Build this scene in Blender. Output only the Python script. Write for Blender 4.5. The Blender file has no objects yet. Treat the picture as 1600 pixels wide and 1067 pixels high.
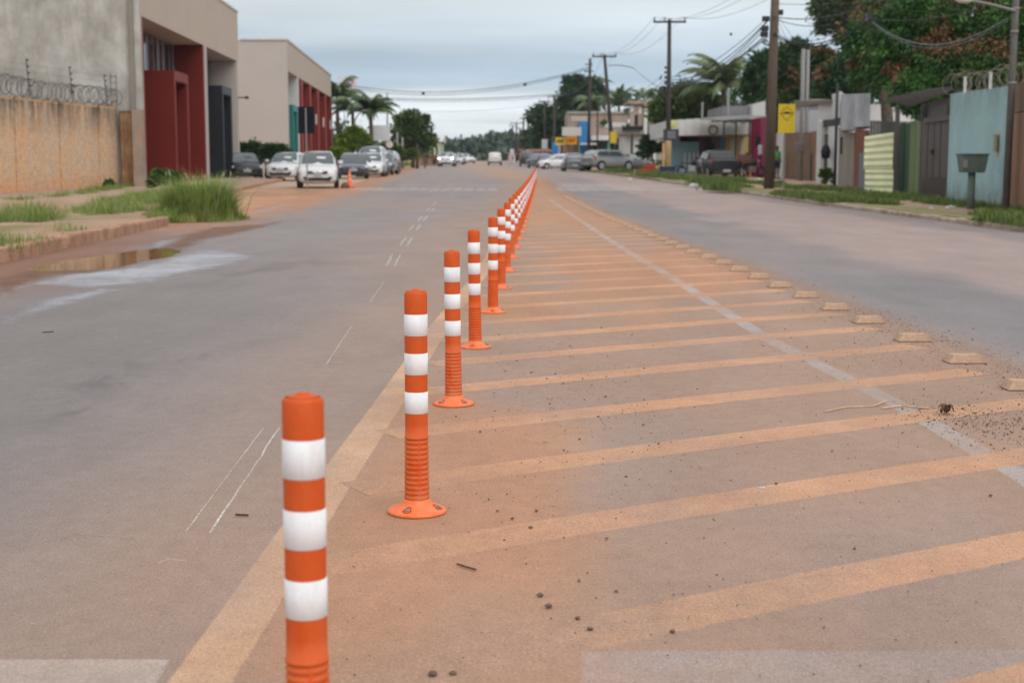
import bpy, bmesh, math, random
import numpy as np
from mathutils import Vector, Matrix

# ------------------------------------------------------------------ camera, sky, sun, exposure
SC = bpy.context.scene
COL = SC.collection
FPX, CH, HOR = 2222.0, 1.16, 256.0
PITCH = math.atan((533.5 - HOR) / FPX)
cam_data = bpy.data.cameras.new("camera")
cam = bpy.data.objects.new("camera", cam_data)
COL.objects.link(cam)
cam.location = (0, 0, CH)
cam.rotation_euler = (math.pi / 2 - PITCH, 0, 0)
cam_data.lens = 50.0
cam_data.sensor_width = 36.0
cam_data.clip_end = 6000
cam_data.dof.use_dof = True
cam_data.dof.focus_distance = 5.6
cam_data.dof.aperture_fstop = 4.4
SC.camera = cam

SC.view_settings.view_transform = 'Standard'
SC.view_settings.look = 'None'
SC.view_settings.exposure = 0.30
SC.view_settings.gamma = 1.0
SC.cycles.use_denoising = True
SC.cycles.max_bounces = 6
SC.cycles.diffuse_bounces = 3
SC.cycles.glossy_bounces = 3
SC.cycles.transparent_max_bounces = 12
SC.cycles.volume_bounces = 0
SC.cycles.volume_max_steps = 64

SUN_EL, SUN_ROT = math.radians(42), math.radians(152)
world = bpy.data.worlds.new("World")
SC.world = world
world.use_nodes = True
_n, _l = world.node_tree.nodes, world.node_tree.links
_n.clear()
_out = _n.new('ShaderNodeOutputWorld')
_bg = _n.new('ShaderNodeBackground')
_bg.inputs['Strength'].default_value = 0.1
_l.new(_bg.outputs[0], _out.inputs[0])
_sky = _n.new('ShaderNodeTexSky')
_sky.sky_type = 'NISHITA'
_sky.sun_disc = False
_sky.sun_elevation = SUN_EL
_sky.sun_rotation = SUN_ROT
_tc = _n.new('ShaderNodeTexCoord')
_sep = _n.new('ShaderNodeSeparateXYZ')
_l.new(_tc.outputs['Generated'], _sep.inputs[0])
_ramp = _n.new('ShaderNodeValToRGB')
_ramp.color_ramp.interpolation = 'B_SPLINE'
_e = _ramp.color_ramp.elements
_e[0].position = 0.0; _e[0].color = (0.70, 0.75, 0.775, 1)
_e[1].position = 1.0; _e[1].color = (1.0, 1.02, 1.05, 1)
for p, c in ((0.022, (0.72, 0.775, 0.80)), (0.042, (0.70, 0.755, 0.785)), (0.052, (0.39, 0.485, 0.585)), (0.068, (0.38, 0.485, 0.585)),
             (0.088, (0.53, 0.60, 0.655)), (0.12, (0.64, 0.685, 0.71)), (0.30, (0.70, 0.75, 0.79))):
    q = _e.new(p); q.color = (*c, 1)
# layered cloud streaks: the view direction projected on a cloud deck
_add = _n.new('ShaderNodeMath'); _add.operation = 'ADD'; _add.inputs[1].default_value = 0.03
_l.new(_sep.outputs['Z'], _add.inputs[0])
_mx = _n.new('ShaderNodeMath'); _mx.operation = 'MAXIMUM'; _mx.inputs[1].default_value = 0.012
_l.new(_add.outputs[0], _mx.inputs[0])
_dv = _n.new('ShaderNodeVectorMath'); _dv.operation = 'DIVIDE'
_cmb = _n.new('ShaderNodeCombineXYZ')
for i in range(3): _l.new(_mx.outputs[0], _cmb.inputs[i])
_l.new(_tc.outputs['Generated'], _dv.inputs[0]); _l.new(_cmb.outputs[0], _dv.inputs[1])
_mp = _n.new('ShaderNodeMapping'); _mp.inputs['Scale'].default_value = (0.30, 0.42, 0.0)
_mp.inputs['Location'].default_value = (1.3, 0.4, 0)
_l.new(_dv.outputs[0], _mp.inputs[0])
_no = _n.new('ShaderNodeTexNoise'); _no.inputs['Scale'].default_value = 0.85; _no.inputs['Detail'].default_value = 5
_no.inputs['Roughness'].default_value = 0.5
_l.new(_mp.outputs[0], _no.inputs['Vector'])
_mr = _n.new('ShaderNodeMapRange')
_mr.inputs['From Min'].default_value = 0.3; _mr.inputs['From Max'].default_value = 0.7
_mr.inputs['To Min'].default_value = 0.80; _mr.inputs['To Max'].default_value = 1.14
_l.new(_no.outputs['Fac'], _mr.inputs['Value'])
# wavy base of the grey deck: shift the elevation with noise before the ramp
_n2 = _n.new('ShaderNodeTexNoise'); _n2.inputs['Scale'].default_value = 1.0; _n2.inputs['Detail'].default_value = 4
_mp2 = _n.new('ShaderNodeMapping'); _mp2.inputs['Scale'].default_value = (5.0, 5.0, 42.0)
_mp2.inputs['Location'].default_value = (0.9, 2.0, 0.35)
_l.new(_tc.outputs['Generated'], _mp2.inputs[0]); _l.new(_mp2.outputs[0], _n2.inputs['Vector'])
_sh = _n.new('ShaderNodeMath'); _sh.operation = 'MULTIPLY_ADD'
_sh.inputs[1].default_value = 0.040; _l.new(_n2.outputs['Fac'], _sh.inputs[0])
_off = _n.new('ShaderNodeMath'); _off.operation = 'SUBTRACT'; _off.inputs[1].default_value = 0.020
_l.new(_sep.outputs['Z'], _off.inputs[0]); _l.new(_off.outputs[0], _sh.inputs[2])
_l.new(_sh.outputs[0], _ramp.inputs['Fac'])
_ml = _n.new('ShaderNodeVectorMath'); _ml.operation = 'SCALE'
_l.new(_ramp.outputs['Color'], _ml.inputs[0]); _l.new(_mr.outputs[0], _ml.inputs['Scale'])
_m10 = _n.new('ShaderNodeVectorMath'); _m10.operation = 'SCALE'; _m10.inputs['Scale'].default_value = 10.0
_l.new(_ml.outputs[0], _m10.inputs[0])
_mix = _n.new('ShaderNodeMix'); _mix.data_type = 'RGBA'; _mix.inputs['Factor'].default_value = 0.965
_l.new(_sky.outputs[0], _mix.inputs[6]); _l.new(_m10.outputs[0], _mix.inputs[7])
_l.new(_mix.outputs[2], _bg.inputs['Color'])

sun_d = bpy.data.lights.new("sun", 'SUN')
sun_d.energy = 1.35
sun_d.angle = math.radians(55)
sun_d.color = (1.0, 0.96, 0.90)
sun = bpy.data.objects.new("sun", sun_d)
COL.objects.link(sun)
_sd = Vector((math.sin(SUN_ROT) * math.cos(SUN_EL), math.cos(SUN_ROT) * math.cos(SUN_EL), math.sin(SUN_EL)))
sun.rotation_euler = _sd.to_track_quat('Z', 'Y').to_euler()
sun.location = (0, 0, 50)

# ------------------------------------------------------------------ geometry of the place
def gz(y):
    t = y - 28.0
    if t <= 0: return 0.0
    if t < 20: return 0.0065 * t * t / 40
    return 0.0065 * (t - 10)
gzv = np.vectorize(gz)
_c, _s = math.cos(PITCH), math.sin(PITCH)
def ray(px, py):
    u, v = (px - 800) / FPX, (533.5 - py) / FPX
    return u, v * _s + _c, v * _c - _s
def P(px, py, D):                         # point seen at (px, py) at the forward distance D
    x, y, z = ray(px, py); t = D / y
    return Vector((x * t, D, CH + z * t))
def PX(px, D): return P(px, HOR, D).x
def PZ(py, D): return P(800, py, D).z
def G(px, py, dz=0.0):                    # point of the ground (raised by dz) seen at (px, py)
    x, y, z = ray(px, py)
    D = 5.0
    lo, hi = 1.0, 2500.0
    for _ in range(60):
        m = (lo + hi) / 2
        if CH + z * m / y > gz(m) + dz: lo = m
        else: hi = m
    return Vector((x * lo / y, lo, gz(lo) + dz))
def interp(tab, v): return float(np.interp(v, [a for a, b in tab], [b for a, b in tab]))
BOL = [(0, -.46), (2.53, -.378), (4.7, -.318), (6.8, -.284), (9, -.232), (11.1, -.15), (79, 1.36)]
TAC = [(-5, 2.75), (5, 2.68), (8.3, 2.665), (9.4, 2.645), (12.6, 2.56), (13.8, 2.54), (16, 2.49), (20.6, 2.32), (30.7, 2.07), (52, 1.72), (80, 1.55)]
BORD = [(-5, -.85), (2, -.74), (3.2, -.70), (5, -.66), (7, -.60), (10.2, -.52), (15, -.33), (79, 1.1)]
LEFT = [(-6, -5.95), (16.7, -6.0), (27, -6.5), (57, -7.2), (107, -9.3), (167, -12.2), (200, -13.2), (300, -16.5), (600, -38), (1500, -100)]
RIGHT = [(-6, 9.1), (24, 8.75), (47, 8.45), (84, 7.4), (117, 6.3), (150, 5.0), (167, 4.2), (200, 2.4), (300, 0), (600, -20), (1500, -80)]
MED = [(79, 1.35), (95, 0.2), (120, -1.2), (150, -2.6), (200, -4.8), (300, -8.0), (600, -29)]

def vnoise(x, y, seed=0):
    x = np.asarray(x, float); y = np.asarray(y, float)
    xi, yi = np.floor(x).astype(np.int64), np.floor(y).astype(np.int64)
    fx, fy = x - xi, y - yi
    fx, fy = fx * fx * (3 - 2 * fx), fy * fy * (3 - 2 * fy)
    def h(a, b):
        v = (a * 374761393 + b * 668265263 + seed * 1442695041) & 0xffffffff
        v = ((v ^ (v >> 13)) * 1274126177) & 0xffffffff
        return ((v ^ (v >> 16)) & 0xffff) / 65535.0
    return (h(xi, yi) * (1 - fx) + h(xi + 1, yi) * fx) * (1 - fy) + (h(xi, yi + 1) * (1 - fx) + h(xi + 1, yi + 1) * fx) * fy
def fbm(x, y, seed=0, o=4):
    r, a, t = 0, 1.0, 0
    for i in range(o):
        r = r + a * vnoise(x * 2 ** i, y * 2 ** i, seed + i * 7); t += a; a *= .5
    return r / t

# ------------------------------------------------------------------ objects
def tag(o, label=None, cat=None, group=None, kind=None):
    if label: o['label'] = label
    if cat: o['category'] = cat
    if group: o['group'] = group
    if kind: o['kind'] = kind
    return o
def thing(name, label, cat, loc=(0, 0, 0), rz=0.0, group=None):
    o = bpy.data.objects.new(name, None); COL.objects.link(o)
    o.empty_display_size = .2
    o.location = loc; o.rotation_euler = (0, 0, rz)
    return tag(o, label, cat, group)
def dup(o, parent=None):
    c = o.copy(); COL.objects.link(c)
    if parent is not None: c.parent = parent
    for ch in list(o.children): dup(ch, c)
    return c

class MB:
    def __init__(s): s.v, s.f = [], []
    def add(s, vs, fs):
        n = len(s.v); s.v += [tuple(v) for v in vs]; s.f += [tuple(i + n for i in f) for f in fs]; return s
    def box(s, x0, x1, y0, y1, z0, z1):
        return s.add([(x0, y0, z0), (x1, y0, z0), (x1, y1, z0), (x0, y1, z0), (x0, y0, z1), (x1, y0, z1), (x1, y1, z1), (x0, y1, z1)],
                     [(0, 3, 2, 1), (4, 5, 6, 7), (0, 1, 5, 4), (1, 2, 6, 5), (2, 3, 7, 6), (3, 0, 4, 7)])
    def cbox(s, c, d): return s.box(c[0] - d[0] / 2, c[0] + d[0] / 2, c[1] - d[1] / 2, c[1] + d[1] / 2, c[2] - d[2] / 2, c[2] + d[2] / 2)
    def prism(s, pts, z0, z1):            # footprint counter-clockwise, z0/z1 numbers or lists
        n = len(pts)
        a = z0 if hasattr(z0, '__len__') else [z0] * n
        b = z1 if hasattr(z1, '__len__') else [z1] * n
        vs = [(p[0], p[1], a[i]) for i, p in enumerate(pts)] + [(p[0], p[1], b[i]) for i, p in enumerate(pts)]
        fs = [tuple(range(n - 1, -1, -1)), tuple(range(n, 2 * n))] + [(i, (i + 1) % n, n + (i + 1) % n, n + i) for i in range(n)]
        return s.add(vs, fs)
    def wall(s, A, B, z0, z1, th):        # wall from A to B, thickness th to the left of A->B
        A, B = Vector(A[:2]), Vector(B[:2]); d = (B - A).normalized(); n = Vector((-d.y, d.x)) * th
        pts = [A, B, B + n, A + n]
        if th < 0: pts = [A, A + n, B + n, B]
        if hasattr(z1, '__len__'):
            z1 = [z1[0], z1[1], z1[1], z1[0]] if th >= 0 else [z1[0], z1[0], z1[1], z1[1]]
        if hasattr(z0, '__len__'):
            z0 = [z0[0], z0[1], z0[1], z0[0]] if th >= 0 else [z0[0], z0[0], z0[1], z0[1]]
        return s.prism(pts, z0, z1)
    def tube(s, pts, r, n=6, cap=True):
        pts = [Vector(p) for p in pts]; m = len(pts)
        rs = r if hasattr(r, '__len__') else [r] * m
        vs = []
        up0 = None
        for i, p in enumerate(pts):
            d = (pts[min(i + 1, m - 1)] - pts[max(i - 1, 0)]).normalized()
            if up0 is None:
                up0 = Vector((0, 0, 1)) if abs(d.z) < .9 else Vector((1, 0, 0))
            a = d.cross(up0); a.normalize(); b = a.cross(d).normalized(); up0 = b
            for k in range(n):
                t = 2 * math.pi * k / n
                vs.append(p + (a * math.cos(t) + b * math.sin(t)) * rs[i])
        fs = [(i * n + k, i * n + (k + 1) % n, (i + 1) * n + (k + 1) % n, (i + 1) * n + k) for i in range(m - 1) for k in range(n)]
        if cap: fs += [tuple(range(n - 1, -1, -1)), tuple(range((m - 1) * n, m * n))]
        return s.add(vs, fs)
    def lathe(s, prof, n=24, c=(0, 0, 0), cap=True):
        vs = [(c[0] + r * math.cos(2 * math.pi * k / n), c[1] + r * math.sin(2 * math.pi * k / n), c[2] + z) for r, z in prof for k in range(n)]
        m = len(prof)
        fs = [(i * n + k, i * n + (k + 1) % n, (i + 1) * n + (k + 1) % n, (i + 1) * n + k) for i in range(m - 1) for k in range(n)]
        if cap: fs += [tuple(range(n - 1, -1, -1)), tuple(range((m - 1) * n, m * n))]
        return s.add(vs, fs)
    def disc_x(s, x, y, z, r, th, n=20):  # short cylinder with its axis along x
        vs = [(x + sx * th / 2, y + r * math.cos(2 * math.pi * k / n), z + r * math.sin(2 * math.pi * k / n)) for sx in (-1, 1) for k in range(n)]
        fs = [(k, (k + 1) % n, n + (k + 1) % n, n + k) for k in range(n)] + [tuple(range(n - 1, -1, -1)), tuple(range(n, 2 * n))]
        return s.add(vs, fs)
    def build(s, name, mat, parent=None, smooth=False, bevel=0, sub=0):
        me = bpy.data.meshes.new(name); me.from_pydata(s.v, [], s.f); me.update()
        if True:
            bm = bmesh.new(); bm.from_mesh(me); bmesh.ops.recalc_face_normals(bm, faces=bm.faces); bm.to_mesh(me); bm.free()
        if smooth:
            me.polygons.foreach_set('use_smooth', [True] * len(me.polygons))
        me.materials.append(mat)
        o = bpy.data.objects.new(name, me); COL.objects.link(o)
        if parent is not None: o.parent = parent
        if bevel:
            m = o.modifiers.new('bevel', 'BEVEL'); m.width = bevel; m.segments = 2; m.limit_method = 'ANGLE'; m.angle_limit = math.radians(40)
        if sub:
            m = o.modifiers.new('sub', 'SUBSURF'); m.levels = sub; m.render_levels = sub
        return o

def npmesh(name, V, F, mat, parent=None, attrs=None, smooth=False):   # F: (n,k) array of equal faces
    V = np.asarray(V, np.float32); F = np.asarray(F, np.int32); k = F.shape[1]
    me = bpy.data.meshes.new(name)
    me.vertices.add(len(V)); me.vertices.foreach_set('co', V.ravel())
    me.loops.add(F.size); me.loops.foreach_set('vertex_index', F.ravel())
    me.polygons.add(len(F)); me.polygons.foreach_set('loop_start', np.arange(0, F.size, k, dtype=np.int32))
    me.update(calc_edges=True)
    if smooth: me.polygons.foreach_set('use_smooth', np.ones(len(F), bool))
    for an, (typ, arr) in (attrs or {}).items():
        a = me.attributes.new(an, typ, 'POINT')
        if typ == 'FLOAT_COLOR':
            arr = np.concatenate([arr, np.ones((len(arr), 1))], 1).astype(np.float32); a.data.foreach_set('color', arr.ravel())
        else: a.data.foreach_set('value', np.asarray(arr, np.float32).ravel())
    me.validate()
    me.materials.append(mat)
    o = bpy.data.objects.new(name, me); COL.objects.link(o)
    if parent is not None: o.parent = parent
    return o

# ------------------------------------------------------------------ materials
class NT:
    def __init__(s, name):
        s.m = bpy.data.materials.new(name); s.m.use_nodes = True
        s.n, s.l = s.m.node_tree.nodes, s.m.node_tree.links
        s.n.clear(); s.out = s.n.new('ShaderNodeOutputMaterial')
        s.b = s.n.new('ShaderNodeBsdfPrincipled'); s.l.new(s.b.outputs[0], s.out.inputs[0])
        s.geo = None
    def pos(s):
        if s.geo is None: s.geo = s.n.new('ShaderNodeNewGeometry')
        return s.geo.outputs['Position']
    def obj(s):
        t = s.n.new('ShaderNodeTexCoord'); return t.outputs['Object']
    def noise(s, scale, detail=3, rough=.6, vec=None, sc=(1, 1, 1)):
        mp = s.n.new('ShaderNodeMapping'); mp.inputs['Scale'].default_value = sc
        s.l.new(vec if vec is not None else s.pos(), mp.inputs[0])
        t = s.n.new('ShaderNodeTexNoise'); t.inputs['Scale'].default_value = scale
        t.inputs['Detail'].default_value = detail; t.inputs['Roughness'].default_value = rough
        s.l.new(mp.outputs[0], t.inputs['Vector']); return t.outputs['Fac']
    def maprange(s, v, a, b, c, d):
        t = s.n.new('ShaderNodeMapRange'); t.inputs['From Min'].default_value = a; t.inputs['From Max'].default_value = b
        t.inputs['To Min'].default_value = c; t.inputs['To Max'].default_value = d
        s.l.new(v, t.inputs['Value']); return t.outputs[0]
    def math(s, op, a, b):
        t = s.n.new('ShaderNodeMath'); t.operation = op
        for i, x in enumerate((a, b)):
            if isinstance(x, (int, float)): t.inputs[i].default_value = x
            else: s.l.new(x, t.inputs[i])
        return t.outputs[0]
    def mix(s, f, a, b, blend='MIX'):
        t = s.n.new('ShaderNodeMix'); t.data_type = 'RGBA'; t.blend_type = blend
        for i, x in ((0, f), (6, a), (7, b)):
            if isinstance(x, (int, float)): t.inputs[i].default_value = x
            elif isinstance(x, tuple): t.inputs[i].default_value = (*x, 1)
            else: s.l.new(x, t.inputs[i])
        return t.outputs[2]
    def attr(s, name):
        t = s.n.new('ShaderNodeAttribute'); t.attribute_name = name; return t
    def bump(s, h, strength=.3, dist=.01):
        t = s.n.new('ShaderNodeBump'); t.inputs['Strength'].default_value = strength; t.inputs['Distance'].default_value = dist
        s.l.new(h, t.inputs['Height']); s.l.new(t.outputs[0], s.b.inputs['Normal'])
    def color(s, c): s.l.new(c, s.b.inputs['Base Color'])
    def set(s, rough=.8, spec=.3, metal=0.0):
        s.b.inputs['Roughness'].default_value = rough; s.b.inputs['Specular IOR Level'].default_value = spec
        s.b.inputs['Metallic'].default_value = metal; return s.m
    def cut(s, fac, alpha=1.0):           # show the surface where fac = 1, nothing where 0
        t = s.n.new('ShaderNodeBsdfTransparent'); mx = s.n.new('ShaderNodeMixShader')
        s.l.new(fac, mx.inputs[0]); s.l.new(t.outputs[0], mx.inputs[1]); s.l.new(s.b.outputs[0], mx.inputs[2]); s.l.new(mx.outputs[0], s.out.inputs[0])

def simple(name, c, c2=None, scale=3, rough=.8, spec=.3, metal=0, bump=0, bscale=40, fine=.12, sc=(1, 1, 1), lo=.38, hi=.62):
    t = NT(name)
    c2 = c2 or tuple(x * .8 for x in c)
    f = t.maprange(t.noise(scale, 5, .62, t.obj(), sc), lo, hi, 0, 1)
    col = t.mix(f, c, c2)
    g = t.maprange(t.noise(bscale, 3, .6, t.obj()), .3, .7, 1 - fine, 1 + fine)
    col = t.mix(1.0, col, g, 'MULTIPLY') if False else t.mix(1.0, col, t_gray(t, g), 'MULTIPLY')
    t.color(col)
    if bump: t.bump(t.noise(bscale, 4, .6, t.obj()), .5, bump)
    return t.set(rough, spec, metal)
def t_gray(t, v):
    c = t.n.new('ShaderNodeCombineColor')
    for i in range(3): t.l.new(v, c.inputs[i])
    return c.outputs[0]
def plain(name, c, rough=.5, spec=.22, metal=0.0, emit=None, es=0, coat=0):
    return simple_plain(name, c, rough, spec, metal, emit, es, coat)
def simple_plain(name, c, rough, spec, metal, emit, es, coat):
    t = NT(name)
    g = t.maprange(t.noise(9, 4, .6, t.obj()), .3, .7, .9, 1.08)
    t.color(t.mix(1.0, c, t_gray(t, g), 'MULTIPLY'))
    t.set(rough, spec, metal)
    t.b.inputs['Coat Weight'].default_value = coat; t.b.inputs['Coat Roughness'].default_value = .06
    if emit: t.b.inputs['Emission Color'].default_value = (*emit, 1); t.b.inputs['Emission Strength'].default_value = es
    return t.m

def leaf_mat(name, trans=.25, rough=.55):
    t = NT(name); a = t.attr('tint')
    t.color(a.outputs['Color']); t.set(rough, .35)
    tr = t.n.new('ShaderNodeBsdfTranslucent'); t.l.new(a.outputs['Color'], tr.inputs[0])
    mx = t.n.new('ShaderNodeMixShader'); mx.inputs[0].default_value = trans
    t.l.new(t.b.outputs[0], mx.inputs[1]); t.l.new(tr.outputs[0], mx.inputs[2]); t.l.new(mx.outputs[0], t.out.inputs[0])
    return t.m

def grain_nodes(t, grain=.34, gscale=260):
    big = t.maprange(t.noise(1.1, 6, .65, None, (1, .45, 1)), .3, .7, .92, 1.08)
    mid = t.maprange(t.noise(14, 5, .7, None, (1, .7, 1)), .3, .7, .92, 1.08)
    fine = t.maprange(t.noise(gscale, 2, .7), .3, .7, 1 - grain, 1 + grain)
    g2 = t.maprange(t.noise(85, 3, .75), .3, .7, .85, 1.15)
    return t.math('MULTIPLY', t.math('MULTIPLY', t.math('MULTIPLY', big, fine), mid), g2)
def speck_nodes(t, c, amount=1.0):
    vo = t.n.new('ShaderNodeTexVoronoi'); vo.inputs['Scale'].default_value = 75; t.l.new(t.pos(), vo.inputs['Vector'])
    sp = t.maprange(vo.outputs['Distance'], .14, .24, 1, 0)
    cs = t.n.new('ShaderNodeSeparateColor'); t.l.new(vo.outputs['Color'], cs.inputs[0])
    pick = t.math('MULTIPLY', t.math('MULTIPLY', sp, t.math('GREATER_THAN', cs.outputs[0], .74)), .6 * amount)
    c = t.mix(pick, c, (.09, .075, .065))
    pick2 = t.math('MULTIPLY', t.math('MULTIPLY', sp, t.math('GREATER_THAN', cs.outputs[1], .90)), .5 * amount)
    return t.mix(pick2, c, (.58, .52, .48))
def road_bump(t, gscale=260, d=.004):
    t.bump(t.math('ADD', t.noise(gscale, 2, .7), t.math('MULTIPLY', t.noise(30, 4, .6), .6)), .4, d)
def sheet_mat(name, rough=.9, spec=.08, grain=.34, bumpd=.004, gscale=260):
    t = NT(name); a = t.attr('tint')
    c = t.mix(1.0, a.outputs['Color'], t_gray(t, grain_nodes(t, grain, gscale)), 'MULTIPLY')
    t.color(speck_nodes(t, c)); road_bump(t, gscale, bumpd)
    return t.set(rough, spec)
def over_mat(name, c, c2, lo, hi, scale=9, fine=120, sc=(1, 1, 1), top=1.0, big=(.38, .62, .42)):
    """paint worn down to the asphalt: the sheet carries the asphalt's own colour where the paint is gone"""
    t = NT(name); a = t.attr('tint')
    f = t.maprange(t.noise(2.2, 5, .65), .35, .65, 0, 1)
    e = t.attr('cov').outputs['Fac']
    h = t.math('ADD', t.math('MULTIPLY', t.noise(scale, 5, .7, None, sc), .6), t.math('MULTIPLY', t.noise(fine, 3, .7), .4))
    h = t.math('ADD', h, t.math('MULTIPLY', t.math('SUBTRACT', e, 1.0), .8))
    bg = t.maprange(t.noise(.85, 4, .6), big[0], big[1], big[2], 1.0)
    fac = t.math('MULTIPLY', t.math('MULTIPLY', t.maprange(h, lo, hi, 0, 1), bg), top)
    col = t.mix(fac, a.outputs['Color'], t.mix(f, c, c2))
    col = t.mix(1.0, col, t_gray(t, grain_nodes(t)), 'MULTIPLY')
    t.color(speck_nodes(t, col, .8)); road_bump(t)
    return t.set(.9, .08)

def grains(t, fac, size=.0032):
    sn = t.n.new('ShaderNodeVectorMath'); sn.operation = 'SNAP'; sn.inputs[1].default_value = (size, size, 10.0)
    t.l.new(t.pos(), sn.inputs[0]); wn = t.n.new('ShaderNodeTexWhiteNoise'); t.l.new(sn.outputs[0], wn.inputs['Vector'])
    return t.math('GREATER_THAN', fac, t.maprange(wn.outputs['Value'], 0, 1, .02, .98))
def paint_mat(name, c, c2, lo, hi, scale=9, fine=120, rough=.85, sc=(1, 1, 1), top=1.0):
    t = NT(name)
    f = t.maprange(t.noise(2.2, 5, .65), .35, .65, 0, 1)
    g = t.maprange(t.noise(190, 2, .7), .3, .7, .86, 1.14)
    t.color(t.mix(1.0, t.mix(f, c, c2), t_gray(t, g), 'MULTIPLY'))
    e = t.attr('cov').outputs['Fac']
    n1 = t.noise(scale, 5, .7, None, sc); n2 = t.noise(fine, 3, .7)
    h = t.math('ADD', t.math('MULTIPLY', n1, .6), t.math('MULTIPLY', n2, .4))
    h = t.math('ADD', h, t.math('MULTIPLY', t.math('SUBTRACT', e, 1.0), .55))
    big = t.maprange(t.noise(.85, 4, .6), .36, .60, .58, 1.0)
    fac = t.math('MULTIPLY', t.math('MULTIPLY', t.maprange(h, lo, hi, 0, 1), big), top)
    t.set(rough, .08); t.cut(grains(t, fac))
    return t.m
# ------------------------------------------------------------------ ground, road, verges
M_road = sheet_mat('asphalt_dusty')
M_dirt = sheet_mat('red_dirt', rough=.95, grain=.25, bumpd=.012, gscale=90)

def L(a, b, t): return a + (b - a) * t
def ss(x, a, b):
    t = np.clip((x - a) / (b - a), 0, 1); return t * t * (3 - 2 * t)
def grid_sheet(name, xs_of_y, ys, nx, tint, mat, dz, label, cat):
    ys = np.asarray(ys, float); U = np.linspace(0, 1, nx)
    X = np.array([L(*xs_of_y(y), U) for y in ys]); Y = np.repeat(ys[:, None], nx, 1)
    Z = np.repeat(gzv(ys)[:, None], nx, 1) + dz
    C = tint(X.ravel(), Y.ravel())
    V = np.stack([X.ravel(), Y.ravel(), Z.ravel()], 1)
    i = np.arange(len(ys) - 1)[:, None] * nx + np.arange(nx - 1)[None]
    F = np.stack([i, i + 1, i + nx + 1, i + nx], -1).reshape(-1, 4)
    o = npmesh(name, V, F, mat, attrs={'tint': ('FLOAT_COLOR', C)}, smooth=True)
    tag(o, label, cat, kind='structure'); return o
def rows(spec):
    r = []
    for a, b, s in spec: r += list(np.arange(a, b, s))
    return r + [spec[-1][1]]

def col3(*c): return np.array(c, float)[None]
def blend(C, m, c): return C * (1 - m[:, None]) + np.asarray(c, float).reshape(-1, 3) * m[:, None]
def road_tint(x, y):
    n = fbm(x * .5 + 3, y * .18, 1); n2 = fbm(x * 1.6, y * .5, 5); n3 = fbm(x * .25, y * .06 + 9, 11)
    xb = np.interp(y, *zip(*BORD)); xt = np.interp(y, *zip(*TAC)); xm = np.interp(y, *zip(*MED))
    C = np.repeat(col3(.280, .268, .266), len(x), 0)
    C = blend(C, ss(n, .42, .75) * .5, (.33, .265, .225))
    C = blend(C, ss(n3, .45, .7) * .35, (.245, .238, .240))
    # ochre dust beside the border line
    C = blend(C, ss(x, xb - 1.9, xb - .0) * (x < xb + .2) * (.35 + .5 * n2) * (y < 80), (.385, .272, .20))
    C = blend(C, (1 - ss(x + .5 * (n2 - .5), -2.7, -.95)) * (1 - ss(y, 8, 24)) * .6, (.205, .195, .195))
    # wheel paths of the left carriageway, a little greyer
    for c0 in (-2.6, -4.3): C = blend(C, np.exp(-((x - c0 - (-.02) * y) / .45) ** 2) * .22, (.235, .228, .228))
    # between border line and studs: dust over asphalt
    med = ss(x, xb - .05, xb + .15) * (1 - ss(x, xt - .1, xt + .45)) * (y < 86)
    C = blend(C, med * .88, (.385, .275, .205))
    C = blend(C, med * ss(n2, .42, .72) * .6, (.345, .275, .24))
    C = blend(C, med * ss(fbm(x * .9 + 40, y * .35, 31), .5, .72) * .75, (.47, .27, .165))
    C = blend(C, med * ss(y, 12, 34) * .55, (.425, .255, .155))
    # dark loose dirt along the studs
    e = np.exp(-((x - xt - .15) / (.16 + .006 * y)) ** 2) * (y < 86)
    C = blend(C, e * (.3 + .7 * n2) * .8, (.30, .20, .14))
    # a dirt drift far along the middle
    far = np.exp(-((x - xm) / (1.0 + .012 * y)) ** 2) * ss(y, 70, 86)
    C = blend(C, np.clip(far * (.45 + .9 * n2), 0, 1), (.42, .27, .18))
    # right carriageway
    r = ss(x, xt + .2, xt + .8)
    C = blend(C, r * .85 * (1 - ss(y, 70, 100)), (.232, .232, .238))
    w = .35 * (n2 - .5) * 3
    pk = ss(x + w, 4.0, 4.7) * (1 - ss(x + w, 7.4, 8.0)) * (1 - ss(y, 85, 130))
    C = blend(C, pk * (.55 + .5 * n2), (.385, .315, .29))
    C = blend(C, r * (1 - ss(y, 60, 90)) * ss(n, .5, .7) * .35, (.33, .29, .27))
    C = blend(C, r * np.exp(-((y - 63 - 4 * n3) / 6) ** 2) * (.5 + .5 * n2) * .7, (.42, .36, .33))
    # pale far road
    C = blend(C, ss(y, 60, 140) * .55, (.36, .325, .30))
    # left gutter and apron spill of red dirt
    xl = np.interp(y, *zip(*LEFT))
    C = blend(C, (1 - ss(x - xl + 1.2 * (n2 - .5), .1, 2.4)) * ss(y, 19, 30) * .95, (.44, .245, .145))
    C = blend(C, (1 - ss(x - xl + 1.6 * (n2 - .5), .5, 2.0)) * (1 - ss(y, 19, 30)) * .9 * (.4 + .6 * ss(y, 11, 15)), (.25, .145, .10))
    C = blend(C, (1 - ss(np.abs(x - xl), .0, .8)) * (1 - ss(y, 8, 30)) * .4, (.26, .16, .11))
    xr = np.interp(y, *zip(*RIGHT))
    C = blend(C, ss(x - xr, -1.3, -.1) * (.3 + .7 * n2) * .7, (.30, .24, .20))
    C = C * np.array([[.885, .81, .785]])
    return C * (1 + .14 * (fbm(x * 3, y * 1.2, 77)[:, None] - .5))
YS = rows([(-6, 14, .12), (14, 32, .25), (32, 70, .6), (70, 180, 2.5), (180, 400, 10), (400, 1500, 60)])
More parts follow.
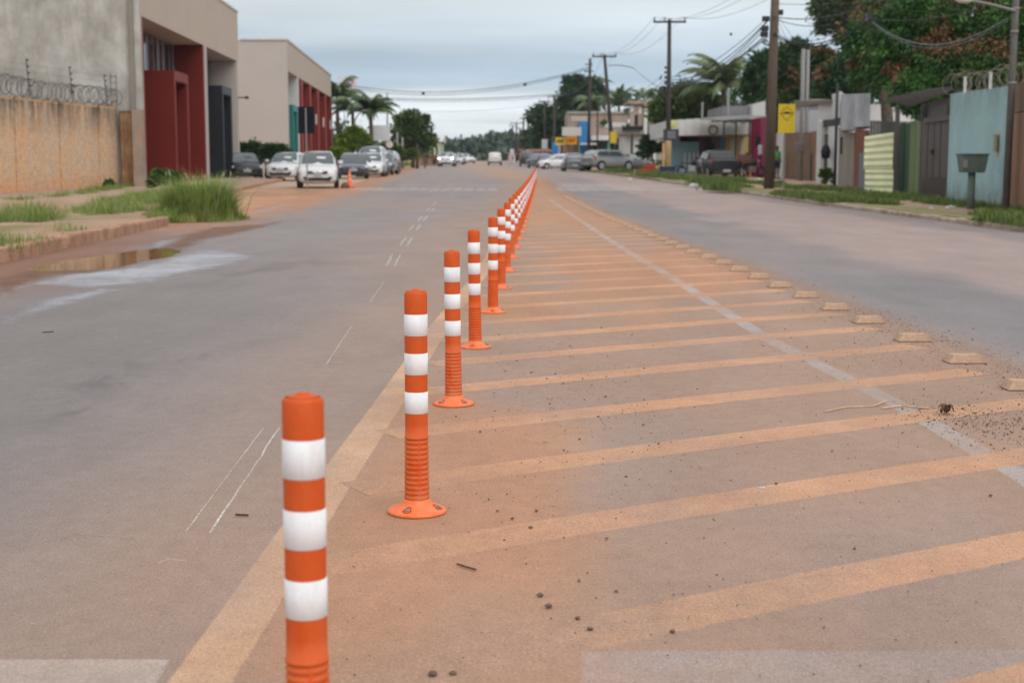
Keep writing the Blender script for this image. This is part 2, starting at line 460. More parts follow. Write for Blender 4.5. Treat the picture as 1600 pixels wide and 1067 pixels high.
road = grid_sheet('road', lambda y: (interp(LEFT, y), interp(RIGHT, y)), YS, 150, road_tint, M_road, 0.0,
                  'wide dusty grey asphalt avenue running straight away to the trees', 'road')

def ground_tint(x, y):
    n = fbm(x * .3, y * .15, 21); n2 = fbm(x * 1.2, y * .6, 25)
    C = np.repeat(col3(.43, .245, .15), len(x), 0)
    C = blend(C, ss(n, .4, .65) * .7, (.36, .23, .155))
    C = blend(C, ss(n2, .5, .7) * .4, (.47, .31, .21))
    xl = np.interp(y, *zip(*LEFT)); xr = np.interp(y, *zip(*RIGHT))
    g = ss(y, 118, 128) * ss(xl - x, 2.5, 4.5)
    C = blend(C, g * .85, (.12, .19, .045))
    g = ss(y, 100, 130) * ss(x - xr, 1.5, 4)
    C = blend(C, g * .7 * ss(n, .35, .6), (.13, .17, .06))
    C = blend(C, ss(np.abs(x), 60, 90) * .8, (.10, .13, .05))
    return C
GY = rows([(-30, 20, 2), (20, 130, .8), (130, 300, 4), (300, 1000, 40), (1000, 3000, 400)])
def gx(y):
    return (-max(60, y * 1.6), max(60, y * 1.6))
grid_sheet('ground', gx, GY, 260, ground_tint, M_dirt, -.03, 'bare red dirt ground on both sides of the avenue', 'ground')
# verge of the road outside its left edge where cars park: a thin packed dirt sheet, finer than the big ground
def apron_tint(x, y):
    n = fbm(x * .7, y * .3, 41); n2 = fbm(x * 2.2, y * .9, 45)
    C = np.repeat(col3(.41, .225, .135), len(x), 0)
    C = blend(C, ss(n, .42, .62) * .8, (.31, .18, .115))
    C = blend(C, ss(n2, .55, .72) * .5, (.46, .31, .215))
    C = blend(C, ss(y, 55, 66) * .75, (.46, .34, .27))
    C = blend(C, ss(y, 104, 112) * ss(-x, 11, 12) * .85, (.13, .20, .05))
    return C
grid_sheet('dirt_apron', lambda y: (interp(LEFT, y) - 16, interp(LEFT, y) + .02), rows([(26, 60, .3), (60, 125, 1)]), 110, apron_tint, M_dirt, -.004,
           'packed red dirt apron where the cars park on the left', 'dirt')

# raised verges (mesh sheets with skirts down to the road)
def verge(name, edge, far_x, y0, y1, dz, tint, label, step=.4, side=-1, fade=3.0):
    ys = np.arange(y0, y1 + .01, step); nx = 130
    us = np.linspace(0, 1, nx) ** 1.7
    X = np.array([L(edge(y), far_x, us) for y in ys]); Y = np.repeat(ys[:, None], nx, 1)
    Z = np.repeat(gzv(ys)[:, None], nx, 1) + dz + .035 * (fbm(X * .8, Y * .5, 91) - .5) * ss(us, .0, .1)[None]
    C = tint(X.ravel(), Y.ravel())
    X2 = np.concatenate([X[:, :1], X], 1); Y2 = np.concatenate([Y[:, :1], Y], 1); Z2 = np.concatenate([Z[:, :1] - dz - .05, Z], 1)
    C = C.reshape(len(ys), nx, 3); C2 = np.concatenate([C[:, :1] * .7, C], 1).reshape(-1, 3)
    n = nx + 1
    V = np.stack([X2.ravel(), Y2.ravel(), Z2.ravel()], 1)
    i = np.arange(len(ys) - 1)[:, None] * n + np.arange(n - 1)[None]
    F = np.stack([i, i + n, i + n + 1, i + 1] if side < 0 else [i, i + 1, i + n + 1, i + n], -1).reshape(-1, 4)
    # end skirts
    o = npmesh(name, V, F, M_dirt, attrs={'tint': ('FLOAT_COLOR', C2)})
    return tag(o, label, 'pavement', kind='structure')
VE = [(-6, -6.12), (16.7, -6.15), (27, -6.65), (28.5, -7.4), (34, -8.6), (45, -9.9), (60, -11.0), (77, -12.3), (80, -15.4)]
def verge_tint(x, y):
    n = fbm(x * .8, y * .4, 51); n2 = fbm(x * 2.5, y * 1.2, 55)
    C = np.repeat(col3(.37, .235, .165), len(x), 0)
    C = blend(C, ss(n, .45, .65) * .6, (.30, .19, .125))
    C = blend(C, ss(n2, .5, .7) * .4, (.44, .31, .23))
    C = blend(C, ss(n, .35, .6) * (np.exp(-((x + 8.3) / .9) ** 2) + np.exp(-((x + 14.2) / 1.2) ** 2)) * ss(-y, -46, -38) * .7, (.17, .17, .06))
    C = blend(C, (y > 44) * .5, (.36, .27, .22))
    return C
verge('left_pavement', lambda y: interp(VE, y), -42, -6, 80, .14, verge_tint, 'dusty reddish pavement and verge below the brick wall')
VR = [(a, b + .16) for a, b in RIGHT]
def verge_r_tint(x, y):
    n = fbm(x * .8, y * .4, 61); n2 = fbm(x * 2.5, y * 1.2, 65); xr = np.interp(y, *zip(*VR)); d = x - xr
    C = np.repeat(col3(.35, .23, .16), len(x), 0)
    C = blend(C, ss(n2, .5, .7) * .5, (.42, .30, .22))
    g = np.exp(-((d - .45) / .6) ** 2) + np.exp(-((d - 3.2) / .8) ** 2) * .8
    C = blend(C, np.clip(g * (.4 + n), 0, 1) * .75, (.13, .18, .05))
    C = blend(C, ss(n, .45, .65) * ss(d, 5, 7) * .7, (.15, .17, .06))
    return C
verge('right_pavement', lambda y: interp(VR, y), 60, -6, 150, .12, verge_r_tint, 'earth pavement with grass strips in front of the houses on the right', step=.5, side=1)

# kerbs, stone by stone
M_kerb = simple('kerb_concrete', (.43, .25, .16), (.30, .16, .10), scale=3, rough=.9, bump=.01, bscale=30, fine=.25)
M_kerb_r = simple('kerb_concrete_pale', (.42, .34, .27), (.27, .20, .14), scale=2.5, rough=.9, bump=.01, bscale=30, fine=.25)
def kerb(name, edge, y0, y1, h, w, mat, label, side):
    k = thing(name, label, 'kerb'); k['kind'] = 'structure'; del k['category']
    rng = random.Random(5)
    y = y0; me = None
    while y < y1:
        ln = 1.0
        a = Vector((edge(y), y)); b = Vector((edge(y + ln - .02), y + ln - .02))
        m = MB(); j = rng.uniform(-.012, .012)
        d = (b - a).normalized(); nrm = Vector((-d.y, d.x)) * side
        z0 = gz(y) - .04; z1 = gz(y) + h + j; c = .035
        prof = [(0, z0), (.0, z1 - c), (c * .3, z1 - c * .3), (c, z1), (w, z1), (w, z0)]
        vs = []
        for q in (a, a.lerp(b, .5), b):
            for (o, z) in prof:
                p = q + nrm * (o + rng.uniform(-.006, .006)); vs.append((p.x, p.y, z + rng.uniform(-.008, .008)))
        n = len(prof)
        fs = [(i * n + q, i * n + (q + 1) % n, (i + 1) * n + (q + 1) % n, (i + 1) * n + q) for i in range(2) for q in range(n)] + [tuple(range(n)), tuple(range(3 * n - 1, 2 * n - 1, -1))]
        m.add(vs, fs); m.build('kerb_stone', mat, k, bevel=.008)
        y += ln
    return k
kerb('left_kerb', lambda y: interp([(-6, -5.97), (16.7, -6.0), (27, -6.5), (29, -6.7)], y), -3, 26.3, .175, .15, M_kerb, 'reddish dusty kerb of long stones beside the puddle', 1)
kerb('right_kerb', lambda y: interp(RIGHT, y), 14, 74, .10, .15, M_kerb_r, 'worn pale kerb half buried under grass on the right', -1)
kerb('forecourt_kerb', lambda y: interp(VE, y) + .13, 45, 77, .145, .13, M_kerb, 'low kerb edging the pavement in front of the red portals', 1)

# ------------------------------------------------------------------ stains and paint (thin sheets just above the road)
def poly_sheet(name, pts, mat, dz, feather, label, cat='stain', res=None, kind='structure'):
    pts = np.array([(p[0], p[1]) for p in pts]); x0, y0 = pts.min(0) - feather; x1, y1 = pts.max(0) + feather
    res = res or max(.03, min(x1 - x0, y1 - y0) / 40)
    nx = int(min(160, max(4, (x1 - x0) / res))); ny = int(min(200, max(4, (y1 - y0) / res)))
    X, Y = np.meshgrid(np.linspace(x0, x1, nx), np.linspace(y0, y1, ny)); X, Y = X.ravel(), Y.ravel()
    inside = np.zeros(len(X), bool); dist = np.full(len(X), 1e9)
    for i in range(len(pts)):
        (ax, ay), (bx, by) = pts[i], pts[(i + 1) % len(pts)]
        c = (ay > Y) != (by > Y)
        with np.errstate(divide='ignore', invalid='ignore'):
            inside ^= c & (X < (bx - ax) * (Y - ay) / (by - ay) + ax)
        t = np.clip(((X - ax) * (bx - ax) + (Y - ay) * (by - ay)) / ((bx - ax) ** 2 + (by - ay) ** 2 + 1e-12), 0, 1)
        dist = np.minimum(dist, np.hypot(X - ax - t * (bx - ax), Y - ay - t * (by - ay)))
    sd = np.where(inside, dist, -dist); cov = np.clip(.5 + sd / (2 * feather), 0, 1)
    Z = gzv(Y) + .00015 + (dz - .00015) * np.clip(cov * 3, 0, 1)
    i = np.arange(ny - 1)[:, None] * nx + np.arange(nx - 1)[None]
    F = np.stack([i, i + 1, i + nx + 1, i + nx], -1).reshape(-1, 4)
    keep = (cov[F].max(1) > 0); F = F[keep]
    o = npmesh(name, np.stack([X, Y, Z], 1), F, mat, attrs={'cov': ('FLOAT', cov), 'tint': ('FLOAT_COLOR', road_tint(X, Y))}, smooth=True)
    return tag(o, label, cat, kind=kind)
def jit(pts, n, amp, seed=0):
    rr = random.Random(seed); out = []
    for a, b in zip(pts, pts[1:]):
        for k in range(n):
            q = Vector(a[:2]).lerp(Vector(b[:2]), k / n); out.append((q.x + rr.uniform(-amp, amp), q.y))
    return out + [tuple(pts[-1][:2])]
def strip(name, pts, width, mat, dz, label, seg=.25, cat='road marking', parent=None, edge=.12, fade=None):
    pts = [Vector(p[:2]) for p in pts]; V, C, F = [], [], []
    dense = []
    for a, b in zip(pts, pts[1:]):
        n = max(1, int((b - a).length / seg))
        dense += [a.lerp(b, k / n) for k in range(n)]
    dense.append(pts[-1])
    for i, p in enumerate(dense):
        d = (dense[min(i + 1, len(dense) - 1)] - dense[max(i - 1, 0)]).normalized(); n = Vector((-d.y, d.x))
        for o, c in ((-.5 - edge, 0), (-.5 + edge, 1), (.5 - edge, 1), (.5 + edge, 0)):
            q = p + n * (o * width); V.append((q.x, q.y, gz(q.y) + (dz if c else .00015))); C.append(c * (1 if fade is None else min(1, fade[0] + (1 - fade[0]) * i / max(1, len(dense) * fade[1]))))
    for i in range(len(dense) - 1):
        for k in range(3): F.append((i * 4 + k, i * 4 + k + 1, i * 4 + k + 5, i * 4 + k + 4))
    VA = np.array(V)
    o = npmesh(name, V, F, mat, attrs={'cov': ('FLOAT', C), 'tint': ('FLOAT_COLOR', road_tint(VA[:, 0], VA[:, 1]))})
    if parent is None: tag(o, label, cat, kind='structure')
    else: o.parent = parent
    return o
def gpts(l, dz=0): return [G(*p, dz) for p in l]

M_silt = paint_mat('pale_silt', (.47, .47, .505), (.38, .37, .385), .26, .50, scale=7, fine=40, sc=(1, .5, 1), top=.85)
M_mud = paint_mat('brown_mud', (.26, .145, .095), (.18, .105, .075), .14, .40, scale=3, fine=30, sc=(1, .6, 1), top=.9)
M_wetdark = paint_mat('damp_asphalt', (.17, .165, .165), (.22, .20, .19), .30, .55, scale=3, fine=30, sc=(1, .5, 1), top=.7, rough=.6)
M_ochre = paint_mat('ochre_dust', (.44, .28, .19), (.38, .26, .195), .36, .66, scale=2.5, fine=60, sc=(1, .6, 1), top=.75)
M_edge = over_mat('dusty_edge_paint', (.37, .25, .185), (.33, .22, .165), .30, .60, scale=4, fine=60, top=.6)
M_hatch = over_mat('dusty_yellow_paint', (.50, .265, .155), (.545, .31, .19), .12, .42, scale=7, fine=90, top=.92)
M_border = over_mat('dusty_border_paint', (.52, .31, .19), (.56, .36, .24), .12, .42, scale=8, fine=90, top=.92)
M_ghost = over_mat('blacked_out_line', (.40, .37, .365), (.37, .32, .30), .16, .42, scale=5, fine=70, top=.85)
M_white = over_mat('worn_white_paint', (.66, .63, .60), (.55, .51, .48), .30, .50, scale=16, fine=160, top=.9)
M_white2 = over_mat('scratched_white_paint', (.66, .64, .62), (.54, .51, .48), .42, .56, scale=38, fine=260, top=.95)
M_white3 = over_mat('faint_white_paint', (.55, .51, .48), (.48, .44, .41), .30, .62, scale=1.6, fine=160, top=.55)
M_stop = over_mat('dusty_stop_line', (.54, .45, .40), (.44, .36, .31), .26, .46, scale=6, fine=70, top=.7)
M_greyband = over_mat('grey_cover_paint', (.34, .315, .32), (.35, .29, .265), .14, .44, scale=3.5, fine=50, top=.55)

poly_sheet('mud_patch', gpts([(0, 435), (60, 421), (200, 402), (262, 375), (330, 356), (410, 350), (440, 346), (400, 358), (320, 374), (286, 390), (240, 404), (150, 424), (70, 430), (0, 455)]), M_mud, .0003, .35, 'reddish mud washed into the gutter around the puddle')
poly_sheet('silt_patch', gpts([(255, 402), (300, 391), (345, 389), (412, 400), (395, 410), (320, 424), (240, 442), (130, 452), (60, 446), (0, 470), (0, 452), (80, 430), (190, 419), (225, 411)]), M_silt, .0006, .28, 'pale silt dried along the edge of the puddle')
poly_sheet('silt_patch', gpts([(0, 492), (60, 468), (150, 450), (200, 452), (110, 478), (40, 500), (0, 512)]), M_silt, .0006, .22, 'pale silt streak nearer than the puddle at the left edge')
poly_sheet('silt_patch', gpts([(380, 334), (400, 326), (440, 318), (470, 317), (440, 326), (400, 336)]), M_silt, .0006, .5, 'pale wet streak on the red dirt beyond the weeds')
poly_sheet('silt_patch', gpts([(215, 392), (235, 378), (275, 370), (300, 366), (290, 376), (262, 388)]), M_silt, .0006, .3, 'pale silt along the kerb end beyond the puddle')
poly_sheet('damp_patch', gpts([(300, 428), (430, 408), (560, 395), (520, 415), (330, 450), (120, 500), (0, 545), (0, 515), (120, 476)]), M_wetdark, .0004, .8, 'darker damp asphalt beside the silt')
poly_sheet('damp_patch', gpts([(0, 600), (180, 560), (420, 500), (380, 560), (240, 640), (0, 760)]), M_wetdark, .0004, .9, 'darker worn asphalt in the near left lane')
poly_sheet('dust_patch', gpts([(40, 560), (260, 470), (330, 455), (300, 500), (140, 600), (0, 660), (0, 590)]), M_ochre, .0005, .8, 'ochre dust film on the near left lane')

# puddle
pud = NT('muddy_water')
pud.b.inputs['Base Color'].default_value = (.23, .12, .06, 1); pud.set(.03, 1.0)
pud.b.inputs['IOR'].default_value = 1.6
pud.bump(pud.noise(2.2, 2, .5, None, (1, .4, 1)), .015, .01)
pc = pud.attr('cov').outputs['Fac']
pn = pud.noise(7, 4, .6)
pud.cut(pud.maprange(pud.math('ADD', pud.math('MULTIPLY', pn, .35), pc), .62, .70, 0, 1))
poly_sheet('puddle', gpts([(42, 422), (90, 409), (150, 401), (215, 391), (262, 388), (283, 393), (268, 401), (225, 408), (185, 418), (140, 422), (70, 424)]), pud.m, .0009, .12, 'shallow brown puddle reflecting the wall beside the kerb', 'puddle', res=.04)

# border line, hatching
bpts = [(interp(BORD, y), y) for y in np.arange(1.5, 79, .5)]
strip('border_line', bpts, .150, M_border, .0006, 'dusty orange border line along the foot of the bollards', edge=.05)
rpts = [(interp(TAC, y) + .08, y) for y in np.arange(4, 80, .5)]
strip('edge_line', rpts, .12, M_edge, .0005, 'faded dusty line under the row of road studs')
YSTR = [G(800, y).y for y in (1015, 837, 732, 658, 599, 558, 526.5, 501, 478.6, 460, 444.7, 429.4, 417.4, 406.4, 395.5, 387.8)]
YSTR = [YSTR[0] - .95] + YSTR + [YSTR[-1] + 1.13 * k for k in range(1, 50)]
hatch = thing('road_hatching', 'slanted dusty yellow hatch stripes between bollards and road studs', 'road marking'); hatch['kind'] = 'structure'; del hatch['category']
for k, yc in enumerate(YSTR):
    sl = .60
    x, y = None, None
    xs = np.linspace(-1.2, 3.2, 400); yy = yc + sl * xs
    xb = np.interp(yy, *zip(*BORD)) + .08; xt = np.interp(yy, *zip(*TAC)) - .05
    ok = (xs > xb) & (xs < xt)
    if ok.sum() < 4: continue
    a, b = np.where(ok)[0][[0, -1]]
    strip('hatch_stripe', [(xs[a], yy[a]), (xs[(a + b) // 2], yy[(a + b) // 2] + .02), (xs[b], yy[b])], .235, M_hatch, .0010, None, parent=hatch, edge=.05, fade=[(.8, .5), (.15, .45), (.62, .4), (.62, .35), (.75, .3)][min(k, 4)])
strip('removed_line', gpts([(1640, 770), (1600, 745), (1400, 630), (1200, 530), (1060, 440), (960, 380), (900, 340), (860, 312)]), .125, M_ghost, .0007, 'grey blacked-out lane line crossing the hatching')
a, b = G(-200, 1040), G(285, 1030)
poly_sheet('stop_line', [(-2.2, 2.6), (-.78, 2.6), (-.80, 3.245), (-2.2, 3.245)], M_stop, .0005, .012, 'pale dusty stop line at the bottom left', 'road marking', res=.012)
poly_sheet('grey_band', [(.12, 2.6), (2.6, 2.6), (2.6, 3.325), (.30, 3.305), (.16, 3.30)], M_greyband, .0008, .018, 'grey painted band across the foot of the hatching', 'road marking', res=.02)
# scratched outlines of removed dashes
sc_i = 0
for A, B, w in (((437, 668), (328, 832), .014), ((412, 668), (290, 830), .007), ((549, 510), (509, 570), .010), ((600, 440), (578, 472), .012),
                ((604, 415), (613, 398), .03), ((617, 415), (625, 398), .03), ((625, 384), (634, 371), .035), ((636, 384), (644, 371), .035),
                ((640, 360), (647, 351), .05), ((650, 360), (657, 351), .05), ((653, 345), (659, 338), .06), ((661, 345), (667, 338), .06),
                ((666, 331), (672, 325), .07), ((674, 331), (679, 325), .07), ((676, 320), (681, 316), .08)):
    a, b = G(*A), G(*B)
    strip('lane_dash', jit([a, b], 12, w * .25, A[0]), w, M_white2, .0007, 'worn white outline of a lane dash on the left carriageway', seg=.1, edge=.25)['group'] = 'worn outlines of lane dashes'
strip('scratch', gpts([(245, 880), (262, 873), (292, 876)]), .012, M_white2, .0007, 'small pale scratch on the near left asphalt', seg=.05, edge=.3)
# crosswalk lines far off
zb = thing('crossing_bars', 'worn white crossing bars across the avenue beyond the bollards', 'road marking'); zb['kind'] = 'structure'; del zb['category']
for k in range(34):
    x = -6.3 + k * .46
    if -.4 < x < 1.9: continue
    strip('crossing_bar', [(x, 55.5), (x - .06, 60.5)], .41, M_white3, .0015, None, seg=1, parent=zb, edge=.08)
strip('crossing_line', [(-5.2, 66), (.2, 66)], 1.3, M_white3, .0015, 'faint worn white line left of the bollards beyond the crossing bars', seg=.5)
strip('crossing_line', [(2.2, 64), (7.6, 64)], 1.3, M_white3, .0015, 'faint worn white line right of the bollards beyond the crossing bars', seg=.5)
strip('lane_line', gpts([(1318, 360), (1372, 371)]), .08, M_white3, .0012, 'faint white dash on the right carriageway', edge=.2)
strip('lane_line', gpts([(1090, 340), (1150, 352)]), .08, M_white3, .0012, 'faint white dash farther off on the right carriageway', edge=.2)

M_crack = over_mat('asphalt_crack', (.13, .11, .105), (.17, .145, .135), .36, .58, scale=14, fine=160, top=.85)
for k, pl in enumerate(([(60, 690), (150, 672), (230, 676), (320, 660)], [(0, 560), (90, 545), (170, 548), (300, 523), (420, 515)], [(150, 468), (290, 462), (420, 452), (520, 448)], [(20, 860), (120, 835), (210, 842)], [(1180, 420), (1290, 445), (1420, 452), (1590, 490)], [(1060, 392), (1180, 380), (1320, 392), (1460, 388)])):
    strip('crack', jit(gpts(pl), 9, .014, k), .013 + .006 * (k > 4), M_crack, .0007, 'thin irregular crack in the ' + ['left lane asphalt at the left middle', 'left lane asphalt below the silt', 'left lane beyond the silt', 'left lane near the lower left corner', 'right carriageway asphalt beside the studs', 'right carriageway asphalt farther off'][k], seg=.05, edge=.35)
# ------------------------------------------------------------------ bollards
def orange_mat():
    t = NT('orange_polyurethane')
    f = t.maprange(t.noise(6, 4, .6, t.obj()), .35, .65, 0, 1)
    col = t.mix(f, (.61, .080, .006), (.55, .071, .006))
    sp = t.n.new('ShaderNodeSeparateXYZ'); t.l.new(t.obj(), sp.inputs[0])
    oi = t.n.new('ShaderNodeObjectInfo')
    d = t.math('MULTIPLY', t.math('MULTIPLY', t.maprange(sp.outputs['Z'], 0, .34, .75, .16), t.maprange(oi.outputs['Random'], 0, 1, .4, 1.1)), t.maprange(t.noise(14, 5, .75, t.obj(), (1, 1, .6)), .35, .7, 0, 1))
    col = t.mix(d, col, (.55, .30, .17))
    t.color(col); t.bump(t.noise(60, 3, .5, t.obj()), .08, .002)
    return t.set(.6, .22)
M_or = orange_mat()
M_orlight = simple('orange_flange', (.76, .145, .028), (.72, .19, .07), scale=12, rough=.5, spec=.4, bscale=60, fine=.06)
M_ordark = simple('orange_pocket', (.42, .07, .012), (.30, .05, .012), rough=.7)
M_steel = simple('zinc_bolt', (.45, .44, .43), (.3, .28, .26), scale=20, rough=.35, metal=.8)
def band_mat():
    t = NT('reflective_sheet')
    br = t.n.new('ShaderNodeTexVoronoi'); br.inputs['Scale'].default_value = 160; t.l.new(t.obj(), br.inputs['Vector'])
    g = t.maprange(br.outputs['Distance'], .0, .6, .95, 1.0)
    n = t.maprange(t.noise(22, 5, .75, t.obj(), (1, 1, .4)), .42, .78, 1, .86)
    oi = t.n.new('ShaderNodeObjectInfo')
    dd = t.math('MULTIPLY', t.maprange(t.noise(9, 5, .8, t.obj(), (1, 1, .5)), .48, .70, 0, .45), t.maprange(oi.outputs['Random'], 0, 1, .2, 1))
    t.color(t.mix(dd, t.mix(1.0, (.80, .80, .82), t_gray(t, t.math('MULTIPLY', g, n)), 'MULTIPLY'), (.55, .42, .34)))
    return t.set(.75, .12)
M_band = band_mat()

def grid_lathe(f, zs, n, name, mat, parent, close_top=True, close_bot=True):
    th = np.arange(n) * 2 * np.pi / n
    V = []
    for z in zs:
        r = f(th, z); V.append(np.stack([r * np.cos(th), r * np.sin(th), np.full(n, z)], 1))
    V = np.concatenate(V); m = len(zs)
    i = np.arange(m - 1)[:, None] * n; k = np.arange(n)[None]
    F = np.stack([i + k, i + (k + 1) % n, i + n + (k + 1) % n, i + n + k], -1).reshape(-1, 4)
    return npmesh(name, V, F, mat, parent, smooth=True)

ORD = ['nearest', 'second', 'third', 'fourth', 'fifth', 'sixth', 'seventh', 'eighth', 'ninth', 'tenth', 'eleventh', 'twelfth', 'thirteenth', 'fourteenth',
       'fifteenth', 'sixteenth', 'seventeenth', 'eighteenth', 'nineteenth', 'twentieth']
TENS = {2: 'twenty', 3: 'thirty', 4: 'forty'}
def ordw(i):
    if i < 20: return ORD[i]
    n = i + 1; t, u = divmod(n, 10)
    if u == 0: return {3: 'thirtieth', 4: 'fortieth'}[t]
    return TENS[t] + '-' + (['first'] + ORD[1:9])[u - 1]

def rtube(z): return .0378 + (.0415 - .0378) * max(0, min(1, (.30 - z) / .25))
def make_bollard():
    root = thing('bollard', '', 'bollard')
    def f(th, z):
        r = rtube(z)
        if .048 < z < .252:
            u = (z - .048) / .204 * 12 % 1.0
            bump = .0030 * (math.sin(math.pi * min(1, u / .62)) ** .5 if u < .62 else 0)
            seam = np.minimum.reduce([np.abs((th - s + np.pi) % (2 * np.pi) - np.pi) for s in (-1.28, -1.28 + 2.094, -1.28 + 4.188)])
            m = np.clip((seam - .06) / .06, 0, 1)
            r = r - .0015 + bump * m + (1 - m) * .0022
        elif z <= .048: r = r + (1 - (z - .03) / .018) * .003
        elif .252 <= z < .258: r = r + .002
        return np.full(len(th), 1.0) * r
    zs = [.028, .048] + list(np.linspace(.0481, .2519, 110)) + [.2521, .2579, .2581, .30, .5, .7, .735, .7395, .7425]
    def f2(th, z):
        if z > .7351: return np.full(len(th), {.7395: .0362, .7425: .0325}[z])
        return f(th, z)
    grid_lathe(f2, zs, 96, 'post', M_or, root)
    MB().lathe([(.0325, .7425), (.022, .7455), (.0125, .7465), (.0110, .7495), (.008, .7505), (.001, .7508)], 32).build('cap', M_or, root, smooth=True)
    MB().lathe([(.098, 0), (.100, .003), (.099, .009), (.094, .012), (.075, .0195), (.058, .028), (.048, .037), (.0445, .046), (.040, .047)], 64).build('base_flange', M_orlight, root, smooth=True)
    for z0, z1 in ((.596, .668), (.467, .539), (.337, .410)):
        MB().lathe([(rtube(z0) + .0004, z0 + .0006), (rtube(z0) + .0011, z0 + .001), (rtube(z1) + .0011, z1 - .001), (rtube(z1) + .0004, z1 - .0006)], 64, cap=False).build('reflective_band', M_band, root, smooth=True)
    for a in (-1.95, -.30, 1.45):
        c, s = math.cos(a), math.sin(a)
        m = MB(); n = 14; vs = []
        for k in range(n):
            t = 2 * math.pi * k / n; rr = .073 + .016 * math.cos(t); w = .015 * math.sin(t) * (1.15 if math.cos(t) > 0 else .75)
            z = float(np.interp(rr, [.048, .058, .075, .094, .099], [.037, .028, .0195, .012, .009])) + .0012
            vs.append((c * rr - s * w, s * rr + c * w, z))
        m.add(vs + [(c * .073, s * .073, .0175)], [(k, (k + 1) % n, n) for k in range(n)])
        p = m.build('bolt_pocket', M_ordark, root)
        MB().lathe([(.0065, .012), (.0065, .0235), (.0055, .0245), (.003, .0245), (.003, .028), (.0005, .0285)], 6, (c * .076, s * .076, 0)).build('bolt', M_steel, p)
    return root
proto = make_bollard()
bys = [2.53, 4.67, 6.82, 8.97, 11.12] + [11.12 + 2.155 * k for k in range(1, 29)]
rb = random.Random(3)
for i, y in enumerate(bys):
    o = proto if i == 0 else dup(proto)
    o.location = (interp(BOL, y), y, gz(y) + .001)
    o.rotation_euler = (rb.uniform(-.008, .008), rb.uniform(-.008, .008), rb.uniform(-.5, .5) if i > 1 else 0)
    if i == 3: o.rotation_euler = (0, -.012, .1)
    last = i == len(bys) - 1
    if i == 0: lb = 'orange bollard with three white bands nearest the camera, foot below the frame'
    elif i == 1: lb = 'second orange and white bollard, whole and in sharp focus'
    elif last: lb = 'farthest orange and white bollard at the end of the row'
    else: lb = ordw(i) + ' orange and white bollard of the row counting from the camera'
    tag(o, lb, 'bollard', 'orange and white flexible bollards in a row')

# ------------------------------------------------------------------ road studs
M_stud = simple('dusty_stud_resin', (.46, .305, .20), (.34, .21, .135), scale=14, rough=.8, bump=.003, bscale=60, fine=.12)
M_refl = simple('stud_reflector', (.36, .22, .15), (.34, .22, .15), scale=30, rough=.35)
def make_stud():
    r = thing('road_stud', '', 'road stud')
    L2, W2, h = .112, .070, .046
    MB().prism([(-L2, -W2), (L2, -W2), (L2, W2), (-L2, W2)], 0, .006).add([(-L2 + .004, -W2 + .003, .006), (L2 - .004, -W2 + .003, .006), (L2 - .004, W2 - .003, .006), (-L2 + .004, W2 - .003, .006),
        (-L2 + .032, -W2 + .024, h), (L2 - .032, -W2 + .024, h), (L2 - .032, W2 - .024, h), (-L2 + .032, W2 - .024, h)],
        [(4, 5, 6, 7), (0, 1, 5, 4), (1, 2, 6, 5), (2, 3, 7, 6), (3, 0, 4, 7)]).build('block', M_stud, r, bevel=.009)
    for s in (-1, 1):
        a, b = -W2 + .009, -W2 + .018
        za, zb = .006 + (h - .006) * (.006 / .021) + .0016, .006 + (h - .006) * (.015 / .021) + .0016
        vs = [(-.07, s * -a * -1, za), (.07, s * -a * -1, za), (.062, s * -b * -1, zb), (-.062, s * -b * -1, zb)]
        MB().add(vs, [(0, 1, 2, 3)]).build('reflector', M_refl, r)
    return r
sp_ = make_stud()
sy = [G(1602, 607).y, 8.3, 9.35, 10.42]
sy = [7.30, 8.30, 9.33, 10.40, 11.35, 12.4, 13.45, 14.5, 15.5, 16.55] + [16.55 + 1.03 * k for k in range(1, 31)]
for i, y in enumerate(sy):
    o = sp_ if i == 0 else dup(sp_)
    o.location = (interp(TAC, y) + rb.uniform(-.015, .015), y, gz(y) + .003)
    o.rotation_euler = (0, 0, rb.uniform(-.08, .08))
    lb = ('beige road stud cut by the right edge of the picture' if i == 0 else
          'farthest small beige road stud of the row in the dust' if i == len(sy) - 1 else ordw(i) + ' dusty beige road stud of the row counting from the camera')
    tag(o, lb, 'road stud', 'beige raised road studs beside the hatching')

# ------------------------------------------------------------------ gravel and litter
M_gravel = simple('dark_gravel', (.10, .075, .06), (.20, .13, .09), scale=60, rough=.9)
def pebbles(name, P3, R, mat, label, seed=0):
    rng = np.random.default_rng(seed); n = len(P3)
    base = np.array([(1, 0, 0), (-1, 0, 0), (0, 1, 0), (0, -1, 0), (0, 0, 1), (0, 0, -1), (.6, .6, .5), (-.6, .6, .5), (-.6, -.6, .5), (.6, -.6, .5)], float)
    base = base[:6]; f = np.array([(0, 2, 4), (2, 1, 4), (1, 3, 4), (3, 0, 4), (2, 0, 5), (1, 2, 5), (3, 1, 5), (0, 3, 5)])
    V = base[None] * (R[:, None, None] * rng.uniform(.6, 1.25, (n, 6, 1))) * np.array([1, 1, .65]) + P3[:, None, :]
    th = rng.uniform(0, 6.28, n)
    F = f[None] + (np.arange(n) * 6)[:, None, None]
    o = npmesh(name, V.reshape(-1, 3), F.reshape(-1, 3), mat)
    return tag(o, label, 'gravel', kind='stuff')
rng = np.random.default_rng(7)
pts = []
for _ in range(3200):                       # loose gravel along the studs
    y = rng.uniform(4.6, 26) if rng.random() < .5 else rng.uniform(4.8, 11.5)
    x = interp(TAC, y) + rng.normal(.12, .20)
    pts.append((x, y, .004))
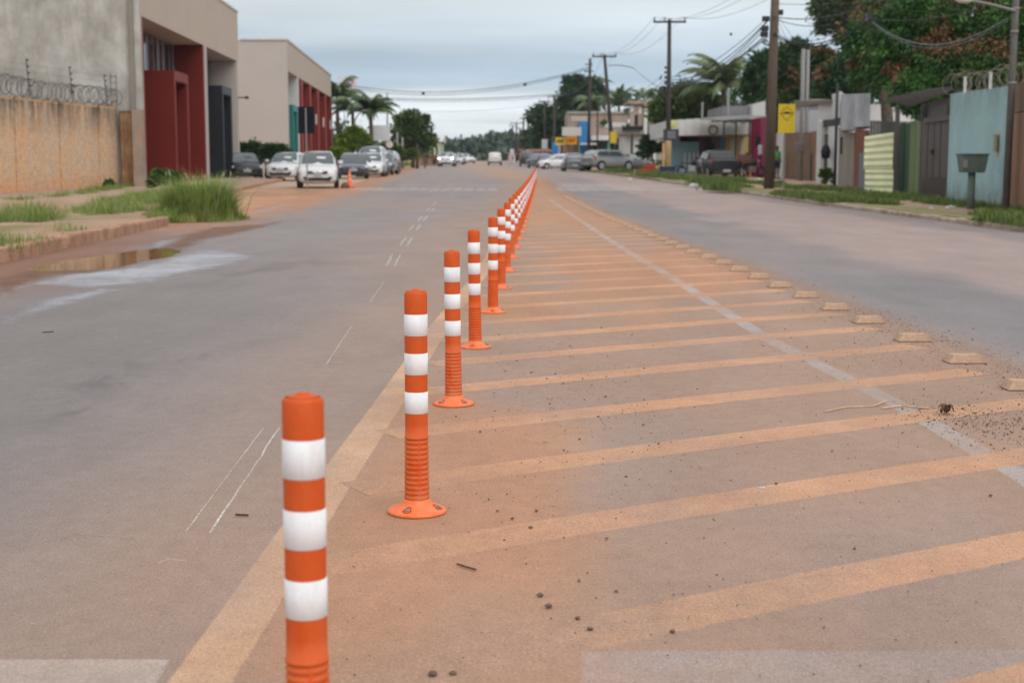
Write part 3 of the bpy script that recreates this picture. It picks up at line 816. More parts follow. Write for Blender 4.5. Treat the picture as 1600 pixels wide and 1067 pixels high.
for c in ((2.12, 6.35, .17, 900), (2.45, 6.0, .2, 300), (2.3, 5.55, .2, 60), (2.15, 8.4, .22, 160), (2.7, 9.8, .2, 160), (2.85, 7.8, .18, 120)):
    for _ in range(c[3]): pts.append((rng.normal(c[0], c[2]), rng.normal(c[1], c[2] * 1.6), .004))
for _ in range(1100): 
    y = 2.6 + 16 * rng.random() ** 1.6; pts.append((rng.uniform(-.5, 2.7), y, .004))
for _ in range(420): pts.append((rng.normal(.35, .28), rng.normal(7.2, 1.5), .004))
for _ in range(60): pts.append((rng.uniform(-5, -1), rng.uniform(4, 16), .006))
pts = np.array(pts); rad = rng.uniform(.0014, .0042, len(pts)) * np.where(rng.random(len(pts)) < .06, 2.0, 1)
pebbles('gravel', pts, rad, M_gravel, 'dark loose grit scattered over the hatching and along the studs')
M_gravel2 = simple('ochre_pebbles', (.55, .40, .26), (.36, .2, .12), scale=60, rough=.9)
pts = np.array([(rng.uniform(-.5, 2.6), 2.6 + 12 * rng.random() ** 1.5, .010) for _ in range(220)])
pebbles('light_gravel', pts, rng.uniform(.0015, .004, 220), M_gravel2, 'sparse pale grit on the hatched asphalt', 3)
M_stone = simple('dark_stone', (.09, .07, .06), (.16, .10, .07), scale=40, rough=.85)
stones = [(838, 800, .011), (801, 812, .010), (844, 932, .014), (857, 950, .016), (903, 968, .011), (922, 985, .012), (677, 1056, .016), (708, 1054, .013), (830, 583, .010), (880, 600, .009),
          (948, 843, .009), (750, 676, .010), (829, 826, .010), (1213, 757, .009), (905, 909, .009), (1548, 776, .011), (1051, 989, .012), (963, 926, .009), (1005, 665, .009), (868, 585, .009), (777, 800, .008), (1410, 640, .01), (1300, 706, .008)]
stones.sort(key=lambda q: -q[1])
for i, (px, py, r) in enumerate(stones):
    g = G(px, py); m = MB(); rr = random.Random(i)
    prof = [(.55, 0), (1, .35), (.9, .8), (.4, 1.1)]
    vs = [(g.x + r * .72 * p * rr.uniform(.5, 1.3) * math.cos(k * 1.047 + .3), g.y + r * .72 * p * rr.uniform(.5, 1.3) * math.sin(k * 1.047 + .3), .003 + r * z * .55) for p, z in prof for k in range(6)]
    fs = [(a * 6 + k, a * 6 + (k + 1) % 6, a * 6 + 6 + (k + 1) % 6, a * 6 + 6 + k) for a in range(3) for k in range(6)] + [tuple(range(18, 24)), tuple(range(5, -1, -1))]
    m.add(vs, fs); tag(m.build('stone', M_stone), ('small dark stone on the hatched asphalt, ' + ('nearest the camera' if i == 0 else ordw(i) + ' nearest of the loose stones')), 'stone', 'small dark stones on the hatched asphalt')
# dried leaf clump, twig, straw and scrap
M_dleaf = simple('dried_leaf', (.085, .05, .03), (.17, .10, .05), scale=30, rough=.8)
g = G(1478, 648)
t_ = thing('dried_leaf_clump', 'curled dark brown dried leaf clump on a hatch stripe at right', 'leaf', (g.x, g.y, .005))
for k in range(7):
    a = k * .9; rr = random.Random(k); m = MB(); vs = []
    for u in range(5):
        for s in (-1, 0, 1):
            rad = .006 + u * .008; w = .012 * math.sin(math.pi * (u + .4) / 4.8)
            vs.append((rad * math.cos(a) - s * w * math.sin(a), rad * math.sin(a) + s * w * math.cos(a), .006 + .035 * math.sin(u * .75 + k) ** 2 + abs(s) * .006))
    m.add(vs, [(u * 3 + j, u * 3 + j + 1, u * 3 + j + 4, u * 3 + j + 3) for u in range(4) for j in range(2)]).build('leaf', M_dleaf, t_, smooth=True)
def stick(name, pl, r, mat, label, cat):
    q = gpts(pl); return tag(MB().tube([(p.x, p.y, .004 + r) for p in q], r, 5).build(name, mat), label, cat)
M_twig = simple('twig', (.10, .065, .045), rough=.9)
M_straw = simple('straw', (.62, .45, .28), rough=.8)
stick('twig', [(714, 884), (730, 889), (744, 893)], .003, M_twig, 'thin dark twig on the asphalt below the second bollard', 'twig')
stick('straw_stalk', [(1288, 645), (1320, 638), (1365, 636), (1385, 628)], .003, M_straw, 'pale dry grass stalk lying across the grey line', 'stalk')
stick('twig', [(1378, 640), (1410, 636), (1452, 640)], .004, M_straw, 'bent pale twig beside the dried leaf clump', 'twig')
stick('twig', [(368, 807), (388, 808)], .004, M_twig, 'small dark twig on the left lane near the scratches', 'twig')
stick('twig', [(66, 521), (84, 520)], .004, M_twig, 'short dark stick on the far left of the road', 'twig')
#stick('twig', [(1398, 728), (1480, 712), (1590, 708)], .003, M_straw, 'long thin straw in the gravel at the right edge', 'straw')
g = G(1190, 763)
MB().add([(g.x - .014, g.y, .002), (g.x + .010, g.y - .008, .002), (g.x + .014, g.y + .008, .004), (g.x - .003, g.y + .014, .004), (g.x, g.y, .008)], [(0, 1, 4), (1, 2, 4), (2, 3, 4), (3, 0, 4)]).build('paper_scrap', plain('paper', (.45, .45, .46), .8))
tag(bpy.data.objects['paper_scrap'], 'tiny grey paper scrap on the hatched asphalt', 'paper')
# ------------------------------------------------------------------ left buildings
def plaster(name, c, c2, c3, scale=.35, streak=.5, rough=.9, bump=.01):
    t = NT(name)
    a = t.maprange(t.noise(scale, 6, .65), .36, .62, 0, 1)
    b = t.maprange(t.noise(1.6, 5, .7, None, (1, 1, .22)), .45, .72, 0, streak)
    col = t.mix(b, t.mix(a, c, c2), c3)
    g = t.maprange(t.noise(18, 4, .7), .3, .7, .93, 1.07)
    t.color(t.mix(1.0, col, t_gray(t, g), 'MULTIPLY')); t.bump(t.noise(25, 4, .7), .4, bump)
    return t.set(rough, .2)
M_grey = plaster('weathered_render', (.47, .455, .42), (.31, .295, .265), (.22, .175, .145), scale=.8, streak=.6)
M_beige = plaster('beige_cladding', (.46, .375, .31), (.44, .36, .30), (.38, .30, .245), scale=.3, streak=.12, bump=.003)
M_beige2 = plaster('pale_beige_wall', (.45, .395, .36), (.43, .38, .345), (.38, .33, .30), scale=.3, streak=.12, bump=.003)
M_redp = plaster('oxide_red_paint', (.15, .018, .013), (.135, .016, .012), (.10, .013, .010), streak=.25, bump=.002, rough=.6)
M_redp2 = plaster('brick_red_paint', (.20, .032, .026), (.17, .028, .022), (.13, .022, .018), streak=.25, bump=.002, rough=.6)
M_blk = plaster('charcoal_paint', (.018, .019, .024), (.022, .023, .028), (.03, .03, .034), streak=.2, bump=.002, rough=.5)
M_teal = plaster('teal_paint', (.03, .17, .16), (.028, .15, .14), (.03, .12, .11), streak=.2, bump=.002, rough=.6)
M_whitew = plaster('white_wall', (.62, .62, .61), (.56, .55, .54), (.40, .37, .34), streak=.35)
M_glassd = plain('dark_window_glass', (.03, .035, .04), .06, .8)
M_alu = plain('grey_window_frame', (.16, .13, .13), .4, .5)
M_rust = plaster('rusty_sheet', (.20, .085, .04), (.30, .20, .10), (.08, .035, .02), scale=1.5, streak=.8, rough=.8)

def leftX(D): return -14.65 - (D - 57) * .0404
def dprism(mb, D0, D1, o0, o1, z0, z1, fx=leftX):      # box along a left facade, o = depth behind the facade line
    mb.prism([(fx(D0) - o1, D0), (fx(D0) - o0, D0), (fx(D1) - o0, D1), (fx(D1) - o1, D1)], z0, z1)
def hall(name, label, fx, D0, D1, H, bays, soffit, g, beige, red, side_mat, endcap):
    b = thing(name, label, 'building', (0, 0, 0))
    m = MB(); dprism(m, D0, D1, .0, 3.0, soffit, H, fx); m.build('fascia', beige, b)
    m = MB(); dprism(m, D0 - .05, D1 + .05, -.06, 3.1, H, H + .12, fx); m.build('coping', beige, b)
    return b
# building 1
b1 = thing('commercial_hall', 'large rendered hall with beige fascia and deep red and black entrance portals', 'building')
H1 = PZ(20, 83)
m = MB(); m.prism([(-42, 57), (leftX(57), 57), (leftX(57) , 57.35), (-42, 57.35)], 0, H1); m.build('side_wall', M_grey, b1)
for k in range(10):
    a_ = 57.36 + k * 2.564; m = MB(); dprism(m, a_, a_ + 2.564 - (.012 if k < 9 else 0), 0, 2.9, 6.95, H1); m.build('fascia_panel', M_beige, b1)
m = MB(); dprism(m, 56.95, 83.1, -.05, 3.0, H1, H1 + .10); m.build('coping', M_whitew, b1)
m = MB(); dprism(m, 57.36, 83, 1.45, 1.7, 0, 6.94); m.build('recess_wall', M_redp, b1)
m = MB(); m.prism([(leftX(83) - 25, 82.7), (leftX(83) - 1.46, 82.7), (leftX(83) - 1.46, 83), (leftX(83) - 25, 83)], 0, H1 - .01); m.build('rear_wall', M_beige2, b1)
m = MB(); dprism(m, 57.36, 83, 3.01, 25, H1 - .4, H1 - .2); m.build('roof', M_grey, b1)
m = MB(); dprism(m, 57.36, 57.6, -.012, 1.44, .0, 6.94); m.build('red_edge', M_redp2, b1)
m = MB(); dprism(m, 71.2, 71.5, .0, 1.44, 0, 6.94); m.build('red_fin', M_redp, b1)
m = MB(); dprism(m, 71.5, 72.3, -.01, 1.44, 0, 6.94); m.build('pillar', M_beige2, b1)
m = MB(); dprism(m, 82.2, 82.69, .0, 1.44, 0, 6.94); m.build('end_fin', M_beige2, b1)
m = MB(); m.prism([(leftX(57) - .42, 56.86), (leftX(57) - .22, 56.86), (leftX(57) - .22, 56.995), (leftX(57) - .42, 56.995)], PZ(172, 57), H1 - .05); m.build('downpipe', plaster('stained_pipe', (.26, .235, .20), (.20, .175, .15), (.14, .12, .10), streak=.6), b1)
# upper windows of the first bay and the strip in the second
w = MB(); dprism(w, 57.8, 71.0, 1.38, 1.44, 4.4, 6.9); wo = w.build('window', M_alu, b1)
for k in range(11):
    a = 58.0 + k * 1.19; m = MB(); dprism(m, a, a + (.42 if k % 3 else .8), 1.34, 1.375, 4.5, 6.85); m.build('pane', M_glassd, wo)
w = MB(); dprism(w, 73.0, 81.9, 1.36, 1.44, 0.2, 6.9); wo = w.build('window', plain('grey_shutter', (.12, .13, .125), .5), b1)
for k in range(6):
    a = 73.2 + k * 1.45; m = MB(); dprism(m, a, a + 1.25, 1.32, 1.355, .4, 6.8); m.build('pane', plain('dim_glass', (.07, .08, .08), .15, .7) if k == 0 else bpy.data.materials['dim_glass'], wo)
def portal(b, fx, Da, Db, h, mat, matf, dark, name='portal', proud=.14):
    p = MB()
    t = .35
    dprism(p, Da, Da + t, -proud, 1.33, 0, h, fx)
    dprism(p, Db - t, Db, -proud, 1.33, 0, h, fx)
    dprism(p, Da + t, Db - t, -proud, 1.33, h - .45, h, fx)
    o = p.build(name, mat, b)
    q = MB(); dprism(q, Da + t, Db - t, 1.0, 1.1, 0, h - .46, fx); q.build('door_leaf', dark, o)
    e = MB()
    dprism(e, Da + .004, Da + t - .03, -proud - .012, -proud - .002, .02, h - .01, fx); dprism(e, Db - t + .03, Db - .004, -proud - .012, -proud - .002, .02, h - .01, fx)
    dprism(e, Da + t - .03, Db - t + .03, -proud - .012, -proud - .002, h - .42, h - .01, fx)
    e.build('front_frame', matf, o)
portal(b1, leftX, 63.0, 66.3, 5.2, M_redp, M_redp2, M_redp)
portal(b1, leftX, 76.0, 79.2, 5.25, M_blk, plain('charcoal_front', (.05, .052, .06), .5), M_blk)
m = MB(); m.cbox((leftX(82) + .25, 82.4, 4.9), (.5, .06, .06)); m.cbox((leftX(82) + .5, 82.4, 4.9), (.16, .3, .14)); m.build('spot_lamp', M_blk, b1)
# building 2
def left2(D): return -15.1 - (D - 97) * .0500
H2 = PZ(63, 97)
b2 = thing('commercial_hall', 'farther beige hall with a row of red fins behind the parked cars', 'building')
m = MB(); m.prism([(-48, 97), (left2(97), 97), (left2(97), 97.4), (-48, 97.4)], .2, H2); m.build('side_wall', M_beige2, b2)
for k in range(12):
    a_ = 97.41 + k * 3.215; m = MB(); dprism(m, a_, a_ + 3.215 - (.015 if k < 11 else 0), 0, 3, 7.35, H2, left2); m.build('fascia_panel', M_beige, b2)
m = MB(); dprism(m, 96.9, 136.1, -.06, 3.1, H2, H2 + .12, left2); m.build('coping', M_whitew, b2)
m = MB(); dprism(m, 97.41, 136, 1.9, 2.1, .2, 7.34, left2); m.build('recess_wall', M_redp2, b2)
m = MB(); dprism(m, 97.41, 136, 3.01, 30, H2 - .5, H2 - .3, left2); m.build('roof', M_grey, b2)
m = MB(); dprism(m, 104.2, 104.8, .0, 1.89, .2, 7.34, left2); m.build('pillar', M_whitew, b2)
m = MB(); dprism(m, 97.5, 104.1, 1.8, 1.89, .2, 7.34, left2); m.build('grey_bay', M_whitew, b2)
portal(b2, left2, 99.5, 102.6, 5.2, M_teal, plain('teal_front', (.045, .23, .215), .6), M_teal, proud=.1)
M_redfront = plain('red_fin_edge', (.34, .05, .04), .6)
for k, D in enumerate((106.5, 113.5, 120.8, 128.5, 135.4)):
    m = MB(); dprism(m, D, D + 1.1, .0, 1.89, .2, 7.34, left2); f = m.build('red_fin', M_redp2, b2)
    m = MB(); dprism(m, D + .01, D + 1.09, -.02, -.002, .22, 7.32, left2); m.build('fin_edge', M_redfront, f)
    if k < 4:
        m = MB(); dprism(m, D + 2.5, D + 3.4, -.25, -.21, 4.3, 5.1, left2)
        m.build('sign_plate', M_whitew, b2)

# brick boundary wall with razor wire
M_mortar = plaster('clay_mortar', (.52, .34, .19), (.46, .30, .18), (.30, .22, .16), scale=.5, streak=.7)
def brick_mat():
    t = NT('limewashed_brick')
    a = t.maprange(t.noise(1.1, 6, .75), .40, .60, 0, 1)
    sp = t.n.new('ShaderNodeSeparateXYZ'); t.l.new(t.pos(), sp.inputs[0])
    top = t.math('MULTIPLY', t.maprange(sp.outputs['Z'], 2.0, 3.3, 0, 1), t.maprange(t.noise(1.6, 6, .75, None, (1, 1, .2)), .40, .56, .1, 1))
    low = t.maprange(sp.outputs['Z'], .2, 1.0, .6, 0)
    col = t.mix(a, (.64, .39, .21), (.58, .43, .30))
    streak = t.maprange(t.noise(2.6, 5, .75, None, (1, 1, .12)), .47, .66, 0, .8)
    col = t.mix(streak, col, (.50, .40, .33))
    col = t.mix(low, col, (.60, .28, .13)); col = t.mix(top, col, (.12, .10, .08))
    g = t.maprange(t.noise(7, 4, .75), .3, .7, .72, 1.22)
    t.color(t.mix(1.0, col, t_gray(t, g), 'MULTIPLY')); t.bump(t.noise(20, 4, .7), .5, .01)
    return t.set(.9, .2)
M_brick = brick_mat()
wA, wB = Vector((PX(-60, 44.5), 44.5)), Vector((PX(186, 56.9), 56.9))
wl = thing('brick_wall', 'ochre limewashed hollow brick boundary wall with dark weathered top', 'wall')
zt = 3.38
m = MB(); m.wall(wA, wB, .1, [zt, zt - .0], .2); m.build('mortar_core', M_mortar, wl)
d = (wB - wA).normalized(); nrm = Vector((d.y, -d.x)); LEN = (wB - wA).length
rr = random.Random(2); m = MB(); rowh = .118
for r in range(int((zt - .1) / rowh)):
    x = -.12 if r % 2 else 0
    while x < LEN:
        a, b_ = max(0, x), min(LEN, x + .232)
        if b_ - a > .05:
            o = rr.uniform(.001, .006); p, q = wA + d * a, wA + d * b_
            m.prism([p + nrm * o, q + nrm * o, q, p][::1], .1 + r * rowh, .1 + r * rowh + rowh - .008)
        x += .24
tag(m.build('brickwork', M_brick, wl), kind='stuff')
for k in range(5):
    s = .2 + k * 3.45; m = MB(); p = wA + d * s + nrm * .02; q = p + d * .12
    if s < LEN: m.prism([p + nrm * .022, q + nrm * .022, q, p], .1, zt + .005); m.build('pier', M_brick, wl)
M_wire = plain('galvanised_wire', (.12, .115, .11), .45, .5, .6)
def coil(name, A, B, zc, R, pitch, label, r=.011, zc2=None, mat=None):
    A, B = Vector((*A[:2], 0)), Vector((*B[:2], 0)); d = (B - A); n = int(d.length / pitch); sd = d.normalized().cross(Vector((0, 0, 1)))
    pts = []; rr = random.Random(9)
    for k in range(n * 16):
        t = k / (n * 16); a = k / 16 * 2 * math.pi; Rk = R * (1 + .12 * math.sin(k / 16 * 1.7) + .05 * math.sin(k / 5.3))
        z = L(zc, zc2 if zc2 is not None else zc, t) + .05 * math.sin(t * 9)
        pts.append(A + d * t + Vector((0, 0, z + Rk * math.sin(a))) + sd * (Rk * math.cos(a)) + d.normalized() * pitch * .9 * math.sin(a * .5 + 1))
    return tag(MB().tube(pts, r, 3).build(name, mat or M_wire), label, 'razor wire')
cz = PZ(145, 46)
coil('razor_wire', wA + nrm * -.1, wB + nrm * -.1, zt + .36, .33, .19, 'coiled razor wire running along the top of the ochre brick wall', zc2=zt + .30)
M_postd = plain('dark_steel', (.035, .035, .038), .5)
M_ins = plain('insulator', (.03, .03, .035), .35)
for i, (px, D, top) in enumerate(((52, 48.2, 4.62), (118, 52.0, 4.62), (171, 55.6, 4.55))):
    p = thing('electric_fence_post', ['leaning electric fence post nearest the left edge above the wall', 'middle electric fence post above the brick wall', 'electric fence post beside the small ladder at the wall end'][i], 'fence post', (PX(px, D), D, 0), 0, 'electric fence posts on the brick wall')
    MB().tube([(0, 0, zt), (-.10, 0, top)], .016, 6).build('post', M_postd, p)
    for k in range(5):
        t = k / 4; z = L(zt + .35, top - .03, t); x = -.10 * (z - zt) / (top - zt)
        MB().lathe([(.02, -.03), (.045, -.02), (.03, 0), (.045, .02), (.02, .03)], 8, (x + .045, 0, z)).build('insulator', M_ins, p)
for k in range(4):
    z = zt + .45 + k * .23
    tag(MB().tube([(wA.x, wA.y, z), ((wA.x + wB.x) / 2, (wA.y + wB.y) / 2, z - .02), (wB.x, wB.y, z)], .004, 3).build('fence_wire', M_wire), ['lowest', 'second lowest', 'third', 'topmost'][k] + ' thin electric fence wire above the brick wall', 'wire', 'electric fence wires above the brick wall')
la = thing('wire_end_ladder', 'small steel ladder frame closing the razor wire at the wall end', 'fence', (PX(181, 56.6), 56.6, 0))
for x in (-.1, .12): MB().tube([(x, 0, zt), (x, 0, zt + 1.25)], .014, 5).build('stile', M_postd, la)
for k in range(5): MB().tube([(-.1, 0, zt + .2 + k * .24), (.12, 0, zt + .2 + k * .24)], .01, 4).build('rung', M_postd, la)
# rusty gate leaf and pillar between wall and hall
rg = thing('rusty_gate', 'narrow rusty sheet metal gate between brick wall and grey hall', 'gate', (0, 0, 0))
xg0, xg1 = PX(190, 56.7), PX(208, 56.7)
for k in range(3):
    a, b_ = L(xg0, xg1, k / 3), L(xg0, xg1, (k + 1) / 3)
    MB().box(a + .005, b_ - .005, 56.66, 56.7, .2, PZ(176, 56.7) ).build('sheet', M_rust, rg)
MB().box(xg0 - .04, xg1 + .04, 56.71, 56.76, .15, PZ(176, 56.7) + .05).build('frame', M_postd, rg)
pl = MB().box(PX(209, 56.6), PX(224, 56.6), 56.5, 56.95, .1, PZ(172, 56.6)).build('gate_pillar', plaster('stained_pillar', (.30, .26, .215), (.20, .17, .14), (.42, .25, .15), scale=1.2, streak=.7))
tag(pl, 'stained grey pillar beside the rusty gate', 'pillar')

# ------------------------------------------------------------------ right side: walls, houses
def gdist(px, py, dz=.12): return G(px, py, dz).y
def fw(mb, pa, Da, pb, Db, z0, za, zb, th=.2):        # wall facing the road from (pa,Da) to (pb,Db); extends away from the road
    A, B = (PX(pa, Da), Da), (PX(pb, Db), Db)
    mb.wall(A, B, z0, [za, zb], th)
M_tealw = plaster('faded_turquoise_wall', (.235, .37, .385), (.20, .315, .335), (.16, .22, .22), scale=.5, streak=.6)
def teal_mat():
    t = NT('turquoise_wall')
    a = t.maprange(t.noise(.6, 6, .7), .36, .62, 0, 1)
    col = t.mix(a, (.34, .51, .52), (.28, .42, .43))
    st = t.maprange(t.noise(1.8, 6, .75, None, (1, 1, .18)), .5, .72, 0, .8); col = t.mix(st, col, (.30, .36, .35))
    sp = t.n.new('ShaderNodeSeparateXYZ'); t.l.new(t.pos(), sp.inputs[0])
    low = t.math('MULTIPLY', t.maprange(sp.outputs['Z'], .15, .75, 1, 0), t.maprange(t.noise(2.5, 5, .7), .35, .6, .2, 1)); col = t.mix(low, col, (.17, .18, .14))
    top = t.math('MULTIPLY', t.maprange(sp.outputs['Z'], 2.2, 3.1, 0, .8), t.maprange(t.noise(1.5, 5, .7, None, (1, 1, .4)), .4, .62, 0, 1)); col = t.mix(top, col, (.15, .19, .18))
    g = t.maprange(t.noise(12, 5, .75), .3, .7, .9, 1.1)
    t.color(t.mix(1.0, col, t_gray(t, g), 'MULTIPLY')); t.bump(t.noise(18, 5, .7), .5, .012)
    return t.set(.85, .2)
M_tealw = teal_mat()
M_brownw = plaster('brown_mud_stained_wall', (.225, .145, .10), (.18, .115, .08), (.11, .08, .06), scale=.8, streak=.5)
M_brownr = plaster('raw_clay_wall', (.30, .17, .11), (.24, .14, .09), (.13, .09, .07), scale=.8, streak=.5)
Dt0, Dt1 = gdist(1482, 316), gdist(1577, 328)
tw = thing('turquoise_wall', 'faded turquoise plastered boundary wall behind the bin on a post', 'wall')
zt0, zt1 = PZ(147, Dt0), PZ(134, Dt1)
m = MB(); fw(m, 1481, Dt0, 1577, Dt1, 0, zt0, zt1, .18); m.build('wall', M_tealw, tw)
m = MB(); A = Vector((PX(1560, Dt1 + 1.0), Dt1 + 1.0)); m.cbox((PX(1563, Dt1 + 1.1) - .06, Dt1 + 1.05, PZ(225, Dt1 + 1)), (.10, .32, .62)); m.build('meter_box', simple('meter_box', (.42, .40, .36), rough=.5), tw)
m = MB(); m.cbox((PX(1560, Dt1 + 1.1) - .13, Dt1 + .98, PZ(224, Dt1 + 1)), (.03, .2, .4)); m.build('meter_plate', simple('brass_plate', (.30, .25, .16), rough=.4), tw)
bw = thing('brown_wall', 'raw brown clay wall at the right edge of the picture', 'wall')
m = MB(); fw(m, 1578, Dt1 - .05, 1700, Dt1 - 6, 0, PZ(178, Dt1), PZ(168, Dt1) - .2, .2); m.build('wall', M_brownr, bw)
m = MB(); fw(m, 1578, Dt1 - .02, 1700, Dt1 - 6, PZ(177, Dt1), PZ(130, Dt1), PZ(120, Dt1) - .4, .14); m.build('upper_wall', M_brownw, bw)
coil('razor_wire', (PX(1484, Dt0), Dt0), (PX(1590, Dt1), Dt1), zt0 + .22, .26, .30, 'loose rusty razor wire coils on top of the turquoise wall', r=.006, mat=plain('rusty_wire', (.24, .20, .17), .6), zc2=zt1 + .2)
for i, (px, D) in enumerate(((1503, Dt0 - 1.6), (1542, Dt0 - 4.4))):
    x = PX(px, D) - .0
    tag(MB().box(x - .03, x + .03, D - .03, D + .03, 2.9, PZ(120 if i == 0 else 113, D)).build('wire_post', plain('white_post', (.5, .5, .5), .6)), ['short white post carrying razor wire, nearer the canopy', 'short white post carrying razor wire, nearer the concrete pole'][i], 'post', 'white posts for the razor wire')
# brown gate, canopy, lintel
Dg0, Dg1 = gdist(1438, 309), gdist(1479, 314)
ga = thing('steel_gate', 'tall brown steel gate under the tiled canopy', 'gate')
M_gate = plain('brown_gate_paint', (.085, .068, .066), .5, .2)
M_gate2 = plain('brown_gate_dark', (.05, .04, .04), .5, .4)
zg = PZ(186, Dg0)
for k in range(4):
    a, b_ = k / 4, (k + 1) / 4
    A = (L(PX(1439, Dg0), PX(1479, Dg1), a + .015), L(Dg0, Dg1, a + .015)); B = (L(PX(1439, Dg0), PX(1479, Dg1), b_ - .015), L(Dg0, Dg1, b_ - .015))
    m = MB(); m.wall(A, B, .75, zg - .05, .04); m.build('panel', M_gate, ga)
for k in range(7):
    A = (PX(1439, Dg0) - .02, Dg0); B = (PX(1479, Dg1) - .02, Dg1)
    m = MB(); m.wall(A, B, .2 + k * .075, .2 + k * .075 + .05, .05); m.build('louvre', M_gate, ga)
m = MB(); A = (PX(1438, Dg0) + .05, Dg0); B = (PX(1480, Dg1) + .05, Dg1); m.wall(A, B, .14, zg, .05); m.build('frame', M_gate2, ga)
m = MB(); xh = L(PX(1439, Dg0), PX(1479, Dg1), .45); yh = L(Dg0, Dg1, .45); m.cbox((xh - .06, yh, 1.5), (.06, .3, .12)); m.build('lock', M_gate2, ga)
ca = thing('gate_canopy', 'dark sloping tiled canopy on posts above the brown gate', 'canopy')
M_tile = simple('dark_roof_tile', (.065, .055, .052), (.10, .085, .078), scale=6, rough=.9, bump=.01)
cA, cB, cC, cD = P(1384, 160, 45.5), P(1424, 167, 43), P(1488, 142, 38.6), P(1452, 146, 41)
nt = 10
for k in range(nt):
    f0, f1 = cB.lerp(cC, k / nt), cB.lerp(cC, (k + .97) / nt); r0, r1 = cA.lerp(cD, k / nt), cA.lerp(cD, (k + .97) / nt)
    for u0, u1 in ((0, .35), (.33, .68), (.66, 1)):
        q = [f0.lerp(r0, u0), f1.lerp(r1, u0), f1.lerp(r1, u1), f0.lerp(r0, u1)]
        dz = Vector((0, 0, .11)); lift = Vector((0, 0, .012 * (1 if u0 else 0)))
        MB().add([v + lift for v in q] + [v + dz + lift for v in q], [(0, 3, 2, 1), (4, 5, 6, 7), (0, 1, 5, 4), (1, 2, 6, 5), (2, 3, 7, 6), (3, 0, 4, 7)]).build('tile', M_tile, ca)
for px, D in ((1400, 45.2), (1440, Dg0 + .3), (1478, Dg1 + .4)):
    MB().box(PX(px, D) - .06, PX(px, D) + .06, D - .06, D + .06, .1, PZ(163, D)).build('post', M_gate2, ca)
m = MB(); m.wall((PX(1441, Dg0) + .12, Dg0 + .2), (PX(1482, Dg1) + .12, Dg1 + .1), zg + .02, [PZ(161, Dg0), PZ(150, Dg1)], .06); m.build('shade_panel', M_gate2, ca)  # dark panel standing in for the shaded space between gate and canopy
be = thing('steel_beam', 'dark steel beam sticking out across the turquoise wall', 'beam')
m = MB(); m.wall((PX(1440, Dg0 - .3), Dg0 - .3), (PX(1515, 36.6) , 36.6), PZ(187, 38.5), PZ(178, 38.5), .1); m.build('beam', M_gate2, be)
# green sheet fence, yellow corrugated sheet
M_green = plain('green_sheet', (.045, .105, .06), .5, .4)
M_lime = plain('faded_lime_sheet', (.30, .38, .17), .5, .4)
gf = thing('green_sheet_fence', 'upright corrugated sheets, dark green and faded lime, beside the brown gate', 'fence')
Df0, Df1 = gdist(1397, 301), gdist(1438, 307)
M_dg2 = plain('pale_green_sheet', (.17, .22, .11), .5, .4)
for k in range(5):
    a, b_ = k / 5, (k + 1) / 5
    A = Vector((L(PX(1397, Df0), PX(1438, Df1), a), L(Df0, Df1, a))); B = Vector((L(PX(1397, Df0), PX(1438, Df1), b_ - .01), L(Df0, Df1, b_ - .01)))
    nf = 6; vs = []; 
    for q in range(nf + 1):
        p = A.lerp(B, q / nf); o = .035 if q % 2 else 0
        vs += [(p.x + o, p.y, .12), (p.x + o, p.y, PZ(196, Df0) + (.05 if k % 2 else 0)), (p.x + o + .015, p.y, PZ(196, Df0) + (.05 if k % 2 else 0)), (p.x + o + .015, p.y, .12)]
    MB().add(vs, [(4 * q + i, 4 * q + (i + 1) % 4, 4 * q + 4 + (i + 1) % 4, 4 * q + 4 + i) for q in range(nf) for i in range(4)]).build('sheet', [M_green, M_green, M_green, M_dg2, M_dg2][k], gf)
ys_ = thing('corrugated_sheet', 'pale yellow corrugated metal sheet leaning in front of the fence', 'sheet')
M_yel = simple('pale_yellow_sheet', (.80, .80, .52), (.72, .71, .46), scale=2, rough=.45, spec=.4)
Da = gdist(1375, 303); Db = Da - .7
pa, pb = Vector((PX(1352, Da), Da)), Vector((PX(1397, Db), Db))
def corr(pa, pb, z0, z1, ns, name, mat, parent, sl=(0, 0)):
    vs = []
    for q in range(ns * 4 + 1):
        t = q / (ns * 4); ph = q % 4; o = (0, .0, .06, .055)[ph]
        for p, s in ((pa, sl[0]), (pb, sl[1])):
            z = L(z0, z1 + s, t); vs.append((p.x - o * .15, p.y - o, z))
        for p, s in ((pa, sl[0]), (pb, sl[1])):
            z = L(z0, z1 + s, t); vs.append((p.x - o * .15, p.y - o + .014, z))
    fs = []
    for q in range(ns * 4):
        b = q * 4; fs += [(b, b + 1, b + 5, b + 4), (b + 2, b + 6, b + 7, b + 3), (b, b + 4, b + 6, b + 2), (b + 1, b + 3, b + 7, b + 5)]
    return MB().add(vs, fs).build(name, mat, parent)
zm = PZ(264, Da)
corr(pa, pb, .14, zm - .02, 4, 'lower_sheet', M_yel, ys_)
corr(pa + Vector((-.05, 0)), pb + Vector((-.05, 0)), zm, PZ(214, Da), 5, 'upper_sheet', M_yel, ys_, (0, PZ(207, Db) - PZ(214, Da) + .0))
# back fence bars behind
bf = thing('bar_fence', 'grey upright board fence behind the yellow sheet', 'fence')
for k in range(9):
    px = 1358 + k * 5; D = L(50, 47, k / 8)
    MB().box(PX(px, D), PX(px, D) + .09, D, D + .04, .1, PZ(190, D)).build('board', simple('grey_board', (.22, .215, .20), rough=.8) if k == 0 else bpy.data.materials['grey_board'], bf)
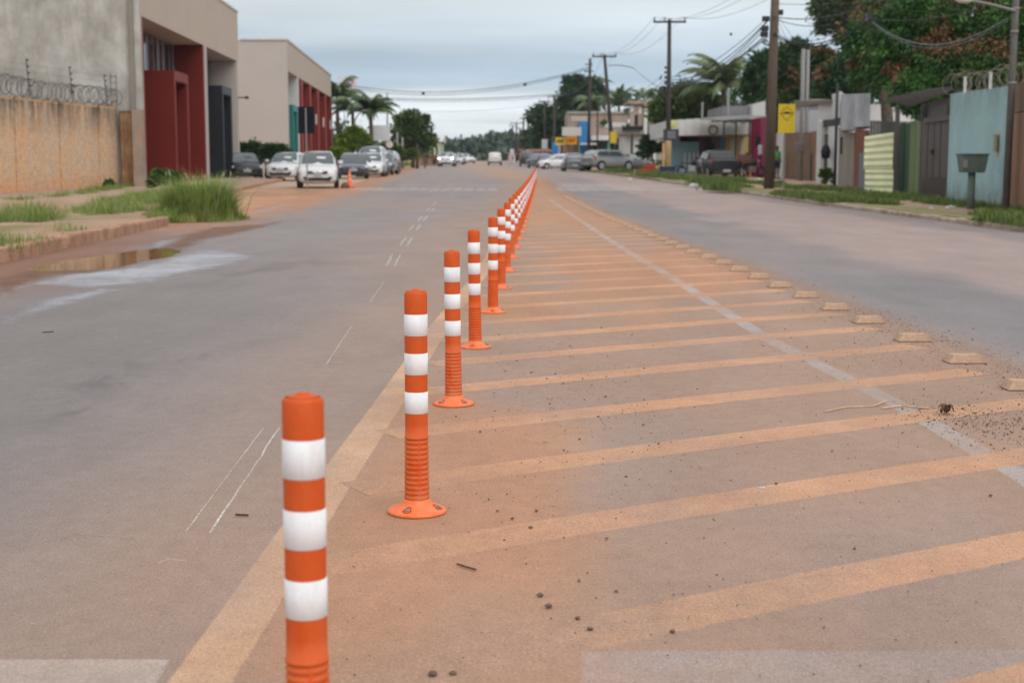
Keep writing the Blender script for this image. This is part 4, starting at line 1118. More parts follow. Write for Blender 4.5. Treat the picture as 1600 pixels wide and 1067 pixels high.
# rusty gate, beige wall, grey block, white portal, brown wall
Dr0, Dr1 = gdist(1335, 293), gdist(1352, 296)
rg2 = thing('clay_coloured_gate', 'reddish brown low gate with a bluish sheet leaning on it', 'gate')
m = MB(); fw(m, 1335, Dr0, 1352, Dr1, .1, PZ(203, Dr0), PZ(204, Dr1), .12); m.build('leaf', plaster('red_clay', (.26, .10, .06), (.20, .085, .055), (.13, .08, .06), scale=1, streak=.6), rg2)
m = MB(); fw(m, 1342, Dr0 - 1.5, 1351, Dr1 - .6, .1, PZ(240, Dr0), PZ(238, Dr1), .03); m.build('sheet', plain('bluish_sheet', (.17, .18, .20), .5), rg2)
Dw0, Dw1 = gdist(1310, 289.5), gdist(1334, 293)
M_beigew = plaster('grimy_beige_wall', (.33, .29, .24), (.27, .235, .195), (.15, .13, .11), scale=.9, streak=.6)
w1 = thing('beige_wall', 'grimy beige wall with a dark coping below the grey block', 'wall')
m = MB(); fw(m, 1310, Dw0, 1334, Dw1, .1, PZ(207, Dw0), PZ(207, Dw1), .2); m.build('wall', M_beigew, w1)
m = MB(); fw(m, 1309, Dw0 - .08, 1353, Dr1 - .3, PZ(206, Dw0) + .02, PZ(201, Dw0), PZ(200, Dr1), .3); m.build('coping', M_blk, w1)
m = MB(); x = PX(1315, Dw0 - 1); m.cbox((x - .02, Dw0 - .9, 1.9), (.05, .12, .7)); m.build('meter_pipe', M_blk, w1)
gb = thing('grey_block_house', 'unpainted grey block upper storey with blotchy render', 'building')
MB().prism([(PX(1311, 57), 57), (PX(1357, 54.5), 54.5), (PX(1357, 54.5) + .3, 58), (PX(1318, 62), 62)], PZ(204, 57), [PZ(148, 57), PZ(146, 54.5), PZ(146, 54.5), PZ(148, 57)]).build('wall', plaster('blotchy_grey_render', (.50, .51, .53), (.36, .37, .385), (.23, .23, .235), scale=1.3, streak=.5), gb)
# white house
Dp = gdist(1288, 287)
wh = thing('white_house', 'small white house with open portal, dark door and short tiled roof', 'building')
zt_ = PZ(150, Dp)
m = MB(); m.prism([(PX(1297, Dp), Dp), (PX(1310, Dp - 3), Dp - 3), (PX(1310, Dp - 3) + 1.2, Dp + 1), (PX(1297, Dp) + 1.6, Dp + 4)], PZ(187, Dp), PZ(148, Dp)); m.build('upper_wall', M_whitew, wh)
m = MB(); m.prism([(PX(1276, Dp + 1), Dp + 1), (PX(1297, Dp), Dp), (PX(1297, Dp) + 5.9, Dp + 4.3), (PX(1276, Dp) + 6, Dp + 8)], PZ(187, Dp), PZ(161, Dp)); m.build('side_wall', M_whitew, wh)
m = MB(); m.prism([(PX(1272, Dp + 1), Dp + .6), (PX(1297, Dp) - .02, Dp - .4), (PX(1297, Dp) - .02, Dp + 3), (PX(1272, Dp), Dp + 5)], [PZ(162, Dp)] * 4, [PZ(157, Dp), PZ(157, Dp), PZ(150, Dp), PZ(150, Dp)]); m.build('roof', simple('weathered_tile', (.22, .18, .155), (.15, .125, .11), scale=5, rough=.9), wh)
m = MB(); m.wall((PX(1275, Dp + 1), Dp + 1), (PX(1282, Dp + .5), Dp + .5), .1, PZ(190, Dp), .3); m.build('gate_pillar', M_whitew, wh)
m = MB(); m.wall((PX(1293, Dp - .6), Dp - .6), (PX(1309.5, Dp - 3), Dp - 3), .1, PZ(199, Dp), .2); m.build('front_wall', M_whitew, wh)
m = MB(); m.wall((PX(1283, Dp + .8), Dp + .8), (PX(1310, Dp - 2.6), Dp - 2.6), PZ(199, Dp) + .01, PZ(188, Dp), .1); m.build('dark_slot', M_blk, wh)
m = MB(); m.wall((PX(1282, Dp + 1.0), Dp + 1.0), (PX(1293, Dp + .1), Dp + .1), .1, PZ(210, Dp), .08); m.build('door', plain('grey_door', (.075, .075, .078), .5), wh)
m = MB(); m.wall((PX(1282, Dp + 1.3), Dp + 1.3), (PX(1293, Dp + .3), Dp + .3), PZ(210, Dp) + .01, PZ(199, Dp), .2); m.build('lintel', M_whitew, wh)
m = MB(); m.wall((PX(1272, Dp), Dp - .3), (PX(1310, Dp - 3), Dp - 3.4), .1, .27, .5); m.build('step', M_whitew, wh)
hb = tag(MB().lathe([(.03, 0), (.18, .05), (.22, .35), (.12, .6), (.03, .66)], 10, (PX(1297, Dp - 1.6) - .2, Dp - 1.6, 1.35)).build('hanging_sack', M_blk, smooth=True), 'black sack hanging on the white wall by the dark post', 'sack')
# brown walls with white building behind
D0, D1 = gdist(1226, 279), gdist(1274, 283.5)
bw2 = thing('brown_wall', 'long brown stained boundary wall behind the yellow sign', 'wall')
m = MB(); fw(m, 1224, D0, 1266, D1 + 1.5, .1, PZ(207, D0), PZ(206, D1), .2); m.build('wall', M_brownw, bw2)
m = MB(); fw(m, 1266.3, D1 + 1.3, 1274, D1, .1, PZ(205, D1), PZ(205, D1), .2); m.build('pier', M_brownr, bw2)
m = MB(); fw(m, 1266, D1 + 1.0, 1270, D1 + .7, .1, PZ(240, D1), PZ(240, D1), .05); m.build('door', M_gate2, bw2)
wb = thing('white_shed', 'long white shed with low grey roof behind the brown wall', 'building')
MB().prism([(PX(1236, 84), 84), (PX(1278, 72), 72), (PX(1278, 72) + 9, 76), (PX(1236, 84) + 9, 88)], .1, [PZ(172, 84), PZ(172, 72), PZ(172, 72), PZ(172, 84)]).build('wall', M_whitew, wb)
MB().prism([(PX(1234, 84), 83.7), (PX(1278, 72), 71.7), (PX(1278, 72) + 9, 75.7), (PX(1236, 84) + 9, 87.7)], [PZ(172.5, 84), PZ(173, 72), PZ(169, 72), PZ(169, 84)], [PZ(169, 84), PZ(167, 72), PZ(163, 72), PZ(163, 84)]).build('roof', simple('grey_roof_sheet', (.25, .26, .28), rough=.6), wb)
# magenta wall
mw = thing('magenta_wall', 'tall magenta painted wall with a dark window behind the pickup', 'wall')
M_mag = plaster('magenta_paint', (.30, .028, .085), (.25, .025, .075), (.40, .15, .21), scale=.8, streak=.5)
M_wine = plaster('wine_paint', (.22, .018, .045), (.19, .018, .04), (.17, .03, .05), scale=.8, streak=.3)
Dm = 83
m = MB(); fw(m, 1172, Dm + 1, 1186, Dm, .1, PZ(186, Dm), PZ(184, Dm), .2); m.build('wall', M_wine, mw)
m = MB(); fw(m, 1186.2, Dm, 1199, Dm - 4, .1, PZ(184, Dm), PZ(186, Dm), .2); m.build('side_wall', M_mag, mw)
m = MB(); fw(m, 1178, Dm - .6, 1187, Dm - 1.0, .1, PZ(232, Dm), PZ(226, Dm), .15); m.build('low_wall', M_mag, mw)
m = MB(); fw(m, 1180, Dm - .3, 1187, Dm - .35, PZ(231, Dm), PZ(214, Dm), PZ(214, Dm), .05); m.build('window', M_blk, mw)
m = MB(); fw(m, 1184, Dm - 1.4, 1190, Dm - 1.7, PZ(242, Dm), PZ(227, Dm), PZ(227, Dm), .05); m.build('notice', M_whitew, mw)
m = MB(); fw(m, 1199, Dm - 1, 1222, Dm - 6, .1, PZ(212, Dm), PZ(210, Dm), .2); m.build('rear_wall', M_whitew, mw)
# shop with long white fascia
sh = thing('corner_shop', 'low corner shop with a long white metal fascia and blue and yellow fronts', 'building')
M_fas = simple('white_metal_fascia', (.56, .56, .54), (.50, .49, .47), scale=1.2, rough=.5, sc=(4, 1, 1))
DS = 91
def bx(mb, p0, p1, D0_, D1_, z0, z1): mb.prism([(PX(p0, D0_), D0_), (PX(p1, D0_), D0_), (PX(p1, D0_), D1_), (PX(p0, D0_), D1_)], z0, z1)
nseg = 10
for k in range(nseg):
    a, b_ = 1045 + k * 12.7, 1045 + (k + 1) * 12.7 - .35
    zt_a = PZ(188 - 1.2 * k * .6, DS)
    m = MB(); bx(m, a, b_, DS, DS + .15, PZ(212.5 - k * .25, DS), zt_a if k < 7 else PZ(192, DS)); m.build('fascia_panel', M_fas, sh)
m = MB(); m.prism([(PX(1045, DS), DS + .05), (PX(1045, DS) - .02, DS + 13), (PX(1045, DS) + .2, DS + 13), (PX(1045, DS) + .2, DS + .2)], [PZ(214, DS)] * 4, [PZ(188, DS)] * 2 + [PZ(188, DS)] * 2); m.build('side_fascia', M_fas, sh)
m = MB(); bx(m, 1045.5, 1171, DS + .3, DS + 12, PZ(213, DS), PZ(200, DS)); m.build('ceiling_box', M_beigew, sh)
for p0, p1, mt, nm, py in ((1047, 1062, plaster('sky_blue_paint', (.20, .36, .42), (.18, .32, .38), (.35, .4, .4), streak=.3), 'blue_front', 213), (1062, 1092, bpy.data.materials['sky_blue_paint'], 'blue_front', 221), (1092, 1113, M_glassd, 'dark_opening', 213),
                       (1113, 1132, plaster('grey_front', (.19, .18, .165), (.16, .15, .14), (.12, .11, .1)), 'grey_front', 213), (1132, 1172, plaster('yellow_ochre_paint', (.52, .37, .14), (.47, .34, .15), (.45, .38, .25), streak=.4), 'yellow_front', 211)):
    m = MB(); bx(m, p0, p1 - .3, DS + 2.5, DS + 2.8, .1, PZ(py, DS)); m.build(nm, mt, sh)
m = MB(); bx(m, 1047, 1172, DS + 3.2, DS + 3.4, .1, PZ(211, DS)); m.build('inner_wall', M_blk, sh)
for k, px in enumerate((1069, 1076, 1083, 1089)):
    m = MB(); bx(m, px, px + 2.6, DS + 2.42, DS + 2.49, .8, PZ(238, DS)); m.build('poster', M_whitew, sh)
for p0, p1 in ((1140, 1147), (1156, 1162)):
    m = MB(); bx(m, p0, p1, DS + 2.42, DS + 2.49, .4, PZ(216, DS)); m.build('pale_panel', plaster('cream_paint', (.55, .50, .40), (.5, .45, .35), (.4, .33, .22)) if p0 == 1140 else bpy.data.materials['cream_paint'], sh)
m = MB(); bx(m, 1124, 1133, DS + 2.35, DS + 2.41, PZ(231, DS), PZ(216, DS)); m.build('poster', plain('blue_poster', (.08, .17, .33), .6), sh)
m = MB(); bx(m, 1111, 1116, DS + 2.3, DS + 2.36, PZ(238, DS), PZ(223, DS)); m.build('poster', M_blk, sh)
m = MB(); bx(m, 1046, 1056, DS - .06, DS - .01, PZ(198, DS), PZ(191, DS)); m.build('fascia_sticker', plain('yellow_sticker', (.55, .55, .12), .6), sh)
xc, zc = PX(1113, DS), PZ(203.5, DS)
ring = [(xc + .28 * math.cos(t * math.pi / 12), DS - .05, zc + .28 * math.sin(t * math.pi / 12)) for t in range(25)]
MB().tube(ring, .035, 6).build('fascia_ring', M_blk, sh)
for p0, p1, c_ in ((1129, 1141, (.42, .46, .52)), (1145, 1157, (.50, .50, .42))):
    m = MB(); bx(m, p0, p1, DS - .07, DS - .01, PZ(210, DS), PZ(199, DS)); m.build('fascia_sign', plain('faded_sign', c_, .6), sh)
# metal awning over the yard
aw = thing('tin_awning', 'grey tin awning projecting above the pickup', 'awning')
for k in range(10):
    a, b_ = L(1107, 1186, k / 10), L(1107, 1186, (k + 1) / 10) - .4
    da, db = 86.5, 86.5
    z0a = PZ(L(190, 186, k / 10), da)
    MB().prism([(PX(a, da), da - 2.5), (PX(b_, da), da - 2.5), (PX(b_, da), da + 4), (PX(a, da), da + 4)], [z0a, z0a, z0a + .2, z0a + .2], [z0a + .10, z0a + .10, z0a + .35, z0a + .35]).build('roof_sheet', simple('tin_sheet', (.34, .33, .31), (.26, .25, .235), scale=3, rough=.6) if k == 0 else bpy.data.materials['tin_sheet'], aw)
for px in (1130, 1149, 1170): MB().tube([(PX(px, 84), 84, .1 + gz(84)), (PX(px, 84), 84, PZ(189, 84))], .05, 6).build('post', M_blk, aw)
for px in (1130, 1145, 1160):
    MB().tube([(PX(px, 84), 84, PZ(193, 84)), (PX(px + 8, 84), 84, PZ(189, 84)), (PX(px + 15, 84), 84, PZ(193, 84))], .03, 4).build('truss', M_blk, aw)
MB().tube([(PX(1110, 84), 84, PZ(190, 84)), (PX(1184, 84), 84, PZ(188, 84))], .05, 5).build('rail', M_blk, aw)
# upper block behind
ub = thing('block_parapet', 'grey block parapet with white chimney block above the awning', 'building')
MB().prism([(PX(1129, 98), 98), (PX(1174, 98), 98), (PX(1174, 98), 106), (PX(1129, 98), 106)], .2, PZ(166, 98)).build('wall', plaster('grey_blockwork', (.26, .26, .265), (.21, .21, .215), (.16, .15, .15), scale=1), ub)
MB().prism([(PX(1174, 97), 97), (PX(1194, 97), 97), (PX(1194, 97), 104), (PX(1174, 97), 104)], .2, [PZ(163, 97), PZ(158, 97), PZ(158, 97), PZ(163, 97)]).build('white_block', M_whitew, ub)
MB().prism([(PX(1119, 100), 100), (PX(1129, 100), 100), (PX(1129, 100), 101), (PX(1119, 100), 101)], PZ(190, 100), [PZ(187, 100), PZ(174, 100), PZ(174, 100), PZ(187, 100)]).build('green_gable', plain('mint_paint', (.28, .48, .34), .7), ub)

# unfinished two storey house
DU = 128
uh = thing('unfinished_house', 'two storey unfinished house with white columns and open top floor', 'building')
M_raw = plaster('raw_brick_render', (.33, .235, .18), (.38, .30, .25), (.22, .16, .13), scale=.6, streak=.6)
M_conc = plaster('raw_concrete', (.36, .34, .31), (.30, .28, .25), (.2, .18, .16), scale=.6, streak=.4)
def ub_(p0, p1, y0, y1, za, zb, mat, nm, par=uh):
    m = MB(); m.prism([(PX(p0, DU), DU + y0), (PX(p1, DU), DU + y0), (PX(p1, DU), DU + y1), (PX(p0, DU), DU + y1)], PZ(za, DU), PZ(zb, DU)); return m.build(nm, mat, par)
ub_(976, 1005, 0, 7, 250, 210, M_whitew, 'ground_floor'); ub_(990, 1016, 3.2, 9, 250, 208, M_beigew, 'ground_floor')
ub_(970, 1005, -.8, 7, 210, 204, M_conc, 'slab'); ub_(983, 1005, -.05, .2, 204, 163, M_raw, 'front_wall')
for p0, p1, za, zb in ((984, 989, 176, 166), (991, 996, 196, 180), (997, 1001, 178, 168)): ub_(p0, p1, -.1, -.052, za, zb, M_blk if za > 180 else M_whitew, 'window')
ub_(981, 1008, -.4, 6, 163, 158, M_raw, 'slab'); ub_(1005, 1010, -.3, .4, 250, 159, M_whitew, 'column'); ub_(1013, 1020, .3, 6, 250, 162, M_conc, 'column'); ub_(1020, 1024, -.2, .4, 250, 160, M_whitew, 'column')
ub_(1008, 1036, -.3, 6, 159, 154, M_conc, 'slab'); ub_(1024, 1045, 1, 6, 250, 162, M_conc, 'wall'); ub_(970, 1002, -1.2, -.9, 204, 198, M_blk, 'balcony_rail')
for k in range(6): ub_(970 + k * 6, 971 + k * 6, -1.3, -1.21, 204, 196, M_blk, 'baluster')
ub_(984, 988, -.8, -.5, 245, 210, M_gate2, 'post')
# long brick building
DB = 150
lb = thing('brick_building', 'long weathered brick shop building with blue corner column', 'building')
def lbx(p0, p1, y0, y1, za, zb, mat, nm, par=None):
    m = MB(); m.prism([(PX(p0, DB), DB + y0), (PX(p1, DB), DB + y0), (PX(p1, DB), DB + y1), (PX(p0, DB), DB + y1)], PZ(za, DB), PZ(zb, DB)); return m.build(nm, mat, par or lb)
lbx(887, 981, 0, 9, 216, 176, M_raw, 'wall'); lbx(885, 983, -.15, .0, 178, 174.5, M_conc, 'coping'); lbx(922, 978, 1, 8, 252, 216, M_beigew, 'ground_floor')
lbx(943, 952, -.06, -.01, 199, 190, M_whitew, 'pale_patch'); lbx(955, 978, -.06, -.01, 199, 192, M_whitew, 'pale_patch'); lbx(892, 920, -.06, -.01, 190, 182, plain('faded_lime', (.45, .38, .32), .9), 'pale_patch')
lbx(904, 918, -1.0, 0, 252, 191, plaster('blue_paint', (.035, .20, .47), (.03, .17, .42), (.05, .15, .33), streak=.3), 'blue_column')
lbx(922, 948, -3, 1, 220, 213, M_whitew, 'awning'); lbx(905, 930, -3.2, -1.2, 227, 224.5, M_whitew, 'awning')
lbx(950, 956, .5, .98, 244, 218, plain('aqua_door', (.14, .42, .38), .5), 'door'); lbx(963, 976, .5, .98, 238, 216, bpy.data.materials['aqua_door'], 'shutter')
for k in range(5): lbx(964 + k * 2.4, 965 + k * 2.4, .4, .49, 238, 216, M_glassd, 'pane')
lbx(928, 948, .5, .98, 246, 222, M_glassd, 'opening')
lbx(864, 885, 2, 9, 252, 214, M_glassd, 'dark_shop'); lbx(863, 870, .0, 2, 252, 222, bpy.data.materials['blue_paint'], 'blue_column'); lbx(871, 876, .5, 2, 252, 226, plain('lilac_paint', (.32, .33, .52), .7), 'wall')
lbx(880, 904, .8, 2, 252, 228, M_brownr, 'wall')
# signboards
def board(name, label, px0, px1, py0, py1, D, mat, th=.12, posts=(), cat='sign', pw=.05):
    t = thing(name, label, cat, ((PX(px0, D) + PX(px1, D)) / 2, D, gz(D)))
    x0, x1, z0, z1 = PX(px0, D) - t.location.x, PX(px1, D) - t.location.x, PZ(py1, D) - t.location.z, PZ(py0, D) - t.location.z
    MB().box(x0, x1, 0, th, z0, z1).build('panel', mat, t)
    for f in posts: MB().tube([(L(x0, x1, f), th + .04, 0), (L(x0, x1, f), th + .04, z1 - .1)], pw, 6).build('post', M_steelp, t)
    return t, x0, x1, z0, z1
M_steelp = plain('weathered_steel_post', (.22, .21, .20), .5, .4)
M_board = plain('cream_board', (.52, .50, .46), .6)
board('signboard', 'blank cream signboard above the yellow shop banner', 878, 908, 199, 212.5, 143, M_board, posts=(.1, .9))
M_ban = plain('yellow_banner_print', (.78, .50, .02), .6)
t, x0, x1, z0, z1 = board('shop_banner', 'yellow shop banner with dark lettering beside the blue column', 868, 884, 215, 227, 144, M_ban, posts=(.5,))
for k in range(6): MB().box(L(x0, x1, .12 + k * .13), L(x0, x1, .12 + k * .13 + .09), -.012, -.002, L(z0, z1, .3), L(z0, z1, .66 + .08 * (k % 2))).build('letter', M_blk, t)
t, x0, x1, z0, z1 = board('shop_banner', 'orange and yellow shop banner with red print right of the yellow one', 885.5, 901, 213, 226, 144, plain('orange_banner_print', (.78, .40, .03), .6), posts=(.5,))
for k in range(4): MB().box(L(x0, x1, .12 + k * .19), L(x0, x1, .12 + k * .19 + .14), -.012, -.002, L(z0, z1, .25), L(z0, z1, .6 + .1 * (k % 2))).build('letter', plain('red_print', (.55, .08, .02), .6) if k == 0 else bpy.data.materials['red_print'], t)
# far small buildings
def farhouse(px0, px1, pyt, D, depth, wallm, roofm, label, rh=4):
    b = thing('distant_house', label, 'building')
    z1 = PZ(pyt, D); z0 = gz(D) - .3
    MB().prism([(PX(px0, D), D), (PX(px1, D), D), (PX(px1, D), D + depth), (PX(px0, D), D + depth)], z0, z1).build('wall', wallm, b)
    e = .3
    MB().prism([(PX(px0, D) - e, D - e), (PX(px1, D) + e, D - e), (PX(px1, D) + e, D + depth), (PX(px0, D) - e, D + depth)], z1, [z1 + .1, z1 + .1, z1 + rh * .3, z1 + rh * .3]).build('roof', roofm, b)
    w = (PX(px1, D) - PX(px0, D))
    for k in range(2):
        x = PX(px0, D) + w * (.2 + .4 * k); MB().box(x, x + w * .16, D - .06, D - .01, z0 + (z1 - z0) * .35, z0 + (z1 - z0) * .75).build('window', M_glassd, b)
    return b
M_rooft = simple('far_clay_roof', (.26, .11, .07), (.2, .1, .07), rough=.9)
farhouse(672, 688, 222, 190, 10, plain('pale_green_wall', (.42, .46, .33), .8), M_fas, 'low pale greenish building beyond the leafy tree')
farhouse(655, 690, 244, 175, 2, M_brownr, M_brownr, 'low reddish brown wall building below the leafy tree', .3)
farhouse(729, 741, 241, 330, 10, M_redfront, M_rooft, 'tiny distant house with reddish front at the vanishing point', 1)
farhouse(742, 752, 242, 360, 10, M_beigew, M_rooft, 'tiny distant beige house right of the reddish one', 1)
farhouse(700, 712, 241, 380, 10, M_whitew, M_fas, 'tiny distant white house behind the oncoming cars', 1)
farhouse(812, 822, 236, 230, 8, plain('salmon_wall', (.48, .22, .16), .8), M_rooft, 'small distant salmon house among the poles', 1)
farhouse(795, 805, 241, 260, 8, M_whitew, M_rooft, 'small distant white house left of the salmon one', 1)
farhouse(826, 858, 238, 180, 8, M_brownw, M_rooft, 'dim low shop row behind the parked cars', 1.5)
# ------------------------------------------------------------------ vegetation
M_leaf = leaf_mat('leaf', .22); M_blade = leaf_mat('grass_blade', .35, .6)
M_bark = simple('bark', (.12, .09, .07), (.07, .055, .045), scale=6, rough=.9, bump=.02, bscale=20)
DARK = [(.022, .055, .018), (.036, .085, .024), (.052, .115, .028), (.026, .060, .024)]
MANGO = [(.018, .055, .014), (.04, .115, .02), (.075, .18, .03), (.10, .22, .04), (.025, .065, .022)]
MID = [(.07, .11, .025), (.10, .15, .035), (.13, .17, .045), (.055, .09, .025)]
LIME = [(.17, .25, .02), (.22, .31, .03), (.11, .18, .02), (.07, .12, .02)]
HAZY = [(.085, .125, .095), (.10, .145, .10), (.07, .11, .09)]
RUST = [(.25, .10, .055), (.17, .10, .05), (.27, .15, .075)]
def crown(name, lobes, n, leaf, pal, parent, seed=0, droop=.4, K=None, rust=0, rustdir=(0, -.3, 1), asp=.28, spread=.17, inner=.55):
    rng = np.random.default_rng(seed)
    C = np.array([l[0] for l in lobes], float); R = np.array([l[1] if hasattr(l[1], '__len__') else (l[1],) * 3 for l in lobes], float)
    w = (R.prod(1)) ** (2 / 3); w /= w.sum()
    K = K or max(40, n // 60)
    li = rng.choice(len(lobes), K, p=w)
    d = rng.normal(size=(K, 3)); d /= np.linalg.norm(d, axis=1)[:, None]; d[:, 2] = np.where(d[:, 2] < -.5, -d[:, 2], d[:, 2])
    rf = inner + (1 - inner) * rng.random(K) ** .45 + rng.normal(0, .05, K)
    cc = C[li] + d * R[li] * rf[:, None]
    ci = rng.integers(0, K, n); base = cc[ci]
    cr = R[li][ci].mean(1) * spread * rng.uniform(.6, 1.5, K)[ci]
    off = rng.normal(size=(n, 3)) * cr[:, None]; off[:, 2] *= .75
    p = base + off
    ax = d[ci] * .6 + off / (np.linalg.norm(off, axis=1)[:, None] + 1e-6) * .7 + rng.normal(0, .35, (n, 3)); ax[:, 2] -= droop
    ax /= np.linalg.norm(ax, axis=1)[:, None]
    b = np.cross(ax, rng.normal(size=(n, 3))); b /= np.linalg.norm(b, axis=1)[:, None] + 1e-9
    l = leaf * rng.uniform(.6, 1.35, n)[:, None]
    V = np.stack([p, p + ax * l * .45 + b * l * asp, p + ax * l, p + ax * l * .45 - b * l * asp], 1).reshape(-1, 3)
    F = np.arange(4 * n).reshape(-1, 4)
    pal = np.array(pal); ki = rng.integers(0, len(pal), K)
    col = pal[ki][ci] * .65 + pal[rng.integers(0, len(pal), n)] * .35
    col = col * rng.uniform(.75, 1.25, (n, 1))
    if rust:
        rd = np.array(rustdir, float); rd /= np.linalg.norm(rd)
        sc = (d @ rd); q = R.mean() * .55; isr = (vnoise(cc[:, 0] / q + seed, cc[:, 2] / q + cc[:, 1] * .3, seed) > .86 - rust * .9) & (rf > .72) & (sc > -.1)
        rp = np.array(RUST); rc = rp[rng.integers(0, 3, n)] * rng.uniform(.6, 1.2, (n, 1))
        m = isr[ci] & (rng.random(n) < .8); col[m] = rc[m]
    return npmesh(name, V, F, M_leaf, parent, {'tint': ('FLOAT_COLOR', np.repeat(col, 4, 0))})
def tree(name, label, cat, D, px, lobes_px, n, leaf, pal, base=None, dep=.8, trunk=.2, seed=0, group=None, nb=5, dy=None, **kw):
    """lobes_px: (px, py, r_px[, dD]) as seen at distance D; the crown has depth dep times its width"""
    x0 = PX(px, D); z0 = gz(D) + (.1 if D < 140 else 0)
    t = thing(name, label, cat, (x0, D, z0), 0, group)
    lobes = []
    for q in lobes_px:
        dd = q[3] if len(q) > 3 else 0; rx = q[2] / FPX * D
        rz = (q[4] if len(q) > 4 else q[2] * .85) / FPX * D
        c = P(q[0], q[1], D); lobes.append(((c.x - x0, dd, c.z - z0), (rx, rx * dep, rz)))
    crown('crown', lobes, n, leaf, pal, t, seed, **kw)
    if trunk:
        rr = random.Random(seed); zc = min(l[0][2] for l in lobes); cx = sum(l[0][0] for l in lobes) / len(lobes)
        MB().tube([(0, 0, -.1), (.05, 0, zc * .4), (cx * .3, .1, zc * .8), (cx * .6, .1, zc * 1.1)], [trunk * 1.25, trunk, trunk * .85, trunk * .6], 8).build('trunk', M_bark, t, smooth=True)
        for l in lobes[:nb]:
            c = Vector(l[0]); s = Vector((cx * .3, .1, zc * .8)); m = s.lerp(c, .5) + Vector((rr.uniform(-.2, .2), 0, .1))
            MB().tube([s, m, c], [trunk * .5, trunk * .35, trunk * .12], 6).build('limb', M_bark, t, smooth=True)
    return t
# big mango mass on the right, tree by tree
tree('mango_tree', 'huge dark mango tree with reddish new leaves filling the top right corner', 'tree', 47, 1500,
     [(1440, 60, 70, 0), (1520, 20, 85, 1), (1590, 80, 80, -1), (1470, 130, 62, -1), (1550, 120, 60, -1.5), (1410, 110, 50, 0), (1415, 150, 38, -1.5), (1640, 30, 80, 0), (1400, 170, 26, -1.5), (1460, 165, 40, -1)],
     120000, .17, MANGO, dep=.8, trunk=.4, seed=1, droop=.9, rust=.09, asp=.17, K=1700, spread=.105)
tree('mango_tree', 'mango tree with rusty leaves left of the huge one, behind the grey block', 'tree', 62, 1385,
     [(1392, 75, 42, 0), (1372, 110, 32, 1), (1350, 62, 30, 0), (1400, 20, 46, 1), (1380, 45, 30, 0)], 26000, .23, MANGO, trunk=.28, seed=2, droop=.8, rust=.16, asp=.2, K=420)
tree('tall_tree', 'tall tree with brownish crown against the sky behind the mango trees', 'tree', 88, 1335,
     [(1305, 15, 32, 0), (1330, -8, 38, 1), (1300, 42, 22, 0), (1345, 32, 30, 0), (1372, 0, 30, 1), (1322, 62, 16, 0)], 26000, .24, [(.05, .085, .03), (.075, .115, .035), (.11, .12, .045), (.04, .07, .03)], trunk=.3, seed=3, rust=.08, asp=.22, K=520)
tree('round_tree', 'dark round tree right of the twin grey poles', 'tree', 86, 1300,
     [(1330, 115, 34, 0), (1300, 125, 30, -1), (1345, 140, 30, 0), (1290, 100, 26, 1), (1322, 150, 30, -1)], 20000, .28, DARK + MANGO[:2], trunk=.25, seed=4, rust=.12, asp=.22, K=360)
tree('round_tree', 'broad dark green tree behind the tall near pole', 'tree', 100, 1215,
     [(1215, 110, 36, 0), (1245, 95, 32, 1), (1190, 130, 28, 0), (1265, 110, 32, 1), (1225, 145, 36, -1), (1265, 140, 28, 0), (1182, 148, 20, 0)], 26000, .30, DARK, trunk=.3, seed=5, rust=.06, asp=.25, K=420)
tree('bushy_tree', 'mid green bushy tree behind the corner shop', 'tree', 112, 1085,
     [(1060, 165, 30, 0), (1085, 158, 30, 1), (1110, 170, 26, 0), (1035, 178, 22, 0), (1028, 190, 16, 0), (1120, 180, 22, 0), (1075, 185, 26, 0)], 18000, .28, MID, trunk=.25, seed=6, asp=.3, K=330, inner=.4)
tree('small_bush', 'low dark bush at the left end of the corner shop', 'bush', 104, 1020, [(1015, 225, 12, 0), (1030, 232, 13, 0), (1010, 238, 12, 0)], 1800, .25, DARK, trunk=.06, seed=7)
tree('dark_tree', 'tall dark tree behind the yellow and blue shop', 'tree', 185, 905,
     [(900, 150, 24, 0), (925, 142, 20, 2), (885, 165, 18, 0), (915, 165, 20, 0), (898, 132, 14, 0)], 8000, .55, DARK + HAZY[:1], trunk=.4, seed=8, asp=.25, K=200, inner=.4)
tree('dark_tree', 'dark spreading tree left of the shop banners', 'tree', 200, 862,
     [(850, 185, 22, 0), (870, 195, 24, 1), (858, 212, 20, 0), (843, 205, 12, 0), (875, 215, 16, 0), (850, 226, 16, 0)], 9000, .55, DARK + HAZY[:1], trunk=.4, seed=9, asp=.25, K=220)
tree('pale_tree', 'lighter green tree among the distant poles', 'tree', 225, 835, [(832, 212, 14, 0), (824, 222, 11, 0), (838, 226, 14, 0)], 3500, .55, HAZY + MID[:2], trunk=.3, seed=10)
tree('leafy_tree', 'leafy tree with yellowish top left of the far road', 'tree', 150, 645,
     [(640, 198, 20, 0), (655, 205, 18, 1), (632, 215, 18, -1), (652, 225, 22, 0), (668, 218, 12, 0), (628, 190, 10, 0), (645, 185, 12, 0), (662, 190, 9, 0)], 8000, .42, MID[:2] + DARK[2:] + [(.11, .12, .04)], trunk=.2, seed=11, asp=.28, K=240, inner=.35)
tree('round_shrub', 'bright green rounded shrub beside the red fins', 'shrub', 118, 552,
     [(545, 222, 17, 0), (562, 220, 16, 0), (553, 212, 14, 0), (572, 226, 10, 0), (535, 228, 10, 0)], 7000, .2, LIME, trunk=.08, seed=12, asp=.35, K=240, inner=.7, spread=.12)
tree('clipped_hedge', 'low yellow green hedge behind the dark parked car', 'hedge', 108, 530, [(523, 240, 9, 0, 8), (533, 240, 9, 0, 8)], 2500, .15, LIME, trunk=0, seed=13, asp=.35, inner=.7)
